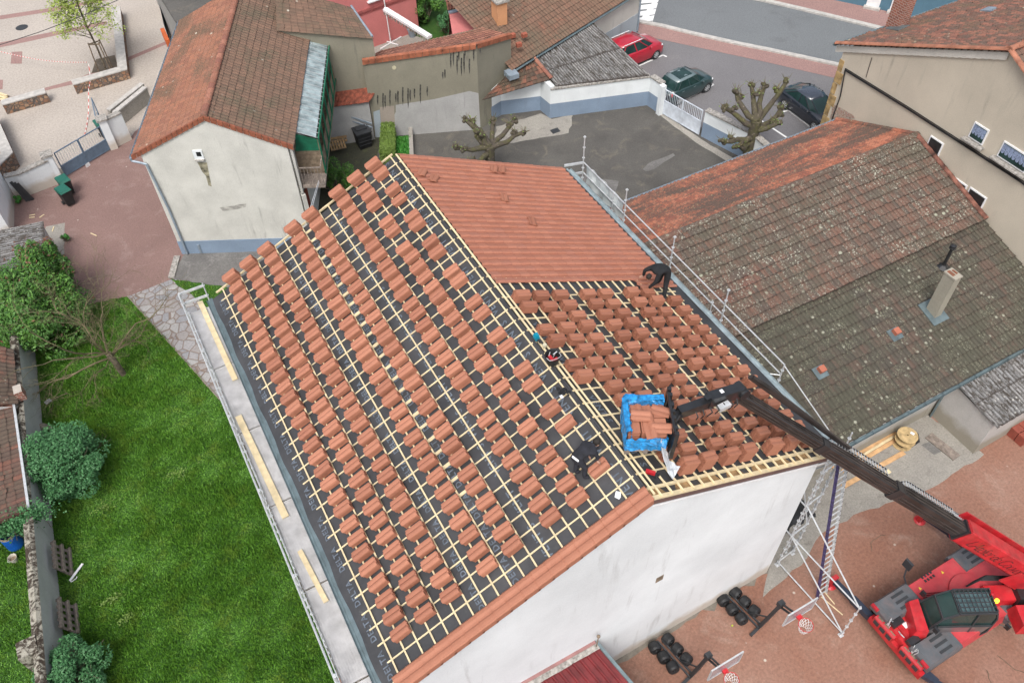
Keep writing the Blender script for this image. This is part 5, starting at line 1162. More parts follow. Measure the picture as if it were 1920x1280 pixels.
# lettering on the boom
cu=bpy.data.curves.new('t','FONT'); cu.body="L'Atelier de Couverture"; cu.size=.62; cu.shear=.3; cu.offset=-.012; cu.space_character=.80; cu.align_y='CENTER'; cu.align_x='CENTER'
to=bpy.data.objects.new('t',cu); COL.objects.link(to); me_=bpy.data.meshes.new_from_object(to.evaluated_get(bpy.context.evaluated_depsgraph_get())); bpy.data.objects.remove(to)
xs_=[v.co.x for v in me_.vertices]; kx=3.5/(max(xs_)-min(xs_))
for side in (-1,1):
    mb=MB(); mb.add([bp(1.95+v.co.x*kx if side>0 else 1.95-v.co.x*kx,side*.256,v.co.y*.95) for v in me_.vertices],[tuple(p.vertices) for p in me_.polygons]); mb.build('lettering',M['black'],s0_)
# side tray (red guard) and cable chains
mb=MB(); mb.beam(bp(.2,.42,.25),bp(4.2,.42,.25),.05,.34,bu); mb.beam(bp(.4,.36,.1),bp(4.0,.36,.1),.18,.03,bu); mb.build('side_guard',M['red'],tel)
def chain(name,a,b,drop,l0):
    par=MB(); K=26; pts=[]
    # long flat loop lying beside the section
    for s in (0,1):
        for i in range(K):
            f=i/(K-1); pts.append((a+(b-a)*(f if s==0 else 1-f), drop*(1 if s==0 else -1)*1.0))
    c=b; N_=40; P_=[]
    for i in range(N_+1):
        f=i/N_
        if f<.42: P_.append(bp(a+(b-a)*(f/.42),l0,drop))
        elif f<.58: t_=(f-.42)/.16*math.pi; P_.append(bp(b+math.sin(t_)*drop,l0,math.cos(t_)*drop))
        else: P_.append(bp(b-(b-a)*((f-.58)/.42),l0,-drop))
    for o in(-.10,.10): par.path([p+bs*o for p in P_],.022,5)
    ch=par.build(name,M['black'],tel); mb=MB()
    for p in P_[::1]: mb.beam(p-bs*.13,p+bs*.13,.035,.02,bd)
    mb.build('chain_links',M['galv'],ch)
chain('cable_chain',7.9,10.1,.17,.33); chain('cable_chain',4.6,6.8,.17,.36); chain('cable_chain',2.9,4.4,.12,.36)
mb=MB(); mb.path([bp(9.9,.30,.22),bp(BL-.9,.25,.55),bp(BL-.05,.2,.60)],.06,8); mb.beam(bp(9.7,.30,.2),bp(BL+.0,.22,.55),.09,.13,bu); mb.build('second_beam',M['boom'],tel)
# head, carriage and forks holding the pallet
hd0=bp(BL-.1,0,.1); PC_=V(.62,1.36,0)       # pallet centre
hx=(hd0-V(1.55,1.30,0)); 
mb=MB(); c_=V(1.62,1.32,11.55); mb.beam(hd0+V(0,0,.10),c_,.22,.26); mb.beam(hd0+V(0,0,.12),hd0.lerp(c_,.55)+V(0,0,.14),.27,.34); mb.lathe(hd0+V(0,0,.1),[(0,-.2),(.16,-.2),(.16,.2),(0,.2)],16,Matrix.Rotation(math.pi/2,3,'X')); jh=mb.build('boom_head',M['black'],tel)
mb=MB(); mid=hd0.lerp(c_,.45)+V(.05,-.2,.03); mb.box(mid+V(.1,-.06,-.02),(.34,.16,.12)); mb.build('control_box',M['galv'],jh)
mb=MB()
for k in range(7): 
    a=hd0.lerp(c_,.15+.11*k)+V(0,-.2,.12); mb.path([a,a+V(random.uniform(-.05,.05),-.12,-.08),a+V(random.uniform(-.1,.1),-.05,-.3)],.016,5)
mb.build('hydraulic_hoses',M['rubber'],jh)
mb=MB(); mb.beam(c_+V(0,0,.05),c_+V(-.2,-.02,-1.0),.1,.16); mb.box(hd0.lerp(c_,.55)+V(0,0,.31),(.22,.16,.01)); mb.build('white_sticker',M['white'],jh) if False else mb.build('link_arm',M['black'],jh)
mb=MB(); mb.box(hd0.lerp(c_,.35)+V(0.02,.02,.30),(.14,.11,.012)); mb.build('white_sticker',M['white'],jh)
pv=V(math.cos(rad(62)),math.sin(rad(62)),0)      # direction along the carriage face
cc=V(1.34,1.28,11.2)
mb=MB()
for o in(-.68,-.5,-.2,.0,.2,.5,.68): mb.beam(cc+pv*o+V(0,0,-.35),cc+pv*o+V(.05,0,.66),.10,.10,pv)
for z in(-.3,.15,.6): mb.beam(cc-pv*.6+V(0,0,z),cc+pv*.6+V(0,0,z),.06,.10)
mb.build('fork_carriage',M['black'],tel)
mb=MB(); rr_=random.Random(9)
for k in range(9):
    a=c_+V(rr_.uniform(-.1,.25),rr_.uniform(-.2,.2),rr_.uniform(-.1,.1)); b=cc+pv*rr_.uniform(-.5,.5)+V(.1,0,rr_.uniform(-.3,.4)); m__=a.lerp(b,.5)+V(rr_.uniform(-.1,.25),rr_.uniform(-.15,.15),rr_.uniform(-.3,.1)); mb.path([a,a.lerp(m__,.5)+V(.03,0,.03),m__,b],.022,5)
mb.beam(c_,cc+V(.1,0,.1),.2,.3); mb.build('hydraulic_hoses',M['rubber'],tel)
fd=V(-pv.y,pv.x,0)
for o in(-.28,.28):
    mb=MB(); mb.beam(cc+pv*o+V(0,0,-.36),cc+pv*o+fd*1.15+V(0,0,-.38),.12,.045); mb.beam(cc+pv*o+V(0,0,-.38),cc+pv*o+V(0,0,.2),.12,.05,fd); mb.build('fork',M['black'],tel)
# pallet with tiles in blue film
pc=cc+fd*.62+V(0,0,-.355); RP3=Matrix((fd,pv,V(0,0,1))).transposed()
t=thing('pallet','wooden pallet lifted on the forks above the roof ridge','pallet',pc)
mb=MB()
for k in range(6): mb.box(pc+pv*(-.5+.2*k)+V(0,0,.125),(1.05,.13,.022),RP3)
mb.build('deck_boards',M['greywood'],t)
mb=MB()
for a in (-.46,0,.46):
    for b in(-.5,0,.5): mb.box(pc+fd*a+pv*b+V(0,0,.07),(.12,.13,.085),RP3)
for a in (-.46,0,.46): mb.box(pc+fd*a+V(0,0,.016),(.11,1.14,.02),RP3)
mb.build('blocks',M['greywood'],t)
t=thing('tile_pack','half unwrapped pack of clay tiles in torn blue film on the lifted pallet','tile pack',pc+V(0,0,.14))
pz=.14
def film(a0,b0,a1,b1,z0,z1,th=.03,m='bluefilm',nm='blue_film'):
    """crumpled panel from (a0,b0) to (a1,b1)"""
    mb=MB(); K=14;Z_=8; r=random.Random(int(abs(a0*100+b0*37+z1*11))); P_=[[None]*(Z_+1) for _ in range(K+1)]
    dirn=(fd*(a1-a0)+pv*(b1-b0)).normalized(); nn=V(-dirn.y,dirn.x,0)
    for i in range(K+1):
        for j in range(Z_+1):
            p=pc+fd*(a0+(a1-a0)*i/K)+pv*(b0+(b1-b0)*i/K)+V(0,0,z0+(z1-z0)*j/Z_); P_[i][j]=p+nn*r.uniform(-th,th)+V(0,0,(r.uniform(-.05,.04) if j==Z_ else 0))
    for i in range(K):
        for j in range(Z_): mb.quad(P_[i][j],P_[i+1][j],P_[i+1][j+1],P_[i][j+1])
    return mb.build(nm,M[m],t)
film(-.5,-.55,.52,-.55,pz,pz+.50); film(.52,-.55,.52,.5,pz,pz+.78); film(-.5,.5,.52,.55,pz,pz+.85); film(-.5,-.55,-.5,.0,pz,pz+.5); film(.40,-.5,.40,.5,pz+.1,pz+.80); 
film(-.5,.36,.4,.36,pz+.3,pz+.86)
mb=MB(); mb.quad(*[pc+fd*a+pv*b+V(0,0,z) for a,b,z in((.42,-.5,pz+.80),(.55,-.55,pz+.78),(.55,.5,pz+.80),(.42,.5,pz+.83))]); mb.quad(*[pc+fd*a+pv*b+V(0,0,z) for a,b,z in((-.5,.36,pz+.86),(-.5,.54,pz+.85),(.5,.54,pz+.85),(.5,.36,pz+.86))]); mb.quad(*[pc+fd*a+pv*b+V(0,0,z) for a,b,z in((-.45,-.72,pz+.30),(-.05,-.62,pz+.45),(-.1,-.5,pz+.5),(-.5,-.52,pz+.42))]); mb.build('film_fold',M['bluefilm'],t)
for i in range(3):
    for j in range(2):
        mb=MB(); c=pc+fd*(-.34+.33*i)+pv*(-.26+.44*j)
        for k in range(17): mb.box(c+V(random.uniform(-.008,.008),random.uniform(-.008,.008),pz+.02+.038*k),(.29,.42,.03),RP3)
        mb.build('tile_bundle',M['terra'],t)
for (a,b,z,yw,up) in ((-.05,-.2,.60,0,0),(-.05,.08,.585,.05,0),(.10,-.02,.66,1.5,0),(.13,.0,.69,1.45,0),(-.35,-.36,.63,1.5,0),(-.08,-.42,.61,.1,0),(.2,.28,.60,.1,0),(-.40,.18,.60,1.2,0)):
    mb=MB(); tileslab(mb,-.24,.24,.3,0,.02); R4=Matrix.Translation(pc+fd*a+pv*b+V(0,0,z+.19))@Matrix.Rotation(rad(62)+yw,4,'Z'); mb.v=[tuple(R4@Vector(v)) for v in mb.v]; mb.build('loose_tile',M['terra'],t)
m_,nt_,b_=nodes('clear_film'); b_.inputs['Base Color'].default_value=(.62,.66,.70,1); b_.inputs['Roughness'].default_value=.25; b_.inputs['Alpha'].default_value=.75; M['clear']=m_
mb=MB(); st=pc+fd*-.35+pv*-.55+V(0,0,pz+.45); en=RP(1.05,.42,.12)
w_=[.05,.07,.09,.12,.16,.20,.26]
def rag(st,en,ws,parts=6):
    mb=MB(); prev=None; side=(en-st).cross(V(0,0,1)).normalized(); n=len(ws)
    for i,w in enumerate(ws):
        f=i/(n-1); c=st.lerp(en,f)+V(0,0,-.3*math.sin(f*math.pi)); row=[c+side*(w*(-1+2*k/parts))+V(0,0,random.uniform(-.06,.08))+side*random.uniform(-.02,.02) for k in range(parts+1)]
        if prev: 
            for k in range(parts): mb.quad(prev[k],prev[k+1],row[k+1],row[k])
        prev=row
    return mb
rag(st,en,w_).build('torn_clear_film',M['clear'],t)
# ================================================================ SCAFFOLDS
def rings(mb,x,y,zs,r=.058):
    for z in zs: mb.lathe((x,y,z),[(r*.5,-.008),(r,-.008),(r,.008),(r*.5,.008)],10)
def post(par,x,y,z0,z1,step=.5,name='standard'):
    mb=MB(); mb.tube((x,y,z0),(x,y,z1),.024,8); rings(mb,x,y,[z0+.25+step*k for k in range(int((z1-z0-.2)/step)+1)]); return mb.build(name,M['galv'],par)
# left scaffold
ls=thing('scaffold','steel scaffold with walkway decks running along the left eave','scaffold',(-7.9,7.8,0))
yb=[16.55-3.07*k for k in range(7)]; ZD=6.2
for i,y in enumerate(yb):
    post(ls,-8.36,y,0,7.3); post(ls,-7.50,y,0,7.35 if i==0 else 6.3)
    for z in (ZD-.1,4.2,2.2): mb=MB(); mb.tube((-8.36,y,z),(-7.5,y,z),.024,6); mb.build('transom',M['galv'],ls)
for z in (7.2,6.7):
    for a,b in zip(yb,yb[1:]): mb=MB(); mb.tube((-8.40,a,z),(-8.40,b,z),.024,6); mb.build('guard_rail',M['galv'],ls)
    mb=MB(); mb.beam((-8.36,yb[0]+.04,z),(-7.5,yb[0]+.04,z),.05,.09); mb.build('end_rail',M['galv'],ls)
for i,(a,b) in enumerate(zip(yb,yb[1:])):
    for j,x0 in enumerate((-8.29,)):
        mb=MB(); w_=.72
        mb.box((x0+w_/2,(a+b)/2,ZD-.03),(w_,3.0,.05)); 
        for k in range(9): mb.box((x0+.06+k*.075,(a+b)/2,ZD-.002),(.030,2.86,.012))
        for e in(a-.06,b+.06): mb.box((x0+w_/2,e,ZD+.004),(w_,.06,.02))
        mb.build('deck_board',M['deck'],ls)
    mb=MB(); mb.beam((-8.33,a-.03,ZD+.06),(-8.33,b+.03,ZD+.06),.025,.15); mb.build('toe_board',M['galv'],ls)
    mb=MB(); mb.beam((-7.53,a-.03,ZD-.04),(-7.53,b+.03,ZD-.04),.04,.08); mb.build('ledger',M['galv'],ls)
for k in range(5): mb=MB(); y=15.2-3.07*k; mb.tube((-7.5,y,ZD+.0),(-6.6,y,ZD+.0),.02,6); mb.build('wall_tie',M['galv'],ls)
def plank(name,a,b,w,h,m,label,cat='plank',group=None):
    mb=MB(); mb.beam(a,b,w,h); return mb.build(name,M[m],None,label,cat,group)
plank('plank',V(-7.82,16.9,ZD+.05),V(-7.76,12.65,ZD+.05),.19,.045,'wood','pale plank at the far end of the left scaffold walkway')
plank('plank',V(-8.12,11.1,ZD+.05),V(-7.98,6.75,ZD+.05),.21,.045,'wood','long pale plank in the middle of the left scaffold walkway')
plank('plank',V(-7.98,5.5,ZD+.05),V(-7.86,3.65,ZD+.05),.15,.035,'wood','short yellow plank nearest on the left scaffold walkway')
# right scaffold
rs=thing('scaffold','scaffold with guard rails and torn sheet along the right eave','scaffold',(7.9,7.8,0))
yr=[15.5,12.45,9.4,6.35,3.3,.25]
for i,y in enumerate(yr):
    post(rs,7.92,y,0,8.8 if i==0 else (8.3 if i<4 else 7.55)); post(rs,7.50,y,0,6.6)
    mb=MB(); mb.tube((7.92,y,6.42),(7.5,y,6.42),.024,6); mb.build('transom',M['galv'],rs)
for z in (7.5,7.0):
    for a,b in zip(yr[:-1],yr[1:-1]): mb=MB(); mb.tube((7.95,a,z),(7.95,b,z),.025,6); mb.build('guard_rail',M['galv'],rs)
    mb=MB(); mb.beam((7.92,15.5,z),(7.15,15.72,z),.05,.10); mb.build('end_rail',M['galv'],rs)
for a,b in zip(yr,yr[1:]):
    mb=MB(); mb.box((7.72,(a+b)/2,6.47),(.28,3.0,.05)); mb.build('deck_board',M['zinc'],rs); mb=MB(); mb.beam((7.90,a-.03,6.56),(7.90,b+.03,6.56),.025,.14); mb.build('toe_board',M['galv'],rs)
for y in (13.3,6.95): mb=MB(); mb.tube((7.93,y,6.5),(7.93,y,7.55 if y>9 else 7.2),.022,6); rings(mb,7.93,y,[6.6,7.1]); mb.build('intermediate_post',M['galv'],rs)
mb=MB(); mb.tube((7.92,3.3,7.5),(8.15,.9,6.4),.02,6); mb.tube((7.92,3.3,7.0),(7.3,3.9,6.9),.018,6); mb.build('diagonal_brace',M['galv'],rs)
m_,nt_,b_=nodes('net_sheet'); co_=coords(nt_); nt_.links.new(mixc(nt_,ramp(nt_,noise(nt_,co_,2.5,5),.35,.65),(.40,.45,.46),(.60,.64,.64)),b_.inputs['Base Color']); b_.inputs['Alpha'].default_value=.9; b_.inputs['Roughness'].default_value=.6
mb=MB(); K=12
for i in range(K):
    for j in range(4):
        q=[]
        for a,b in((i,j),(i+1,j),(i+1,j+1),(i,j+1)): q.append(V(8.0+.04*math.sin(a*1.7+b)+.03*math.sin(b*2.1),15.35-2.7*a/K,6.55+.9*b/4-(.03*math.sin(a*2.) if b==4 else 0)))
        mb.quad(*q)
mb.build('debris_sheet',m_,rs,smooth=True)
# corner tower and buttress at the near right corner
tw=thing('scaffold_tower','scaffold tower with splayed buttress tubes at the near right corner','scaffold',(7.3,.0,0))
for x,y,z1 in ((7.02,.08,6.9),(7.80,.16,7.0),(7.2,-3.0,2.35),(7.8,1.1,6)): post(tw,x,y,.0,z1,.5)
for a,b in (((7.02,.08,.2),(7.2,-3,.2)),((7.02,.08,2.2),(7.2,-3,2.2)),((7.02,.08,2.2),(7.2,-3,.2)),((7.02,.08,4.3),(7.2,-3,2.2)),((7.02,.08,.3),(7.8,.16,.3)),((7.02,.08,2.2),(7.8,.16,2.2)),((7.02,.08,4.2),(7.8,.16,4.2)),((7.02,.08,6.2),(7.8,.16,6.2)),((7.8,.16,2.2),(7.8,1.1,4.2)),((7.02,.08,4.2),(7.02,1.0,4.2)),((7.02,.08,2.2),(7.0,1,2.2)),((7.8,.16,6.2),(7.8,1.1,4.2))):
    mb=MB(); mb.tube(a,b,.027,6); mb.build('tube',M['galv'],tw)
for x,y in ((7.02,.08),(7.8,.16),(7.2,-3.0)): mb=MB(); mb.box((x,y,.01),(.16,.16,.02)); mb.lathe((x,y,.02),[(.03,0),(.03,.16)],8); mb.build('base_plate',M['galv'],tw)
# ladder with purple stile
ld=thing('access_ladder','long inclined aluminium ladder with a purple stile below the boom','ladder',(7.45,-1.6,0))
a0,a1=V(7.38,-1.62,.03),V(7.60,.02,6.3); b0_,b1_=a0+V(.42,.02,0),a1+V(.42,.02,0)
purple=plain('purple_paint',(.07,.055,.16),.5,var=.4,vs=12)
for a,b,m,n_ in ((a0,a1,purple,'stile'),(b0_,b1_,M['galv'],'stile')):
    mb=MB(); mb.beam(a,b,.03,.11,(0,1,0)); o=mb.build(n_,m,ld)
    mb=MB()
    for k in range(30): c=a.lerp(b,(k+.5)/30); mb.box(c+V(0,-.05,.02),(.034,.01,.05))
    mb.build('punched_holes',M['black'],o)
for k in range(24): f=(k+.5)/24; mb=MB(); mb.beam(a0.lerp(a1,f),b0_.lerp(b1_,f),.07,.03,(0,1,0)); mb.build('rung',M['galv'],ld)

# ================================================================ PLANTS
def rot_about(d,ax,a): return Matrix.Rotation(a,3,ax)@d
def limb(mb,p,d,L,r,depth,spread,rnd,up=.12,segs=3,tips=None,shrink=.72,kids=(2,3),gnarl=.18,minr=.004,sides=6):
    pts=[p]; rr=r; q=p; dd=d
    for i in range(segs):
        dd=(dd+Vector((rnd.gauss(0,gnarl),rnd.gauss(0,gnarl),rnd.gauss(0,gnarl)+up*.3))).normalized(); nq=q+dd*(L/segs); nr=r*(1-(i+1)/segs*(1-shrink))
        mb.tube(q,nq,rr,sides if r>.02 else 4,nr,cap=False); q=nq; rr=nr; pts.append(q)
        if depth>0 and i<segs-1 and rnd.random()<.55:
            ax=dd.orthogonal().normalized(); nd=rot_about(rot_about(dd,ax,spread*rnd.uniform(.7,1.3)),dd,rnd.uniform(0,6.28))
            limb(mb,q,nd,L*rnd.uniform(.4,.65),rr*.5,depth-1,spread,rnd,up,segs,tips,shrink,kids,gnarl,minr,sides)
    if tips is not None and depth<=1: tips.append((q,dd))
    if depth<=0 or rr<minr: return
    for k in range(rnd.randint(*kids)):
        ax=rot_about(dd.orthogonal().normalized(),dd,rnd.uniform(0,6.28)); nd=rot_about(dd,ax,spread*rnd.uniform(.5,1.2)); nd=(nd+V(0,0,up)).normalized()
        limb(mb,q,nd,L*rnd.uniform(.6,.85),rr*.72,depth-1,spread,rnd,up,segs,tips,shrink,kids,gnarl,minr,sides)
def leaves(mb,c,R,n,size,rnd,flat=1.,hollow=.45,lobes=None):
    """n leaf quads through a lumpy ellipsoid (R = 3 radii)"""
    lobes=lobes or [(Vector((rnd.uniform(-.6,.6),rnd.uniform(-.6,.6),rnd.uniform(-.3,.6))),rnd.uniform(.35,.6)) for _ in range(9)]
    for i in range(n):
        lo,lr=lobes[rnd.randrange(len(lobes))]
        v=Vector((rnd.gauss(0,1),rnd.gauss(0,1),rnd.gauss(0,1))).normalized()*lr*(rnd.uniform(hollow,1)**.5)
        p=lo+v; p=Vector((p.x*R[0],p.y*R[1],p.z*R[2]))+c
        if p.z<.05: p.z=.05+rnd.random()*.1
        out=Vector((v.x,v.y,v.z+.55)).normalized(); a=(out+Vector((rnd.gauss(0,.5),rnd.gauss(0,.5),rnd.gauss(0,.35)))).normalized()
        t=a.orthogonal().normalized(); t=rot_about(t,a,rnd.uniform(0,6.28)); b=a.cross(t); s=size*rnd.uniform(.6,1.4)
        mb.add([p-t*s,p-b*s*.42,p+t*s,p+b*s*.42],[(0,1,2,3)])
def shrub(name,label,base,R,n,size,mat,seed,h=None,mats=None,cat='shrub',lob=9,group=None):
    r=random.Random(seed); t=thing(name,label,cat,base,group); c=base+V(0,0,(h if h else R[2]*.75))
    mb=MB(); 
    for k in range(7): limb(mb,base,V(r.gauss(0,.4),r.gauss(0,.4),1).normalized(),R[2]*.6,.035,2,.6,r)
    mb.build('stems',M['bark'],t)
    lobes=[]
    for _ in range(lob):
        q=Vector((r.gauss(0,1),r.gauss(0,1),r.gauss(.35,.8))).normalized()*r.uniform(.45,.80); lobes.append((q,r.uniform(.18,.36)))
    mb=MB(); leaves(mb,c,R,n,size,r,lobes=lobes); mb.build('foliage',M[mat],t)
    if mats:
        mb=MB(); leaves(mb,c+V(0,0,.12),(R[0]*1.02,R[1]*1.02,R[2]*1.05),mats[1],size,r,hollow=.9,lobes=lobes); mb.build('new_growth',M[mats[0]],t)
    return t
bz_=G(118,862,1.2)
shrub('round_shrub','large round blue-green shrub against the left garden wall',Zt(bz_,0),(1.75,1.85,1.5),22000,.055,'leaf_dark',3,lob=60)
bz_=G(128,1262,1.0); shrub('round_shrub','smaller round blue-green shrub at the bottom left corner',Zt(bz_,0),(1.25,1.45,1.3),13000,.055,'leaf_dark',5,lob=40)
bz_=G(62,570,1.8); shrub('tall_bush','big green bush with russet shoots under the bare tree at left',Zt(bz_,0),(2.3,2.9,2.3),30000,.075,'leaf_mid',8,lob=70,mats=('leaf_red',350))
bz_=G(85,497,2.6); shrub('tall_bush','russet tipped green bush beside the grey ribbed roof',Zt(bz_,0),(1.1,1.2,2.6),9000,.07,'leaf_mid',9,h=2.3,mats=('leaf_red',600),lob=18)
bz_=G(732,262,.8); 
def boxhedge(name,label,pix,h,n,size,mat,z=0):
    g=[G(*p) for p in pix]; r=random.Random(len(pix)*7+int(h*10)); t=thing(name,label,'hedge',Zt(sum(g,V(0,0,0))/len(g),0)); mb=MB()
    for i in range(n):
        u,v_=r.random(),r.random(); p=(g[0]*(1-u)+g[1]*u)*(1-v_)+(g[3]*(1-u)+g[2]*u)*v_
        f=r.random(); z_=h*(1-.04*r.random()) if f<.55 else h*r.random()
        if f>=.55:
            if r.random()<.5: u=0 if r.random()<.5 else 1
            else: v_=0 if r.random()<.5 else 1
            p=(g[0]*(1-u)+g[1]*u)*(1-v_)+(g[3]*(1-u)+g[2]*u)*v_
        p=p+V(r.gauss(0,.03),r.gauss(0,.03),0); p.z=z_+r.gauss(0,.03)
        a=Vector((r.gauss(0,1),r.gauss(0,1),r.gauss(.6,1))).normalized(); tt=a.orthogonal().normalized(); b=a.cross(tt); s=size*r.uniform(.6,1.4); mb.add([p-tt*s,p-b*s*.5,p+tt*s,p+b*s*.5],[(0,1,2,3)])
    mb.build('foliage',M[mat],t); mb=MB(); c=sum(g,V(0,0,0))/len(g)
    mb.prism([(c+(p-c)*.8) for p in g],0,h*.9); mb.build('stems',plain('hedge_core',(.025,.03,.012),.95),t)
boxhedge('clipped_hedge','narrow clipped yellow-green hedge in the alley by the grey wall',[(717,318),(744,318),(743,262),(720,262)],1.15,9000,.045,'leaf_hedge')
boxhedge('leafy_bed','bright green leafy plants between the clipped hedge and the yard edge',[(746,318),(770,318),(768,268),(744,270)],.45,5000,.06,'leaf_bright')
bz_=G(640,345,.6); shrub('garden_bush','loose green bush beside the cream house wall in the alley',Zt(bz_,0),(.9,1.5,1.1),6000,.05,'leaf_mid',11,lob=16)
bz_=G(800,15,1); shrub('garden_bush','dark green bush behind the white awning at the top',Zt(bz_,0),(1.3,1.8,1.5),6000,.08,'leaf_mid',12,lob=16)
bz_=G(838,50,.6); shrub('garden_bush','grey-green bush beside the small pink outbuilding',Zt(bz_,0),(.8,1.3,.9),4000,.06,'leaf_dark',13,lob=12)
for i,(x,y,l) in enumerate(((125,452,'small green tuft at the upper edge of the concrete strip'),(127,497,'small green tuft lower on the edge of the concrete strip'),(38,380,'small weed clump under the leaning dark boards'))):
    shrub('weed_tuft',l,G(x,y,0),(.28,.28,.3),500,.045,'leaf_bright',20+i,lob=6,cat='weed')
for i,(x,y,rx,ry,l) in enumerate(((213,1125,.55,.16,'yellow-green weed patch on the lawn, the upper of the lower pair'),(236,1163,.3,.22,'yellow-green weed patch on the lawn, the lower of the lower pair'),(196,952,.6,.3,'sparse yellow-green weeds just below the big round shrub'),(84,706,.4,.2,'yellow-green weeds beside the wall end under the bare tree'),(335,890,.5,.3,'faint pale weeds in the middle of the lawn'))):
    r=random.Random(60+i); c=G(x,y,0); mb=MB()
    for k in range(90):
        q=c+V(r.gauss(0,rx*.5),r.gauss(0,ry*.5),r.uniform(.10,.18)); a=V(r.gauss(0,.5),r.gauss(0,.5),1).normalized(); tt=rot_about(a.orthogonal().normalized(),a,r.uniform(0,6)); b=a.cross(tt); s_=r.uniform(.02,.045); mb.add([q-tt*s_,q-b*s_*.6,q+tt*s_,q+b*s_*.6],[(0,1,2,3)])
    mb.build('weed_patch',M['leaf_hedge'],None,l,'weeds')
# bare tree
r=random.Random(21); tb=G(232,702,0); t=thing('bare_tree','leafless spreading tree with mossy branches on the lawn','tree',tb)
mb=MB(); mb.path([tb,tb+V(-.04,-.02,.8),tb+V(-.12,.02,1.5)],.13,10); mb.build('trunk',M['bark'],t)
mb=MB(); top=tb+V(-.12,.02,1.45)
for ang_,el,L,rr in ((178,22,1.9,.075),(160,32,1.8,.07),(200,18,1.7,.06),(120,50,1.3,.07),(80,45,1.3,.06),(35,30,1.4,.07),(5,28,1.2,.05),(55,60,1.1,.05),(290,25,1.0,.05),(250,30,1.0,.04),(140,60,1.2,.06),(330,40,.9,.04)):
    d=V(math.cos(rad(ang_))*math.cos(rad(el)),math.sin(rad(ang_))*math.cos(rad(el)),math.sin(rad(el)))
    limb(mb,top+V(0,0,r.uniform(-.3,.1)),d,L*1.3,rr*.62,5,.55,r,up=.05,segs=4,gnarl=.21,kids=(1,3),minr=.0018,shrink=.76)
mb.build('crown',M['twig'],t)
# young tree in the planter
r=random.Random(5); tb=G(200,134,0); t=thing('young_tree','young tree with fresh yellow-green leaves tied to stakes on the square','tree',tb)
mb=MB(); mb.path([tb,tb+V(.02,.02,1.6),tb+V(-.05,.05,3.0),tb+V(-.02,.1,5.2)],.055,8); mb.build('trunk',M['bark'],t)
mb=MB(); tips=[]
for z in np.linspace(2.2,5.0,13):
    for k in range(2):
        an=r.uniform(0,6.28); limb(mb,tb+V(-.03,.05,float(z)),V(math.cos(an),math.sin(an),.7).normalized(),.95*(1.25-(z-2.2)/4),.02,2,.6,r,tips=tips)
mb.build('branches',M['bark'],t)
mb=MB()
for p,d in tips:
    for k in range(9):
        q=p+V(r.gauss(0,.16),r.gauss(0,.16),r.gauss(0,.12)); a=V(r.gauss(0,.6),r.gauss(0,.6),1).normalized(); tt=rot_about(a.orthogonal().normalized(),a,r.uniform(0,6.28)); b=a.cross(tt); s=r.uniform(.05,.10); mb.add([q-tt*s,q-b*s*.5,q+tt*s,q+b*s*.5],[(0,1,2,3)])
mb.build('leaves',M['leaf_young'],t)
st=thing('tree_stakes','wooden stake frame holding the young tree','tree stakes',tb)
for o in ((-.45,.1),(.4,.25),(.25,-.25)): mb=MB(); mb.tube(tb+V(o[0],o[1],0),tb+V(o[0]*.8,o[1]*.8,2.0),.035,8); mb.build('stake',M['oldwood'],st)
for a,b in (((-.4,.08),(.35,.22)),((.35,.22),(.22,-.22)),((.22,-.22),(-.4,.08))): mb=MB(); mb.beam(tb+V(a[0],a[1],1.9),tb+V(b[0],b[1],1.9),.03,.07); mb.build('cross_bar',M['oldwood'],st)
# pollards
def pollard(label,base,h,arms,seed,scale=1.,tilt=0):
    r=random.Random(seed); t=thing('pollard_tree',label,'tree',base); mb=MB()
    mb.tube(base,base+V(0,0,h*.6),.20*scale,12,.18*scale); mb.tube(base+V(0,0,h*.6),base+V(.02,0,h),.18*scale,12,.19*scale); mb.build('trunk',M['mossbark'],t)
    mb=MB(); knobs=[]
    for (az,el,L,f) in arms:
        d=V(math.cos(rad(az))*math.cos(rad(el)),math.sin(rad(az))*math.cos(rad(el)),math.sin(rad(el))); p=base+V(0,0,h*f); rr=.115*scale
        n=4
        for i in range(n):
            d2=(d+V(r.gauss(0,.26),r.gauss(0,.26),.08*i+r.gauss(0,.1))).normalized(); q=p+d2*(L/n); mb.tube(p,q,rr,9,rr*.88,cap=False); mb.ball(q,rr*.95,8); rr*=.88; p=q
            if i==n-2: knobs.append((q+V(r.gauss(0,.12),r.gauss(0,.12),.12),rr*1.1)); mb.tube(q,knobs[-1][0],rr*.7,7)
        knobs.append((p,rr*1.45))
    for p,rr in knobs:
        for k in range(5): mb.ball(p+V(r.gauss(0,rr*.5),r.gauss(0,rr*.5),r.gauss(.02,rr*.4)),rr*r.uniform(.6,.95),7)
    mb.build('limbs',M['mossbark'],t,smooth=True)
    mb=MB()
    for p,rr in knobs:
        for k in range(9):
            d=V(r.gauss(0,.8),r.gauss(0,.8),1).normalized(); q=p+d*rr*.8; mb.tube(q,q+d*r.uniform(.1,.42),.016,5,.006)
    mb.build('shoots',M['twig'],t)
    mb=MB()
    for p,rr in knobs:
        for k in range(9):
            q=p+V(r.gauss(0,rr*1.1),r.gauss(0,rr*1.1),rr*r.uniform(.6,1.6)); a=V(r.gauss(0,.6),r.gauss(0,.6),1).normalized(); tt=a.orthogonal().normalized(); b=a.cross(tt); s=r.uniform(.02,.045); mb.add([q-tt*s,q-b*s,q+tt*s,q+b*s],[(0,1,2,3)])
    mb.build('buds',M['leaf_hedge'],t)
tb=G(1398,300,0); tb=G(1408,268,1.2); tb=Zt(tb,0)
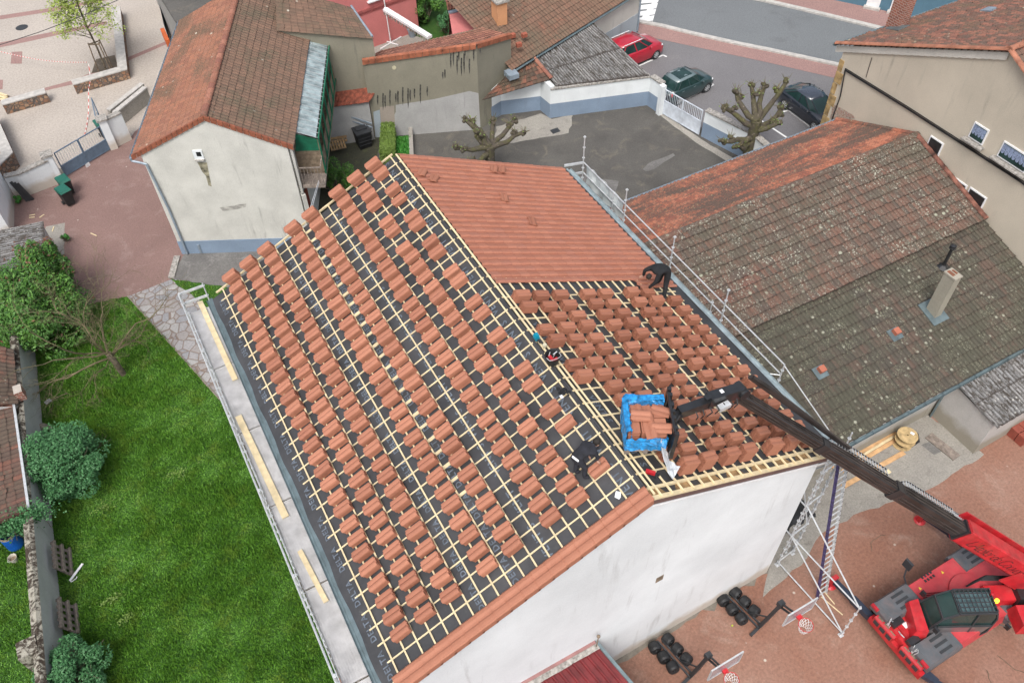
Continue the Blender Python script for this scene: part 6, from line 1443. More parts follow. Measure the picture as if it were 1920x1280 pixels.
pollard('mossy pollarded tree standing beside the wall by the car park',tb,2.6,[(150,25,2.1,.85),(118,45,2.0,1.),(60,50,1.9,1.),(20,28,2.6,.92),(178,2,2.1,.62),(205,5,1.9,.5),(0,20,2.0,.7),(320,20,1.3,.8),(90,40,1.8,1.0)],31,1.55)
tb=Zt(G(918,285,1.6),0)
pollard('gnarled pollarded tree rising just behind the new roof tiling',tb,2.0,[(165,15,2.0,.95),(120,32,1.8,1),(60,22,1.7,.95),(20,10,2.2,.9),(195,6,1.9,.8),(140,50,1.1,1.),(340,12,2.1,.9),(95,12,1.9,.9)],33,1.45)

# ================================================================ PEOPLE
def body(name,label,base,J,E_,rads,head,hdir,hairm,hands,seed=1,cloth='cloth_dark',scale=1.):
    """J joints (world), E_ edges, rads skin radii; head centre; hands: list of (wrist,dir,palm normal)"""
    t=thing(name,label,'person',base)
    me=bpy.data.meshes.new('tmp'); me.from_pydata([tuple(j) for j in J],E_,[]); o=bpy.data.objects.new('tmp',me); COL.objects.link(o)
    sk=o.modifiers.new('s','SKIN'); 
    for i,v in enumerate(me.skin_vertices[0].data): v.radius=(rads[i],rads[i]*(.8 if i in (1,2) else 1)); v.use_root=(i==0)
    sb=o.modifiers.new('ss','SUBSURF'); sb.levels=2; sb.render_levels=2
    m2=bpy.data.meshes.new_from_object(o.evaluated_get(bpy.context.evaluated_depsgraph_get())); bpy.data.objects.remove(o)
    mb=MB(); mb.add([v.co for v in m2.vertices],[tuple(p.vertices) for p in m2.polygons])
    nb=len(mb.f)
    # head on the neck: skull, jaw, nose, ears, eyes
    hd=hdir.normalized(); side=hd.cross(V(0,0,1)).normalized(); upv=side.cross(hd)
    Rh=Matrix((side,hd,upv)).transposed(); mb.mi=1
    mb.ball(head,.105,14,(.82,.98,1.08),Rh); mb.ball(head+hd*.03-upv*.06,.075,12,(.85,.9,.9),Rh); mb.ball(head+hd*.105-upv*.012,.018,8,(.8,1,1.5),Rh)
    for s in(-1,1): mb.ball(head+side*s*.088-upv*.01,.024,8,(.5,.8,1.3),Rh)
    for w,d,nrm in hands:
        d=d.normalized(); sd=d.cross(nrm).normalized(); n2=sd.cross(d); Rp_=Matrix((sd,d,n2)).transposed()
        mb.ball(w+d*.045,.05,10,(.85,1.,.38),Rp_)
        for k,(off,L) in enumerate(((-.030,.070),(-.010,.080),(.010,.075),(.030,.058))):
            a=w+d*.085+sd*off; b=a+(d*.85-n2*.5).normalized()*L*.5; c_=b+(d*.35-n2*.9).normalized()*L*.55; mb.tube(a-d*.02,b,.0095,7,.009); mb.tube(b,c_,.009,7,.0075); mb.ball(c_,.0078,6)
        a=w+d*.03-sd*.042; b=a+(d*.6-sd*.7-n2*.2).normalized()*.038; c_=b+(d*.8-n2*.5).normalized()*.03; mb.tube(a,b,.012,7,.010); mb.tube(b,c_,.010,7,.008); mb.ball(c_,.008,6)
    bo=mb.build('body',[M[cloth],M['skin']],t,smooth=True)
    mb=MB(); mb.ball(head-hd*.018+upv*.022,.112,14,(.84,.96,1.0),Rh); hair=mb.build('hair',M[hairm],t,smooth=True)
    mb=MB()
    for s in(-1,1): mb.ball(head+hd*.094+side*s*.034+upv*.02,.010,6)
    mb.beam(head+hd*.098-upv*.05-side*.022,head+hd*.098-upv*.05+side*.022,.006,.006); mb.build('eyes_and_mouth',M['black'],t)
    return t
# worker bending by the right eave, feet wide, right arm reaching back, left hand down at the tiles
f1=RP(5.30,7.45,.03); f2=RP(6.35,7.75,.04)
hip=V(6.15,7.72,f1.z+.98); 
f1=RP(5.92,7.28,.02); f2=RP(6.25,8.05,.06); hip=V(6.28,7.72,(f1.z+f2.z)/2+.93)
ch=hip+V(-.40,.02,.13); nk=ch+V(-.20,.0,.0); hdp=nk+V(-.16,-.05,-.12)
w1_=RP(5.42,7.62,.16); w2_=RP(5.35,8.05,.38)
J=[hip,hip.lerp(ch,.5)+V(0,0,.06),ch,nk, hip+V(-.02,-.12,-.03),hip+V(-.10,-.18,-.45),f1+V(.03,0,.10),f1+V(-.14,-.02,.05), hip+V(.0,.12,-.03),hip+V(.0,.22,-.42),f2+V(.03,0,.10),f2+V(-.14,.02,.05),
   ch+V(-.06,-.19,-.02),ch+V(-.20,-.24,-.28),w1_+V(.03,0,.06), ch+V(-.08,.19,-.02),ch+V(-.30,.28,-.12),w2_+V(.05,-.02,.03)]
E1_=[(0,1),(1,2),(2,3),(0,4),(4,5),(5,6),(6,7),(0,8),(8,9),(9,10),(10,11),(2,12),(12,13),(13,14),(2,15),(15,16),(16,17)]
R1_=[.18,.185,.19,.075,.135,.10,.07,.055,.135,.10,.07,.055,.10,.07,.045,.10,.07,.045]
body('person','person in dark clothes bending over the last tile row by the right eave',V(6.1,7.7,f1.z),J,E1_,R1_,hdp,V(-.55,-.25,-.8),'hair',[(w1_+V(.02,0,.05),V(-.3,-.05,-.8),V(-1,0,.3)),(w2_+V(.04,0,.03),V(-.9,.15,-.15),V(0,0,1))],cloth='cloth_black')
# worker crouching on the left slope by the ridge
g0=RP(-.95,1.55,.02); hip=V(-1.08,1.80,10.90); ch=V(-.70,1.78,11.15); nk=V(-.56,1.76,11.13); hdp=G(1119,829,11.05)
w1_=RP(-.50,1.42,.36); w2_=RP(-.60,1.72,.30)
J=[hip,hip.lerp(ch,.5)+V(0,0,.05),ch,nk, hip+V(.04,-.12,-.04),hip+V(.16,-.26,-.22),RP(-.98,1.44,.10),RP(-.86,1.38,.06), hip+V(.0,.10,-.04),hip+V(.10,.02,-.26),RP(-1.08,1.70,.10),RP(-.96,1.66,.06),
   ch+V(.04,-.17,-.05),ch+V(.12,-.26,-.25),w1_+V(-.03,.03,.05), ch+V(.0,.16,-.05),ch+V(.10,.10,-.25),w2_+V(-.02,0,.05)]
R1_=[.14,.14,.145,.06,.105,.08,.058,.05,.105,.08,.058,.05,.08,.055,.04,.08,.055,.04]
body('person','person in dark clothes crouching among tile stacks near the near ridge end',V(-1.0,1.6,g0.z),J,E1_,R1_,hdp,V(.8,-.1,-.5),'hair',[(w1_+V(-.02,.02,.03),V(.6,-.5,-.4),V(0,0,1)),(w2_,V(.5,-.2,-.7),V(0,0,1))])
o=bpy.data.objects.get('person.001'); 
mb=MB(); a=G(1072,857,11.0); b=G(1084,866,10.98); mb.quad(a,a+V(.04,.03,.02),b+V(.04,.02,.02),b); mb.build('white_shirt_hem',M['white'],o)

# ================================================================ THINGS ON THE ROOF
p=RP(0.02,4.78,.04); t=thing('bucket','black rubber bucket holding red tools on the ridge','bucket',p)
mb=MB(); mb.lathe(p,[(0,0),(.15,0),(.21,.30),(.225,.31),(.225,.285),(.20,.28),(.14,.03),(0,.03)],24); mb.build('tub',M['rubber'],t)
mb=MB(); mb.path([p+V(-.2,0,.3)]+[p+V(-.2*math.cos(a),-.1*math.sin(a)-.1,.3+.05*math.sin(a)) for a in np.linspace(.4,2.7,6)]+[p+V(.2,0,.3)],.009,5); mb.build('handle',M['galv'],t)
t=thing('hand_tools','red and grey hand tools lying inside the black bucket','tools',p+V(0,0,.05)); 
mb=MB(); mb.box(p+V(-.05,.0,.17),(.09,.22,.09)); mb.box(p+V(.02,-.06,.16),(.2,.06,.07)); mb.build('red_grips',M['red'],t); mb=MB(); mb.tube(p+V(.04,.05,.1),p+V(.08,.0,.36),.012); mb.tube(p+V(.0,-.02,.35),p+V(.14,.02,.35),.016); mb.tube(p+V(-.1,.08,.1),p+V(-.03,.1,.34),.014); mb.build('steel_shafts',M['galv'],t)
p=RP(.05,5.72,.03); t=thing('nail_gun','turquoise nail gun standing on the ridge near the black bucket','power tool',p)
mb=MB(); mb.box(p+V(0,0,.12),(.13,.17,.13)); mb.box(p+V(.01,0,.21),(.10,.13,.05)); mb.build('housing',plain('turquoise',(.0,.24,.36),.4),t); mb=MB(); mb.box(p+V(.06,-.15,.07),(.05,.18,.05)); mb.box(p+V(.0,-.15,.09),(.03,.16,.03)); mb.box(p+V(.03,-.02,.03),(.12,.1,.06)); mb.build('magazine',M['darkgrey'],t); mb=MB(); mb.lathe(p+V(.08,-.33,.0),[(0,0),(.06,0),(.06,.09),(0,.09)],12); mb.build('nail_coil',plain('cream_coil',(.5,.47,.35),.6),t)
p=RP(-.22,3.80,.03); t=thing('tool_belt','black tool belt with a white cloth lying just below the ridge','tool belt',p)
r=random.Random(4); mb=MB()
for k in range(14): mb.ball(p+V(r.gauss(0,.09),r.gauss(0,.11),r.uniform(.01,.08)),r.uniform(.025,.055),7,(1,1.3,.6))
mb.build('pouches',M['cloth_black'],t); mb=MB(); mb.box(p+V(-.10,-.12,.04),(.08,.10,.02)); mb.build('cloth',M['white'],t)
p=RP(.42,.62,.03); t=thing('nail_gun','red cordless nail gun lying beside the tall stacks at the near gable','power tool',p)
mb=MB(); mb.beam(p+V(-.10,.10,.06),p+V(.06,-.08,.06),.09,.09); mb.build('housing',M['red'],t); mb=MB(); mb.beam(p+V(.03,-.05,.04),p+V(.14,-.16,.04),.05,.06); mb.beam(p+V(.0,-.16,.03),p+V(.14,-.06,.03),.05,.05); mb.build('grip',M['black'],t)
p=RP(-.62,.52,-.0); mb=MB(); 
for k in range(4): mb.box(p+V(.02*k,.025*k,.01+.006*k),(.09,.13,.008),Matrix.Rotation(.5+.1*k,3,'Z'))
mb.build('paper_sheets',M['white'],None,'few white sheets lying on the membrane near the gable end','paper')
# rope from the cream house balcony to the roof
a=gq(.2,1.0,zr-1.9);
t=thing('tie_rope','two taut white ropes from the balcony down to the roof corner','rope',RP(-3.6,15.6,0))
for k in(0,1): mb=MB(); mb.tube(Zt(a,a.z-.1*k),RP(-3.55+.12*k,15.62,.0),.014,6); mb.build('rope',M['white'],t)
# ================================================================ YARD
def hoop(base,label,dx=0):
    t=thing('basketball_hoop',label,'basketball hoop',base); b=Vector(base)
    def P_(x,y,z): return b+V(x,y,z)
    # base frame along y, tyres either side, mast leaning out
    mb=MB(); mb.beam(P_(-.06,.75,.28),P_(.20,-.75,.20),.05,.06); mb.beam(P_(.10,.70,.28),P_(.34,-.75,.20),.05,.06); mb.beam(P_(-.15,-.80,.06),P_(.75,-.62,.06),.10,.08); mb.build('base_frame',M['darkgrey'],t)
    # six tyres, clear of one another: three each side
    for s,x in ((-1,-.26),(1,.30)):
        for k in range(3):
            y=.62-.42*k; xx=x+.07*k; mb=MB(); mb.lathe(P_(xx,y,.24),[(.07,-.14),(.17,-.16),(.205,-.10),(.205,.10),(.17,.16),(.07,.14),(.05,.05),(.05,-.05),(.07,-.14)],18,Matrix.Rotation(rad(80),3,'X')@Matrix.Rotation(rad(10*s),3,'Y')); tyre=mb.build('tyre',M['rubber'],t)
            mb=MB(); mb.lathe(P_(xx,y-.0,.24),[(0,-.1),(.06,-.1),(.06,.1),(0,.1)],10,Matrix.Rotation(rad(80),3,'X')); mb.build('hub',M['darkgrey'],tyre)
    mb=MB(); mb.beam(P_(.28,-.72,.1),P_(.30,-1.02,2.55),.11,.11,(0,1,0)); mb.beam(P_(.22,-.15,.25),P_(.30,-.86,1.2),.04,.04); mb.build('mast',M['darkgrey'],t)
    mb=MB(); mb.beam(P_(.30,-1.0,2.6),P_(.28,-1.62,3.0),.05,.06); mb.beam(P_(.30,-1.0,2.35),P_(.28,-1.62,2.80),.05,.06); mb.box(P_(.30,-1.0,2.55),(.2,.18,.22)); mb.build('extension_arm',M['darkgrey'],t)
    m_=M.get('acrylic')
    if not m_: m_,n_t,b__=nodes('acrylic'); b__.inputs['Base Color'].default_value=(.42,.38,.42,1); b__.inputs['Alpha'].default_value=.55; b__.inputs['Roughness'].default_value=.1; M['acrylic']=m_
    mb=MB(); mb.box(P_(.28,-1.66,3.30),(1.15,.03,.78)); bb=mb.build('backboard',M['acrylic'],t)
    mb=MB()
    for z in(2.91,3.69): mb.beam(P_(-.30,-1.66,z),P_(.86,-1.66,z),.045,.03)
    for x in(-.30,.86): mb.beam(P_(x,-1.66,2.9),P_(x,-1.66,3.7),.045,.03,(1,0,0))
    mb.build('board_frame',M['galv'],bb)
    rc=P_(.28,-2.02,3.05); mb=MB(); n=22
    mb.path([rc+V(.225*math.cos(2*math.pi*i/n),.225*math.sin(2*math.pi*i/n),0) for i in range(n+1)],.012,6); mb.box(P_(.28,-1.72,3.03),(.16,.12,.10)); mb.build('rim',M['red'],t)
    mb=MB()
    for i in range(12):
        a=2*math.pi*i/12
        for s in(-1,1):
            pts=[]
            for k in range(5): f=k/4; aa=a+s*f*1.0; R_=.22-.10*f; pts.append(rc+V(R_*math.cos(aa),R_*math.sin(aa),-.42*f))
            mb.path(pts,.007,4)
    mb.build('net',M['white'],t); return t
h_=hoop((4.62,-.72,0),'basketball hoop on a tyre-weighted base nearest the scaffold buttress')
copy_tree(h_,(1.56,-.92,0),0,'basketball hoop on a tyre-weighted base at the bottom edge by the red roof')
mb=MB(); mb.ball(G(1373,1172,.04),.035,10); mb.build('tennis_ball',plain('tennis_yellow',(.55,.65,.08),.8),None,'small yellow tennis ball on the red yard','ball')
# cable drum
p=G(1700,838,0); p=Zt(G(1703,812,.75),0); t=thing('cable_drum','pile of wooden cable reels stacked by the barn wall','cable reels',p)
for k,z in enumerate((.02,.30,.36,.64)):
    mb=MB(); o=V(.03*math.sin(k*2.),.03*math.cos(k*1.3),0); mb.lathe(p+o+V(0,0,z),[(.04,0),(.40,0),(.40,.035),(.04,.035)],28); mb.build('flange',plain('reel_wood',(.52,.38,.19),.8,var=.2,vs=6),t)
for z in (.05,.40): mb=MB(); mb.lathe(p+V(0,0,z),[(.22,0),(.22,.26)],20); mb.build('core',M['rubber'],t)
mb=MB(); mb.box(p+V(.2,-.06,.68),(.12,.16,.004),Matrix.Rotation(.3,3,'Z')); mb.build('label_sheet',M['white'],t)
mb=MB(); q=[G(x,y,.024) for x,y in((1678,838),(1699,846),(1725,828),(1722,812),(1700,806))]; mb.slab(q,.02); mb.build('rubber_mat',M['rubber'],None,'black rubber mat under the stacked cable reels','mat')
def gplank(x0,y0,x1,y1,w,h,m,label,z=.02,name='plank',cat='plank',lift=0):
    a=G(x0,y0,z+h/2);b=G(x1,y1,z+h/2); mb=MB(); mb.beam(a,b,w,h); return mb.build(name,M[m],None,label,cat)
gplank(1560,876,1680,811,.18,.06,'wood2','orange plank lying tight against the barn wall'); gplank(1580,884,1684,822,.16,.05,'wood2','second orange plank just outside the one on the barn wall'); gplank(1610,858,1676,818,.10,.05,'wood','short yellow batten on top of the orange planks',.09)
gplank(1580,912,1695,848,.19,.05,'wood2','orange plank lying alone on the slab left of the black mat'); gplank(1640,898,1668,882,.17,.05,'wood','pale plank end beside the lone orange plank',.09)
gplank(1741,816,1794,858,.42,.05,'greywood','dark weathered board lying beside the annex wall',name='weathered_board',cat='board')
for x0,y0,x1,y1,l in ((1540,1118,1580,1152,'longer thin pine lath lying at the foot of the purple ladder'),(1545,1108,1565,1132,'shorter thin pine lath at the foot of the purple ladder')): gplank(x0,y0,x1,y1,.035,.02,'wood',l,name='lath',cat='lath')
# bricks at right edge
p=G(1905,822,0); t=thing('brick_pallet','block of wrapped red bricks at the right edge beside the annex','bricks',p)
for i in range(3):
    for j in range(3): mb=MB(); mb.box(p+V(.0+.40*i,.0-.0+.36*j-.2,.26),(.37,.33,.50)); mb.build('brick_block',plain('red_block',(.30,.075,.05),.8,var=.15,vs=3),t)
# dark tarp with fittings near the tower
p=G(1515,905,0); p=V(8.6,1.6,.03); mb=MB(); r=random.Random(2); K=10
for i in range(K):
    for j in range(K): pass
hgt=[[.05+.10*r.random() if 0<i<K and 0<j<K else .02 for j in range(K+1)] for i in range(K+1)]
for i in range(K):
    for j in range(K): mb.quad(*[p+V((a/K-.5)*1.9+.1*math.sin(b*1.3),(b/K-.5)*1.3+.1*math.sin(a*1.7),hgt[a][b]) for a,b in((i,j),(i+1,j),(i+1,j+1),(i,j+1))])
mb.build('tarpaulin',M['rubber'],None,'crumpled black tarpaulin on the ground behind the scaffold tower','tarpaulin')
mb=MB(); mb.tube(p+V(-.3,.1,.25),p+V(.25,.25,.25),.14,14); mb.build('metal_drum',M['galv'],None,'small silver drum lying on the black tarpaulin','drum')
mb=MB(); mb.slab([V(8.5,1.75,1.9),V(10.4,1.75,1.9),V(10.4,.4,1.7),V(8.5,.4,1.7)],.1) if False else None
# twigs on the yard
for i,(x,y,l) in enumerate(((1790,1215,'thin dark twig near the rear right wheel cover'),(1850,1255,'forked twig near the bottom right corner'),(1870,1228,'pale-tipped twig at the lower right'),(1660,1003,'short dark twig under the boom on the red yard'))):
    r=random.Random(40+i); mb=MB(); p=G(x,y,.02); d=V(r.uniform(-1,1),r.uniform(-1,1),0).normalized(); 
    for k in range(6): q=p+d*.16+V(r.gauss(0,.03),r.gauss(0,.03),0); mb.tube(p,q,.010,5); p=q; d=(d+V(r.gauss(0,.4),r.gauss(0,.4),0)).normalized()
    mb.build('twig',M['bark'],None,l,'twig')

# ================================================================ LEFT GARDEN
gw=thing('garden_wall','old mossy rendered wall between the two gardens at left','wall',(-16.2,12,0))
W0,W1=G(97,960,0),G(122,1210,0); dwl=(W1-W0).normalized(); W0=W0-dwl*9.2; W1=W1+dwl*6; nwl=V(-dwl.y,dwl.x,0); nwl=nwl if nwl.x<0 else -nwl
mb=MB(); HT=1.95
mb.walls([(W0.x,W0.y,HT),(W1.x,W1.y,HT),((W1+nwl*.26).x,(W1+nwl*.26).y,HT),((W0+nwl*.26).x,(W0+nwl*.26).y,HT)],0); mb.build('wall_face',plaster('wall_render',(.48,.48,.485),stain=(.08,.075,.07),sa=.7,big=.9),gw)
def mosstop():
    m,nt,b=nodes('mossy_coping'); co=coords(nt); c=mixc(nt,ramp(nt,noise(nt,co,3.2,7,.75,1.),.47,.56),(.045,.032,.022),(.36,.34,.28)); nt.links.new(c,b.inputs['Base Color']); b.inputs['Roughness'].default_value=.95; bump(nt,b,noise(nt,co,9,6,.7),1.,.05); return m
M['mosstop']=mosstop()
mb=MB(); r=random.Random(6); K=60
for k in range(K):
    a=W0.lerp(W1,k/K);b=W0.lerp(W1,(k+1)/K); h0=.05*r.random()
    mb.quad(Zt(a-nwl*.05,HT),Zt(b-nwl*.05,HT),Zt(b+nwl*.08,HT+.10),Zt(a+nwl*.08,HT+.10)); mb.quad(Zt(a+nwl*.08,HT+.10),Zt(b+nwl*.08,HT+.10),Zt(b+nwl*.30,HT),Zt(a+nwl*.30,HT))
mb.build('coping',M['mosstop'],gw)
pp=G(60,1212,HT); mb=MB(); mb.box((pp.x-.12,pp.y,HT/2+.05),(.6,.62,HT+.15)); mb.build('pier',M['mosstop'],gw)
# pallets leaning on the wall
def lean_pallet(px,py,label):
    c=Zt(G(px,py,0),0); f=(c-W0).dot(dwl); b=W0+dwl*f-nwl*.02; t=thing('pallet',label,'pallet',b-nwl*.25)
    foot=b-nwl*.42; up_=(Zt(b-nwl*.12,.95)-foot).normalized(); nn=dwl.cross(up_).normalized(); nn=nn if nn.dot(nwl)<0 else -nn
    R_=Matrix((dwl,up_,nn)).transposed()
    for k in range(3): mb=MB(); mb.box(foot+up_*(.06+.40*k)+nn*.06,(1.15,.10,.09),R_); mb.build('bearer',M['greywood'],t)
    for k in range(5): mb=MB(); mb.box(foot+up_*.46+dwl*(-.5+.25*k)+nn*.0,(.11,.95,.022),R_); mb.build('board',M['greywood'],t)
    for k in range(3): mb=MB(); mb.box(foot+up_*(.06+.40*k)+nn*.118,(1.2,.11,.02),R_); mb.build('board',M['greywood'],t)
    return t
lean_pallet(112,1062,'grey weathered pallet leaning on the garden wall, the farther one'); lean_pallet(122,1170,'grey weathered pallet leaning on the garden wall, nearest the lower shrub')
# lean-to shed with tiled roof on the other side of the wall
t=thing('shed','old shed with a mottled brown tiled roof beyond the garden wall','shed',(-18,16,0))
e1_=G(52,955,2.15);e2_=G(20,728,2.15); e2_=V(e1_.x+.55,e2_.y,2.15) if False else e2_
roofpart(t,'roof','shed_roof',e2_,e1_,e1_+V(-5.0,-.9,1.3),e2_+V(-5,-.5,1.3),.22,.30,PO,.035,.02,.01)
mb=MB(); mb.beam(e2_+V(.05,0,.05),e1_+V(.05,0,.05),.09,.05); mb.beam(e2_+V(.05,0,.06),e2_+V(-3,0,.75),.09,.05); mb.build('zinc_edge',M['galv'],t)
mb=MB(); mb.beam(e1_+V(0,-.02,-.02),e1_+V(-5,-.92,1.28),.10,.14); mb.build('verge_tiles',M['coping'],t)
mb=MB(); mb.walls([(e1_.x-5,e1_.y+.2,3.3),(e2_.x-5,e2_.y,3.3),(e2_.x-.15,e2_.y,2.05),(e1_.x-.15,e1_.y+.5,2.05)],0,False); mb.build('wall',M['barn_wall'],t)
t=thing('shed','small lower roof of dark red tiles next to the mottled shed','shed',G(10,700,0))
k1,k2,k3,k4=G(34,757,2.2),G(27,655,2.2),G(-40,640,2.9),G(-40,760,2.9); roofpart(t,'roof','shed_roof',k2,k1,k4,k3,.24,.3,PO,.035,.02,.01); mb=MB(); mb.walls([(k1.x-.1,k1.y,2.1),(k2.x-.1,k2.y,2.1),(k3.x,k3.y,2.8),(k4.x,k4.y,2.8)],0); mb.build('wall',M['barn_wall'],t)
mb=MB(); a=G(30,735,2.35); mb.box(a+V(.10,.0,-.1),(.30,.45,.5)); mb.build('brick_pier',M['brick'],t)
# ivy on the wall end, barrel, bucket
r=random.Random(15); iv=thing('ivy','ivy spilling over the wall end beside the shed roof','ivy',Zt(G(52,965,2.),0)); mb=MB(); c=G(45,966,2.0)
for k in range(3500):
    q=c+V(r.gauss(-.35,.5),r.gauss(0,.16),0); q.z=max(.3,2.1+r.gauss(0,.16)-abs(r.gauss(0,.25))); a=V(r.gauss(0,.5),r.gauss(0,.5),1).normalized(); tt=rot_about(a.orthogonal().normalized(),a,r.uniform(0,6)); b=a.cross(tt); s=r.uniform(.03,.06); mb.add([q-tt*s,q-b*s*.8,q+tt*s,q+b*s*.8],[(0,1,2,3)])
mb.build('leaves',M['leaf_dark'],iv); mb=MB()
for k in range(8): mb.tube(c+V(r.gauss(-.3,.4),r.gauss(0,.1),-1.2),c+V(r.gauss(-.3,.4),r.gauss(0,.1),.0),.012,5)
mb.build('stems',M['bark'],iv)
p=Zt(G(20,1010,.5),0); t=thing('barrel','blue plastic barrel with a pale cut rim behind the garden wall','barrel',p)
mb=MB(); mb.lathe(p,[(0,0),(.27,0),(.30,.1),(.30,.75),(.27,.82),(.25,.82),(.27,.74),(.27,.12),(0,.1)],24); mb.build('drum',plain('barrel_blue',(.01,.10,.42),.35),t); mb=MB(); mb.lathe(p+V(0,0,.80),[(.27,0),(.29,.0),(.29,.07),(.25,.07)],24); mb.build('rim',plain('beige_rim',(.42,.36,.26),.7),t); mb=MB(); mb.beam(p+V(-.4,.1,.9),p+V(.35,.25,.9),.1,.03); mb.build('lid_board',M['oldwood'],t)
p=Zt(G(26,1048,.12),0); t=thing('bucket','white plastic bucket standing on the grass below the blue barrel','bucket',p)
mb=MB(); mb.lathe(p,[(0,0),(.11,0),(.15,.28),(.16,.28),(.16,.26),(.14,.25),(.10,.04),(0,.04)],20); mb.build('pail',plain('off_white',(.55,.52,.45),.5),t); mb=MB(); mb.path([p+V(-.15,0,.26),p+V(-.19,-.06,.2),p+V(-.12,-.12,.17)],.008,5); mb.build('handle',M['galv'],t); mb=MB(); mb.lathe(p,[(0,.15),(.12,.15)],16); mb.build('sand',M['oldwood'],t)
# white strip, shovel and stone figure on the lawn
a,b=G(131,1088,.10),G(155,1056,.10); mb=MB(); mb.beam(a,b,.09,.02); mb.path([a,a+V(.03,-.06,-.02),a+V(.22,.0,-.03),a+V(.26,.05,0)],.015,5); mb.build('plastic_strip',M['white'],None,'bent white plastic strip lying on the lawn','plastic strip')
a,b=G(92,751,.10),G(118,743,.10); t=thing('shovel','pale shovel lying on the lawn in front of the bare tree','shovel',Zt(a,0)); mb=MB(); mb.tube(a,b+V(.2,.1,0),.018,6); mb.build('shaft',M['oldwood'],t); mb=MB(); mb.box(a+V(-.05,-.02,0),(.26,.19,.03),Matrix.Rotation(.4,3,'Z')); mb.build('blade',M['galv'],t)
p=Zt(G(79,800,.25),0); t=thing('stone_figure','small weathered stone bird figure between the wall and the big round shrub','garden ornament',p)
mb=MB(); mb.ball(p+V(0,0,.22),.20,12,(1.35,.85,.9),Matrix.Rotation(-.5,3,'Z')); mb.ball(p+V(-.18,.12,.38),.11,10); mb.ball(p+V(.22,-.14,.2),.12,10,(1.6,.7,.5),Matrix.Rotation(-.5,3,'Z')); mb.build('body',plain('pale_stone',(.26,.23,.18),.9,var=.3,vs=9),t,smooth=True); mb=MB(); mb.tube(p+V(-.26,.17,.38),p+V(-.34,.22,.35),.03,6,.005); mb.build('beak',M['stone_cap'],t); mb=MB(); mb.lathe(p,[(0,0),(.14,0),(.11,.1),(0,.1)],12); mb.build('plinth',M['stone_cap'],t)
# timber edging between lawn and paths
for pts,l in (([(240,556),(415,752)],'thin timber edging between the lawn and the paved path'),([(430,790),(520,960),(640,1215),(700,1330)],'timber edging along the soil strip beside the scaffold')):
    mb=MB(); g=[G(*p) for p in pts]
    for a,b in zip(g,g[1:]): mb.beam(Zt(a,.03),Zt(b,.03),.07,.07)
    mb.build('lawn_edging',M['greywood'],None,l,'edging')
mb=MB(); mb.beam(Zt(G(333,482),.05),Zt(G(322,522),.05),.30,.1); mb.build('kerb_stone',M['stone_cap'],None,'whitish kerb stone between the red drive and the dark path','kerb stone')

# ================================================================ UPPER LEFT: DRIVE AND SQUARE
def pwall(label,pts,hs,th=.25,m='white_wall',capm='stone_cap',flip=1):
    t=thing('wall',label,'wall',G(*pts[0])); g=[G(*p) for p in pts]
    for i,(a,b) in enumerate(zip(g,g[1:])):
        d=(b-a).normalized(); n=V(-d.y,d.x,0)*flip*th; h0,h1_=hs[i]+.004*i,hs[i+1]+.004*i
        mb=MB(); mb.walls([(a.x,a.y,h0),(b.x,b.y,h1_),(b.x+n.x,b.y+n.y,h1_),(a.x+n.x,a.y+n.y,h0)],0); mb.build('wall_face',M[m],t)
        mb=MB(); e=n.normalized()*.05; mb.slab([Zt(a-e,h0+.08),Zt(b-e,h1_+.08),Zt(b+n+e,h1_+.08),Zt(a+n+e,h0+.08)],.08); mb.build('coping',M[capm],t)
    return t
pwall('low white wall running left from the blue gate',[(30,372),(57,366),(112,345)],[1.35,1.35,1.5])
pwall('white wall panel between the blue gate and the tiled house',[(217,278),(248,262)],[1.75,1.75])
for px,py,h,l in ((113,340,1.75,'white gate pillar left of the blue gate'),(214,277,1.9,'white gate pillar right of the blue gate')):
    c=G(px,py); t=thing('gate_pillar',l,'gate pillar',c); mb=MB(); mb.box(Zt(c,h/2),(.42,.42,h)); mb.build('shaft',M['white_wall'],t); mb=MB(); mb.slab([Zt(c,h+.1)+V(x,y,0) for x,y in((-.3,-.3),(.3,-.3),(.3,.3),(-.3,.3))],.1); mb.build('capstone',M['stone_cap'],t)
gt=gate(G(124,333),G(208,282),(.06,1.6),'blue-grey barred double gate between the drive and the square',M['plinth2'],10,.75)
a=G(165,308,.55); mb=MB(); mb.box(a+V(-.02,-.06,0),(.26,.015,.20),Matrix.Rotation(rad(33),3,'Z')); mb.build('notice',M['white'],gt)
# leaf of the second gate seen open behind the pillar
gate(G(198,262),G(190,225),(.05,1.5),'small open blue gate leaf behind the right gate pillar',M['plinth2'],5,.7,leafs=1)
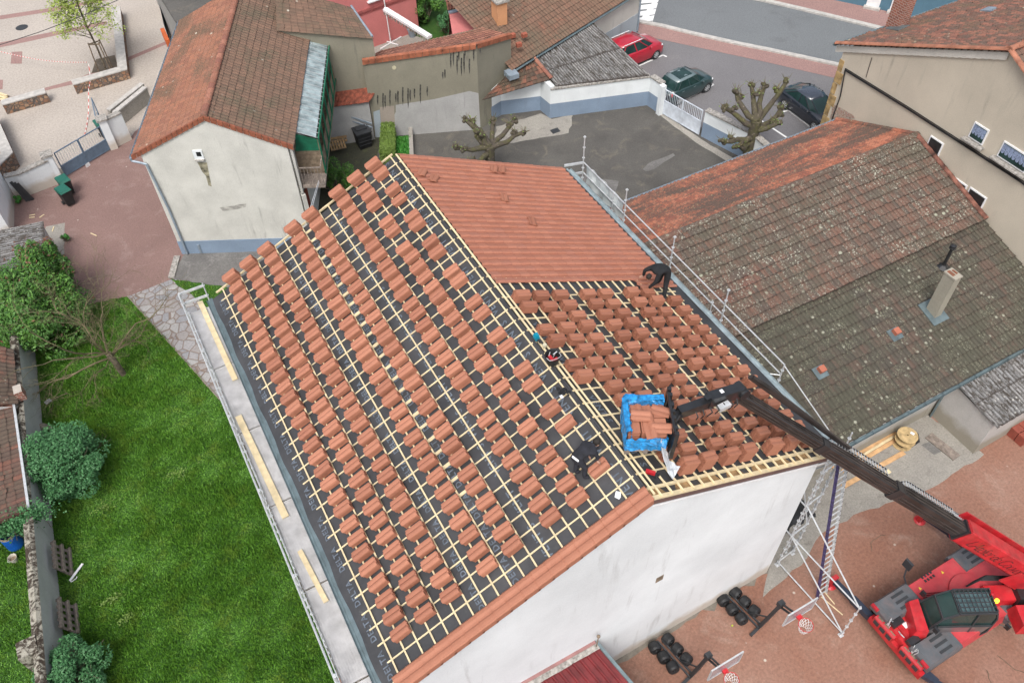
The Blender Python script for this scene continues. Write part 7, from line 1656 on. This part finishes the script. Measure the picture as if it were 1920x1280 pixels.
# wheelie bins
def bin_(c,rot,label):
    t=thing('wheelie_bin',label,'wheelie bin',(0,0,0),'black wheelie bins with green lids by the gate')
    mb=MB(); mb.add([V(-.20,-.26,.12),V(.20,-.26,.12),V(.20,.24,.12),V(-.20,.24,.12),V(-.28,-.34,.98),V(.28,-.34,.98),V(.28,.34,.98),V(-.28,.34,.98)],[(0,3,2,1),(4,5,6,7),(0,1,5,4),(1,2,6,5),(2,3,7,6),(3,0,4,7)]); mb.build('bin_body',M['rubber'],t)
    mb=MB(); mb.add([V(-.30,-.37,.98),V(.30,-.37,.98),V(.30,.36,.98),V(-.30,.36,.98),V(-.26,-.30,1.07),V(.26,-.30,1.07),V(.26,.30,1.09),V(-.26,.30,1.09)],[(0,3,2,1),(4,5,6,7),(0,1,5,4),(1,2,6,5),(2,3,7,6),(3,0,4,7)]); mb.build('lid',M['greenbin'],t)
    mb=MB(); mb.tube((-.24,.40,1.0),(.24,.40,1.0),.018,8); mb.build('handle',M['rubber'],t)
    for s in(-1,1): mb=MB(); mb.lathe((s*.24,.24,.11),[(0,-.03),(.11,-.03),(.11,.03),(0,.03)],14,Matrix.Rotation(math.pi/2,3,'Y')); mb.build('wheel',M['rubber'],t)
    t.location=c; t.rotation_euler[2]=rot; return t
bin_(Zt(G(117,355,1.),0),rad(20),'green lidded black wheelie bin standing nearer the camera by the gate'); bin_(Zt(G(117,336,1.),0),rad(15),'green lidded black wheelie bin tucked behind the other one')
p=Zt(G(188,232,.9),0); bin_(p,rad(10),'small green bin glimpsed behind the right gate pillar')
# dark boards leaning at the white building, laths on the drive
for k in range(3): a=G(52+k*1.5,378,0)+V(.1*k,0,0); mb=MB(); mb.beam(Zt(a,.03),G(20+k*6,341+k*1.5,1.2),.16,.03,(0,1,0)); mb.build('leaning_board',M['darkgrey'],None,'%s dark board leaning against the white wall by the bins'%('leftmost','middle','rightmost')[k],'board')
LBL=['first of the loose yellow laths on the drive near the grey roof','second loose yellow lath near the grey roof','third loose yellow lath near the grey roof','yellow lath lying alone in the middle of the drive','yellow lath at the top of the concrete strip','yellow lath lower on the concrete strip']
for (x0,y0,x1,y1),l in zip(((55,404,66,402),(55,408,65,407),(74,408,83,402),(170,437,181,442),(98,434,101,425),(101,470,103,463)),LBL): gplank(x0,y0,x1,y1,.05,.02,'wood',l,name='lath',cat='lath')
# white building at the left edge and ribbed grey roof below it
t=thing('building','white rendered building cut by the left edge','building',G(0,400,0)); mb=MB()
q=[G(-60,260,4.5),G(0,311,4.5),G(36,438,0)]; a=Zt(G(38,372,0),0);b=Zt(G(36,440,0),0)
mb.walls([(a.x-5,a.y+3.0,4.6),(a.x-.25,a.y+.3,4.6),(b.x-.25,b.y,4.6),(b.x-6,b.y-.4,4.6)],0); mb.build('wall',M['white_wall'],t); mb=MB(); mb.slab([V(a.x-5,a.y+3,4.62),V(a.x-.25,a.y+.3,4.62),V(b.x-.25,b.y,4.62),V(b.x-6,b.y-.4,4.62)],.1); mb.build('roof',M['stone_cap'],t)
t=thing('shed','low shed with a grey ribbed roof at the left edge','shed',G(30,500,0))
k1,k2,k3,k4=G(84,482,2.0),G(82,416,2.0),G(-90,452,2.7),G(-90,540,2.7); k1=G(86,500,2.0)
roofpart(t,'ribbed_roof','fibro',k2,k1,k4,k3,.15,2.,PC,.04,.02); mb=MB(); mb.walls([(k1.x-.1,k1.y,1.95),(k2.x-.1,k2.y,1.95),(k3.x,k3.y,2.6),(k4.x,k4.y,2.6)],0); mb.build('wall',M['barn_wall'],t)
# planter walls of rubble stone
def rubble(label,pts,h=.62,th=.5,flip=1):
    t=thing('stone_bench_wall',label,'planter wall',G(*pts[0])); g=[G(*p) for p in pts]
    for a,b in zip(g,g[1:]):
        h+=.004; d=(b-a).normalized(); n=V(-d.y,d.x,0)*flip*th
        mb=MB(); mb.walls([(a.x,a.y,h),(b.x,b.y,h),(b.x+n.x,b.y+n.y,h),(a.x+n.x,a.y+n.y,h)],0); mb.build('rubble_face',M['rubble'],t)
        mb=MB(); e=n.normalized()*.03; mb.slab([Zt(a-e,h+.07),Zt(b-e,h+.07),Zt(b+n+e,h+.07),Zt(a+n+e,h+.07)],.07); mb.build('coping_slab',M['kerb'],t)
rubble('low rubble stone wall piece lying left of the planter on the square',[(14,215),(95,192)])
rubble('L-shaped rubble stone planter wall around the young tree',[(145,177),(245,148),(231,30)])
rubble('rubble stone wall end at the left edge below the square',[(5,345),(38,312),(2,232)],.9)
mb=MB(); mb.poly([Zt(p,.022) for p in (G(172,138),G(222,128),G(215,104),G(180,112))]); struct('tree_pit',mb,M['soil'])
for px,py in ((41,52),): c=G(px,py); mb=MB(); mb.lathe(Zt(c,.010),[(0,.006),(.36,.006),(.40,.0)],20); mb.build('manhole_cover',M['darkgrey'],None,'round dark manhole cover on the pale square','manhole cover')
c=G(1042,247); mb=MB(); mb.slab([Zt(G(*q),.03) for q in((1031,245),(1045,240),(1051,247),(1037,252))],.02); dr_=mb.build('drain_grate',M['darkgrey'],None,'square drain grate on the pale slab of the courtyard','drain')
# tape across the square
m_,nt_,b_=nodes('red_white_tape'); uvc=coords(nt_,'Object'); wv=nt_.nodes.new('ShaderNodeTexWave'); wv.inputs['Scale'].default_value=2.2; nt_.links.new(uvc,wv.inputs[0]); nt_.links.new(mixc(nt_,ramp(nt_,wv.outputs['Fac'],.45,.55),(.75,.72,.7),(.6,.06,.05)),b_.inputs['Base Color'])
def tape(pts,label):
    mb=MB(); K=16
    for (x0,y0,z0),(x1,y1,z1) in zip(pts,pts[1:]):
        a=G(x0,y0,z0);b=G(x1,y1,z1)
        for k in range(K): p=a.lerp(b,k/K);q=a.lerp(b,(k+1)/K); sg=lambda f:-.5*math.sin(math.pi*f); mb.beam(p+V(0,0,sg(k/K)*.5),q+V(0,0,sg((k+1)/K)*.5),.035,.012)
    mb.build('barrier_tape',m_,None,label,'barrier tape')
tape([(0,97,1.0),(165,117,1.1)],'red and white tape strung from the left edge to the tree stakes'); tape([(166,120,1.0),(166,165,.7),(158,255,.05)],'red and white tape hanging from the stakes across the square')
mb=MB(); a=G(-5,86,5.);b=G(222,0,5.2); mb.path([a,a.lerp(b,.33)+V(0,0,-.12),a.lerp(b,.66)+V(0,0,-.12),b],.02,5); mb.build('overhead_cable',M['black'],None,'black overhead cable crossing the top left corner','cable')
mb=MB(); a=onX(1840,380);b=G(1935,332,5.5); mb.path([a,a.lerp(b,.5)+V(0,0,-.1),b],.018,5); mb.build('overhead_cable',M['black'],None,'thin cable sagging across the cream facade at right','cable')
# lumber at the left edge
t=thing('timber_stack','pale timber stack poking in at the left edge of the square','timber',G(2,182,0))
for k in range(5): a=G(-30,166+k*4,.05+.0*k);b=G(15,181+k*2.0,.05); mb=MB(); mb.beam(Zt(a,.08+.09*(k%2)),Zt(b,.08+.09*(k%2)),.12,.07); mb.build('timber',M['wood'],t)
# steps/ramp walls beside the long house
pwall('low stepped concrete wall beside the long house, outer one',[(212,222),(275,172)],[.5,.5],.2,'concrete','kerb'); pwall('low stepped concrete wall beside the long house, inner one',[(228,238),(285,190)],[.9,.9],.2,'concrete','kerb')
t=thing('building','wall and orange shutter glimpsed at the top beside the grey block','building',G(300,70,0)); mb=MB(); a=G(296,-20,0);b=G(318,78,0); mb.walls([(a.x,a.y,1.2),(b.x,b.y,1.2)],0,False); mb.build('wall',M['zincblue'],t); mb=MB(); a=G(306,60,.6);b=G(316,82,.6); mb.beam(a,b,.25,.5); mb.build('orange_shutter',plain('orange',(.55,.12,.03),.6),t)
# ================================================================ ALLEY
p=Zt(G(678,245,1.),0); t=thing('compost_bin','black plastic compost bin against the alley wall','compost bin',p)
mb=MB(); mb.add([p+V(x,y,z) for x,y,z in((-.34,-.32,0),(.34,-.32,0),(.34,.32,0),(-.34,.32,0),(-.42,-.4,1.),(.42,-.4,1.),(.42,.4,1.),(-.42,.4,1.))],[(4,5,6,7),(0,1,5,4),(1,2,6,5),(2,3,7,6),(3,0,4,7)]); mb.build('bin_body',M['rubber'],t); mb=MB(); mb.box(p+V(0,0,1.04),(.9,.86,.07)); mb.box(p+V(0,.1,1.12),(.6,.4,.08)); mb.build('lid',M['darkgrey'],t)
for k in range(3): mb=MB(); mb.box(p+V(0,-.38+.0*k,.3+.22*k),(.74,.04,.03)); mb.build('rib',M['darkgrey'],t)
def std_pallet(c,R_,label):
    t=thing('pallet',label,'pallet',c)
    for k in range(6): mb=MB(); mb.box(c+R_@V(-.5+.2*k,0,.05),(.13,.95,.022),R_); mb.build('board',plain('pallet_wood',(.36,.24,.12),.85,var=.25) if 'pw' not in M else M['pw'],t)
    for k in range(3): mb=MB(); mb.box(c+R_@V(0,-.4+.4*k,-.01),(1.15,.1,.09),R_); mb.build('bearer',M['oldwood'],t)
M['pw']=plain('pallet_wood2',(.36,.24,.12),.85,var=.25,vs=5)
q=G(632,248,.75); std_pallet(q,Matrix.Rotation(rad(-15),3,'Z')@Matrix.Rotation(rad(62),3,'X')@Matrix.Rotation(rad(90),3,'Z'),'wooden pallet standing upright against the alley wall')
q=G(633,272,.45); std_pallet(q,Matrix.Rotation(rad(-10),3,'Z')@Matrix.Rotation(rad(12),3,'X')@Matrix.Scale(.75,3),'smaller pallet lying flat in front of the upright pallet')
mb=MB(); a=G(613,205,2.2);b=G(697,232,1.2); mb.beam(a,b,.06,.08); mb.beam(a+V(0,0,-.3),b+V(0,0,-.25),.05,.05); mb.build('steel_rail',M['zincblue'],None,'grey steel handrail sloping across the alley wall','handrail')
mb=MB(); mb.beam(Zt(G(774,322),.25),Zt(G(771,248),.25),.22,.5); mb.build('low_wall',M['concrete'],None,'low concrete kerb wall at the left side of the courtyard','low wall')
# awning on a stand
p=Zt(G(733,82,0),0); t=thing('awning','closed white awning case on a white cross-footed stand','awning',p)
mb=MB(); mb.tube(p,p+V(-.05,.05,2.9),.035,8); mb.build('post',M['white'],t)
mb=MB(); mb.beam(p+V(-.9,-.35,.05),p+V(.9,.35,.05),.07,.06); mb.beam(p+V(-.3,.5,.06),p+V(.3,-.5,.06),.07,.06); mb.build('cross_foot',M['white'],t)
a=G(722,18,3.1);b=G(806,70,3.1); mb=MB(); mb.beam(a,b,.34,.16); mb.beam(a+V(0,.02,.10),b+V(0,.02,.10),.14,.06); mb.build('case',M['white'],t)
d=(b-a); L=d.length; d/=L; n=V(-d.y,d.x,0)
mb=MB()
for k in range(16): c=a+d*(L*(k+.5)/16)-n*.17; mb.quad(c-d*.10+V(0,0,-.06),c+d*.10+V(0,0,-.06),c+d*.08+V(0,0,-.26),c-d*.08+V(0,0,-.26))
mb.build('valance',plain('striped_valance',(.30,.27,.23),.8,var=.5,vs=8),t)
p=Zt(G(772,58,.4),0); t=thing('planter_pot','grey pot beside the pink house wall','plant pot',p); mb=MB(); mb.lathe(p,[(0,0),(.2,0),(.28,.5),(.30,.5),(.24,.45),(0,.42)],18); mb.build('pot',M['zincblue'],t); mb=MB(); mb.ball(p+V(0,0,.45),.22,8,(1,1,.3)); mb.build('earth',M['soil'],t)
# blue shop front across the road
a=G(1540,-4,0);b=G(1775,45,0); t=thing('building','blue painted shop front with white doors across the road','building',a); d=(b-a).normalized(); n=V(-d.y,d.x,0); n=n if n.y>0 else -n
mb=MB(); A2_=a-d*3;B2_=b+d*6; mb.walls([(A2_.x,A2_.y,6),(B2_.x,B2_.y,6),((B2_+n*6).x,(B2_+n*6).y,6),((A2_+n*6).x,(A2_+n*6).y,6)],0); mb.build('wall',plaster('blue_wall',(.09,.19,.26),sa=.3),t)
Rb=Matrix((d,n,V(0,0,1))).transposed()
for px,w_ in ((1637,.85),(1683,.75),): c=onplane(px,8,a,b); c=Zt(c,1.05); mb=MB(); mb.box(c-n*.03,(w_,.08,2.1),Rb); dd_=mb.build('door',M['white'],t); mb=MB(); mb.box(c-n*.08+d*.25,(.03,.05,.18),Rb); mb.build('handle',M['galv'],dd_); mb=MB(); mb.box(Zt(c,.08)-n*.15,(w_+.2,.35,.16),Rb); mb.build('step',M['kerb'],dd_)
c=Zt(onplane(1580,0,a,b),1.7); mb=MB(); mb.box(c-n*.03,(2.2,.08,1.1),Rb); f=mb.build('window',M['white'],t); mb=MB(); mb.box(c-n*.08,(2.0,.02,.9),Rb); mb.build('pane',M['glass'],f)
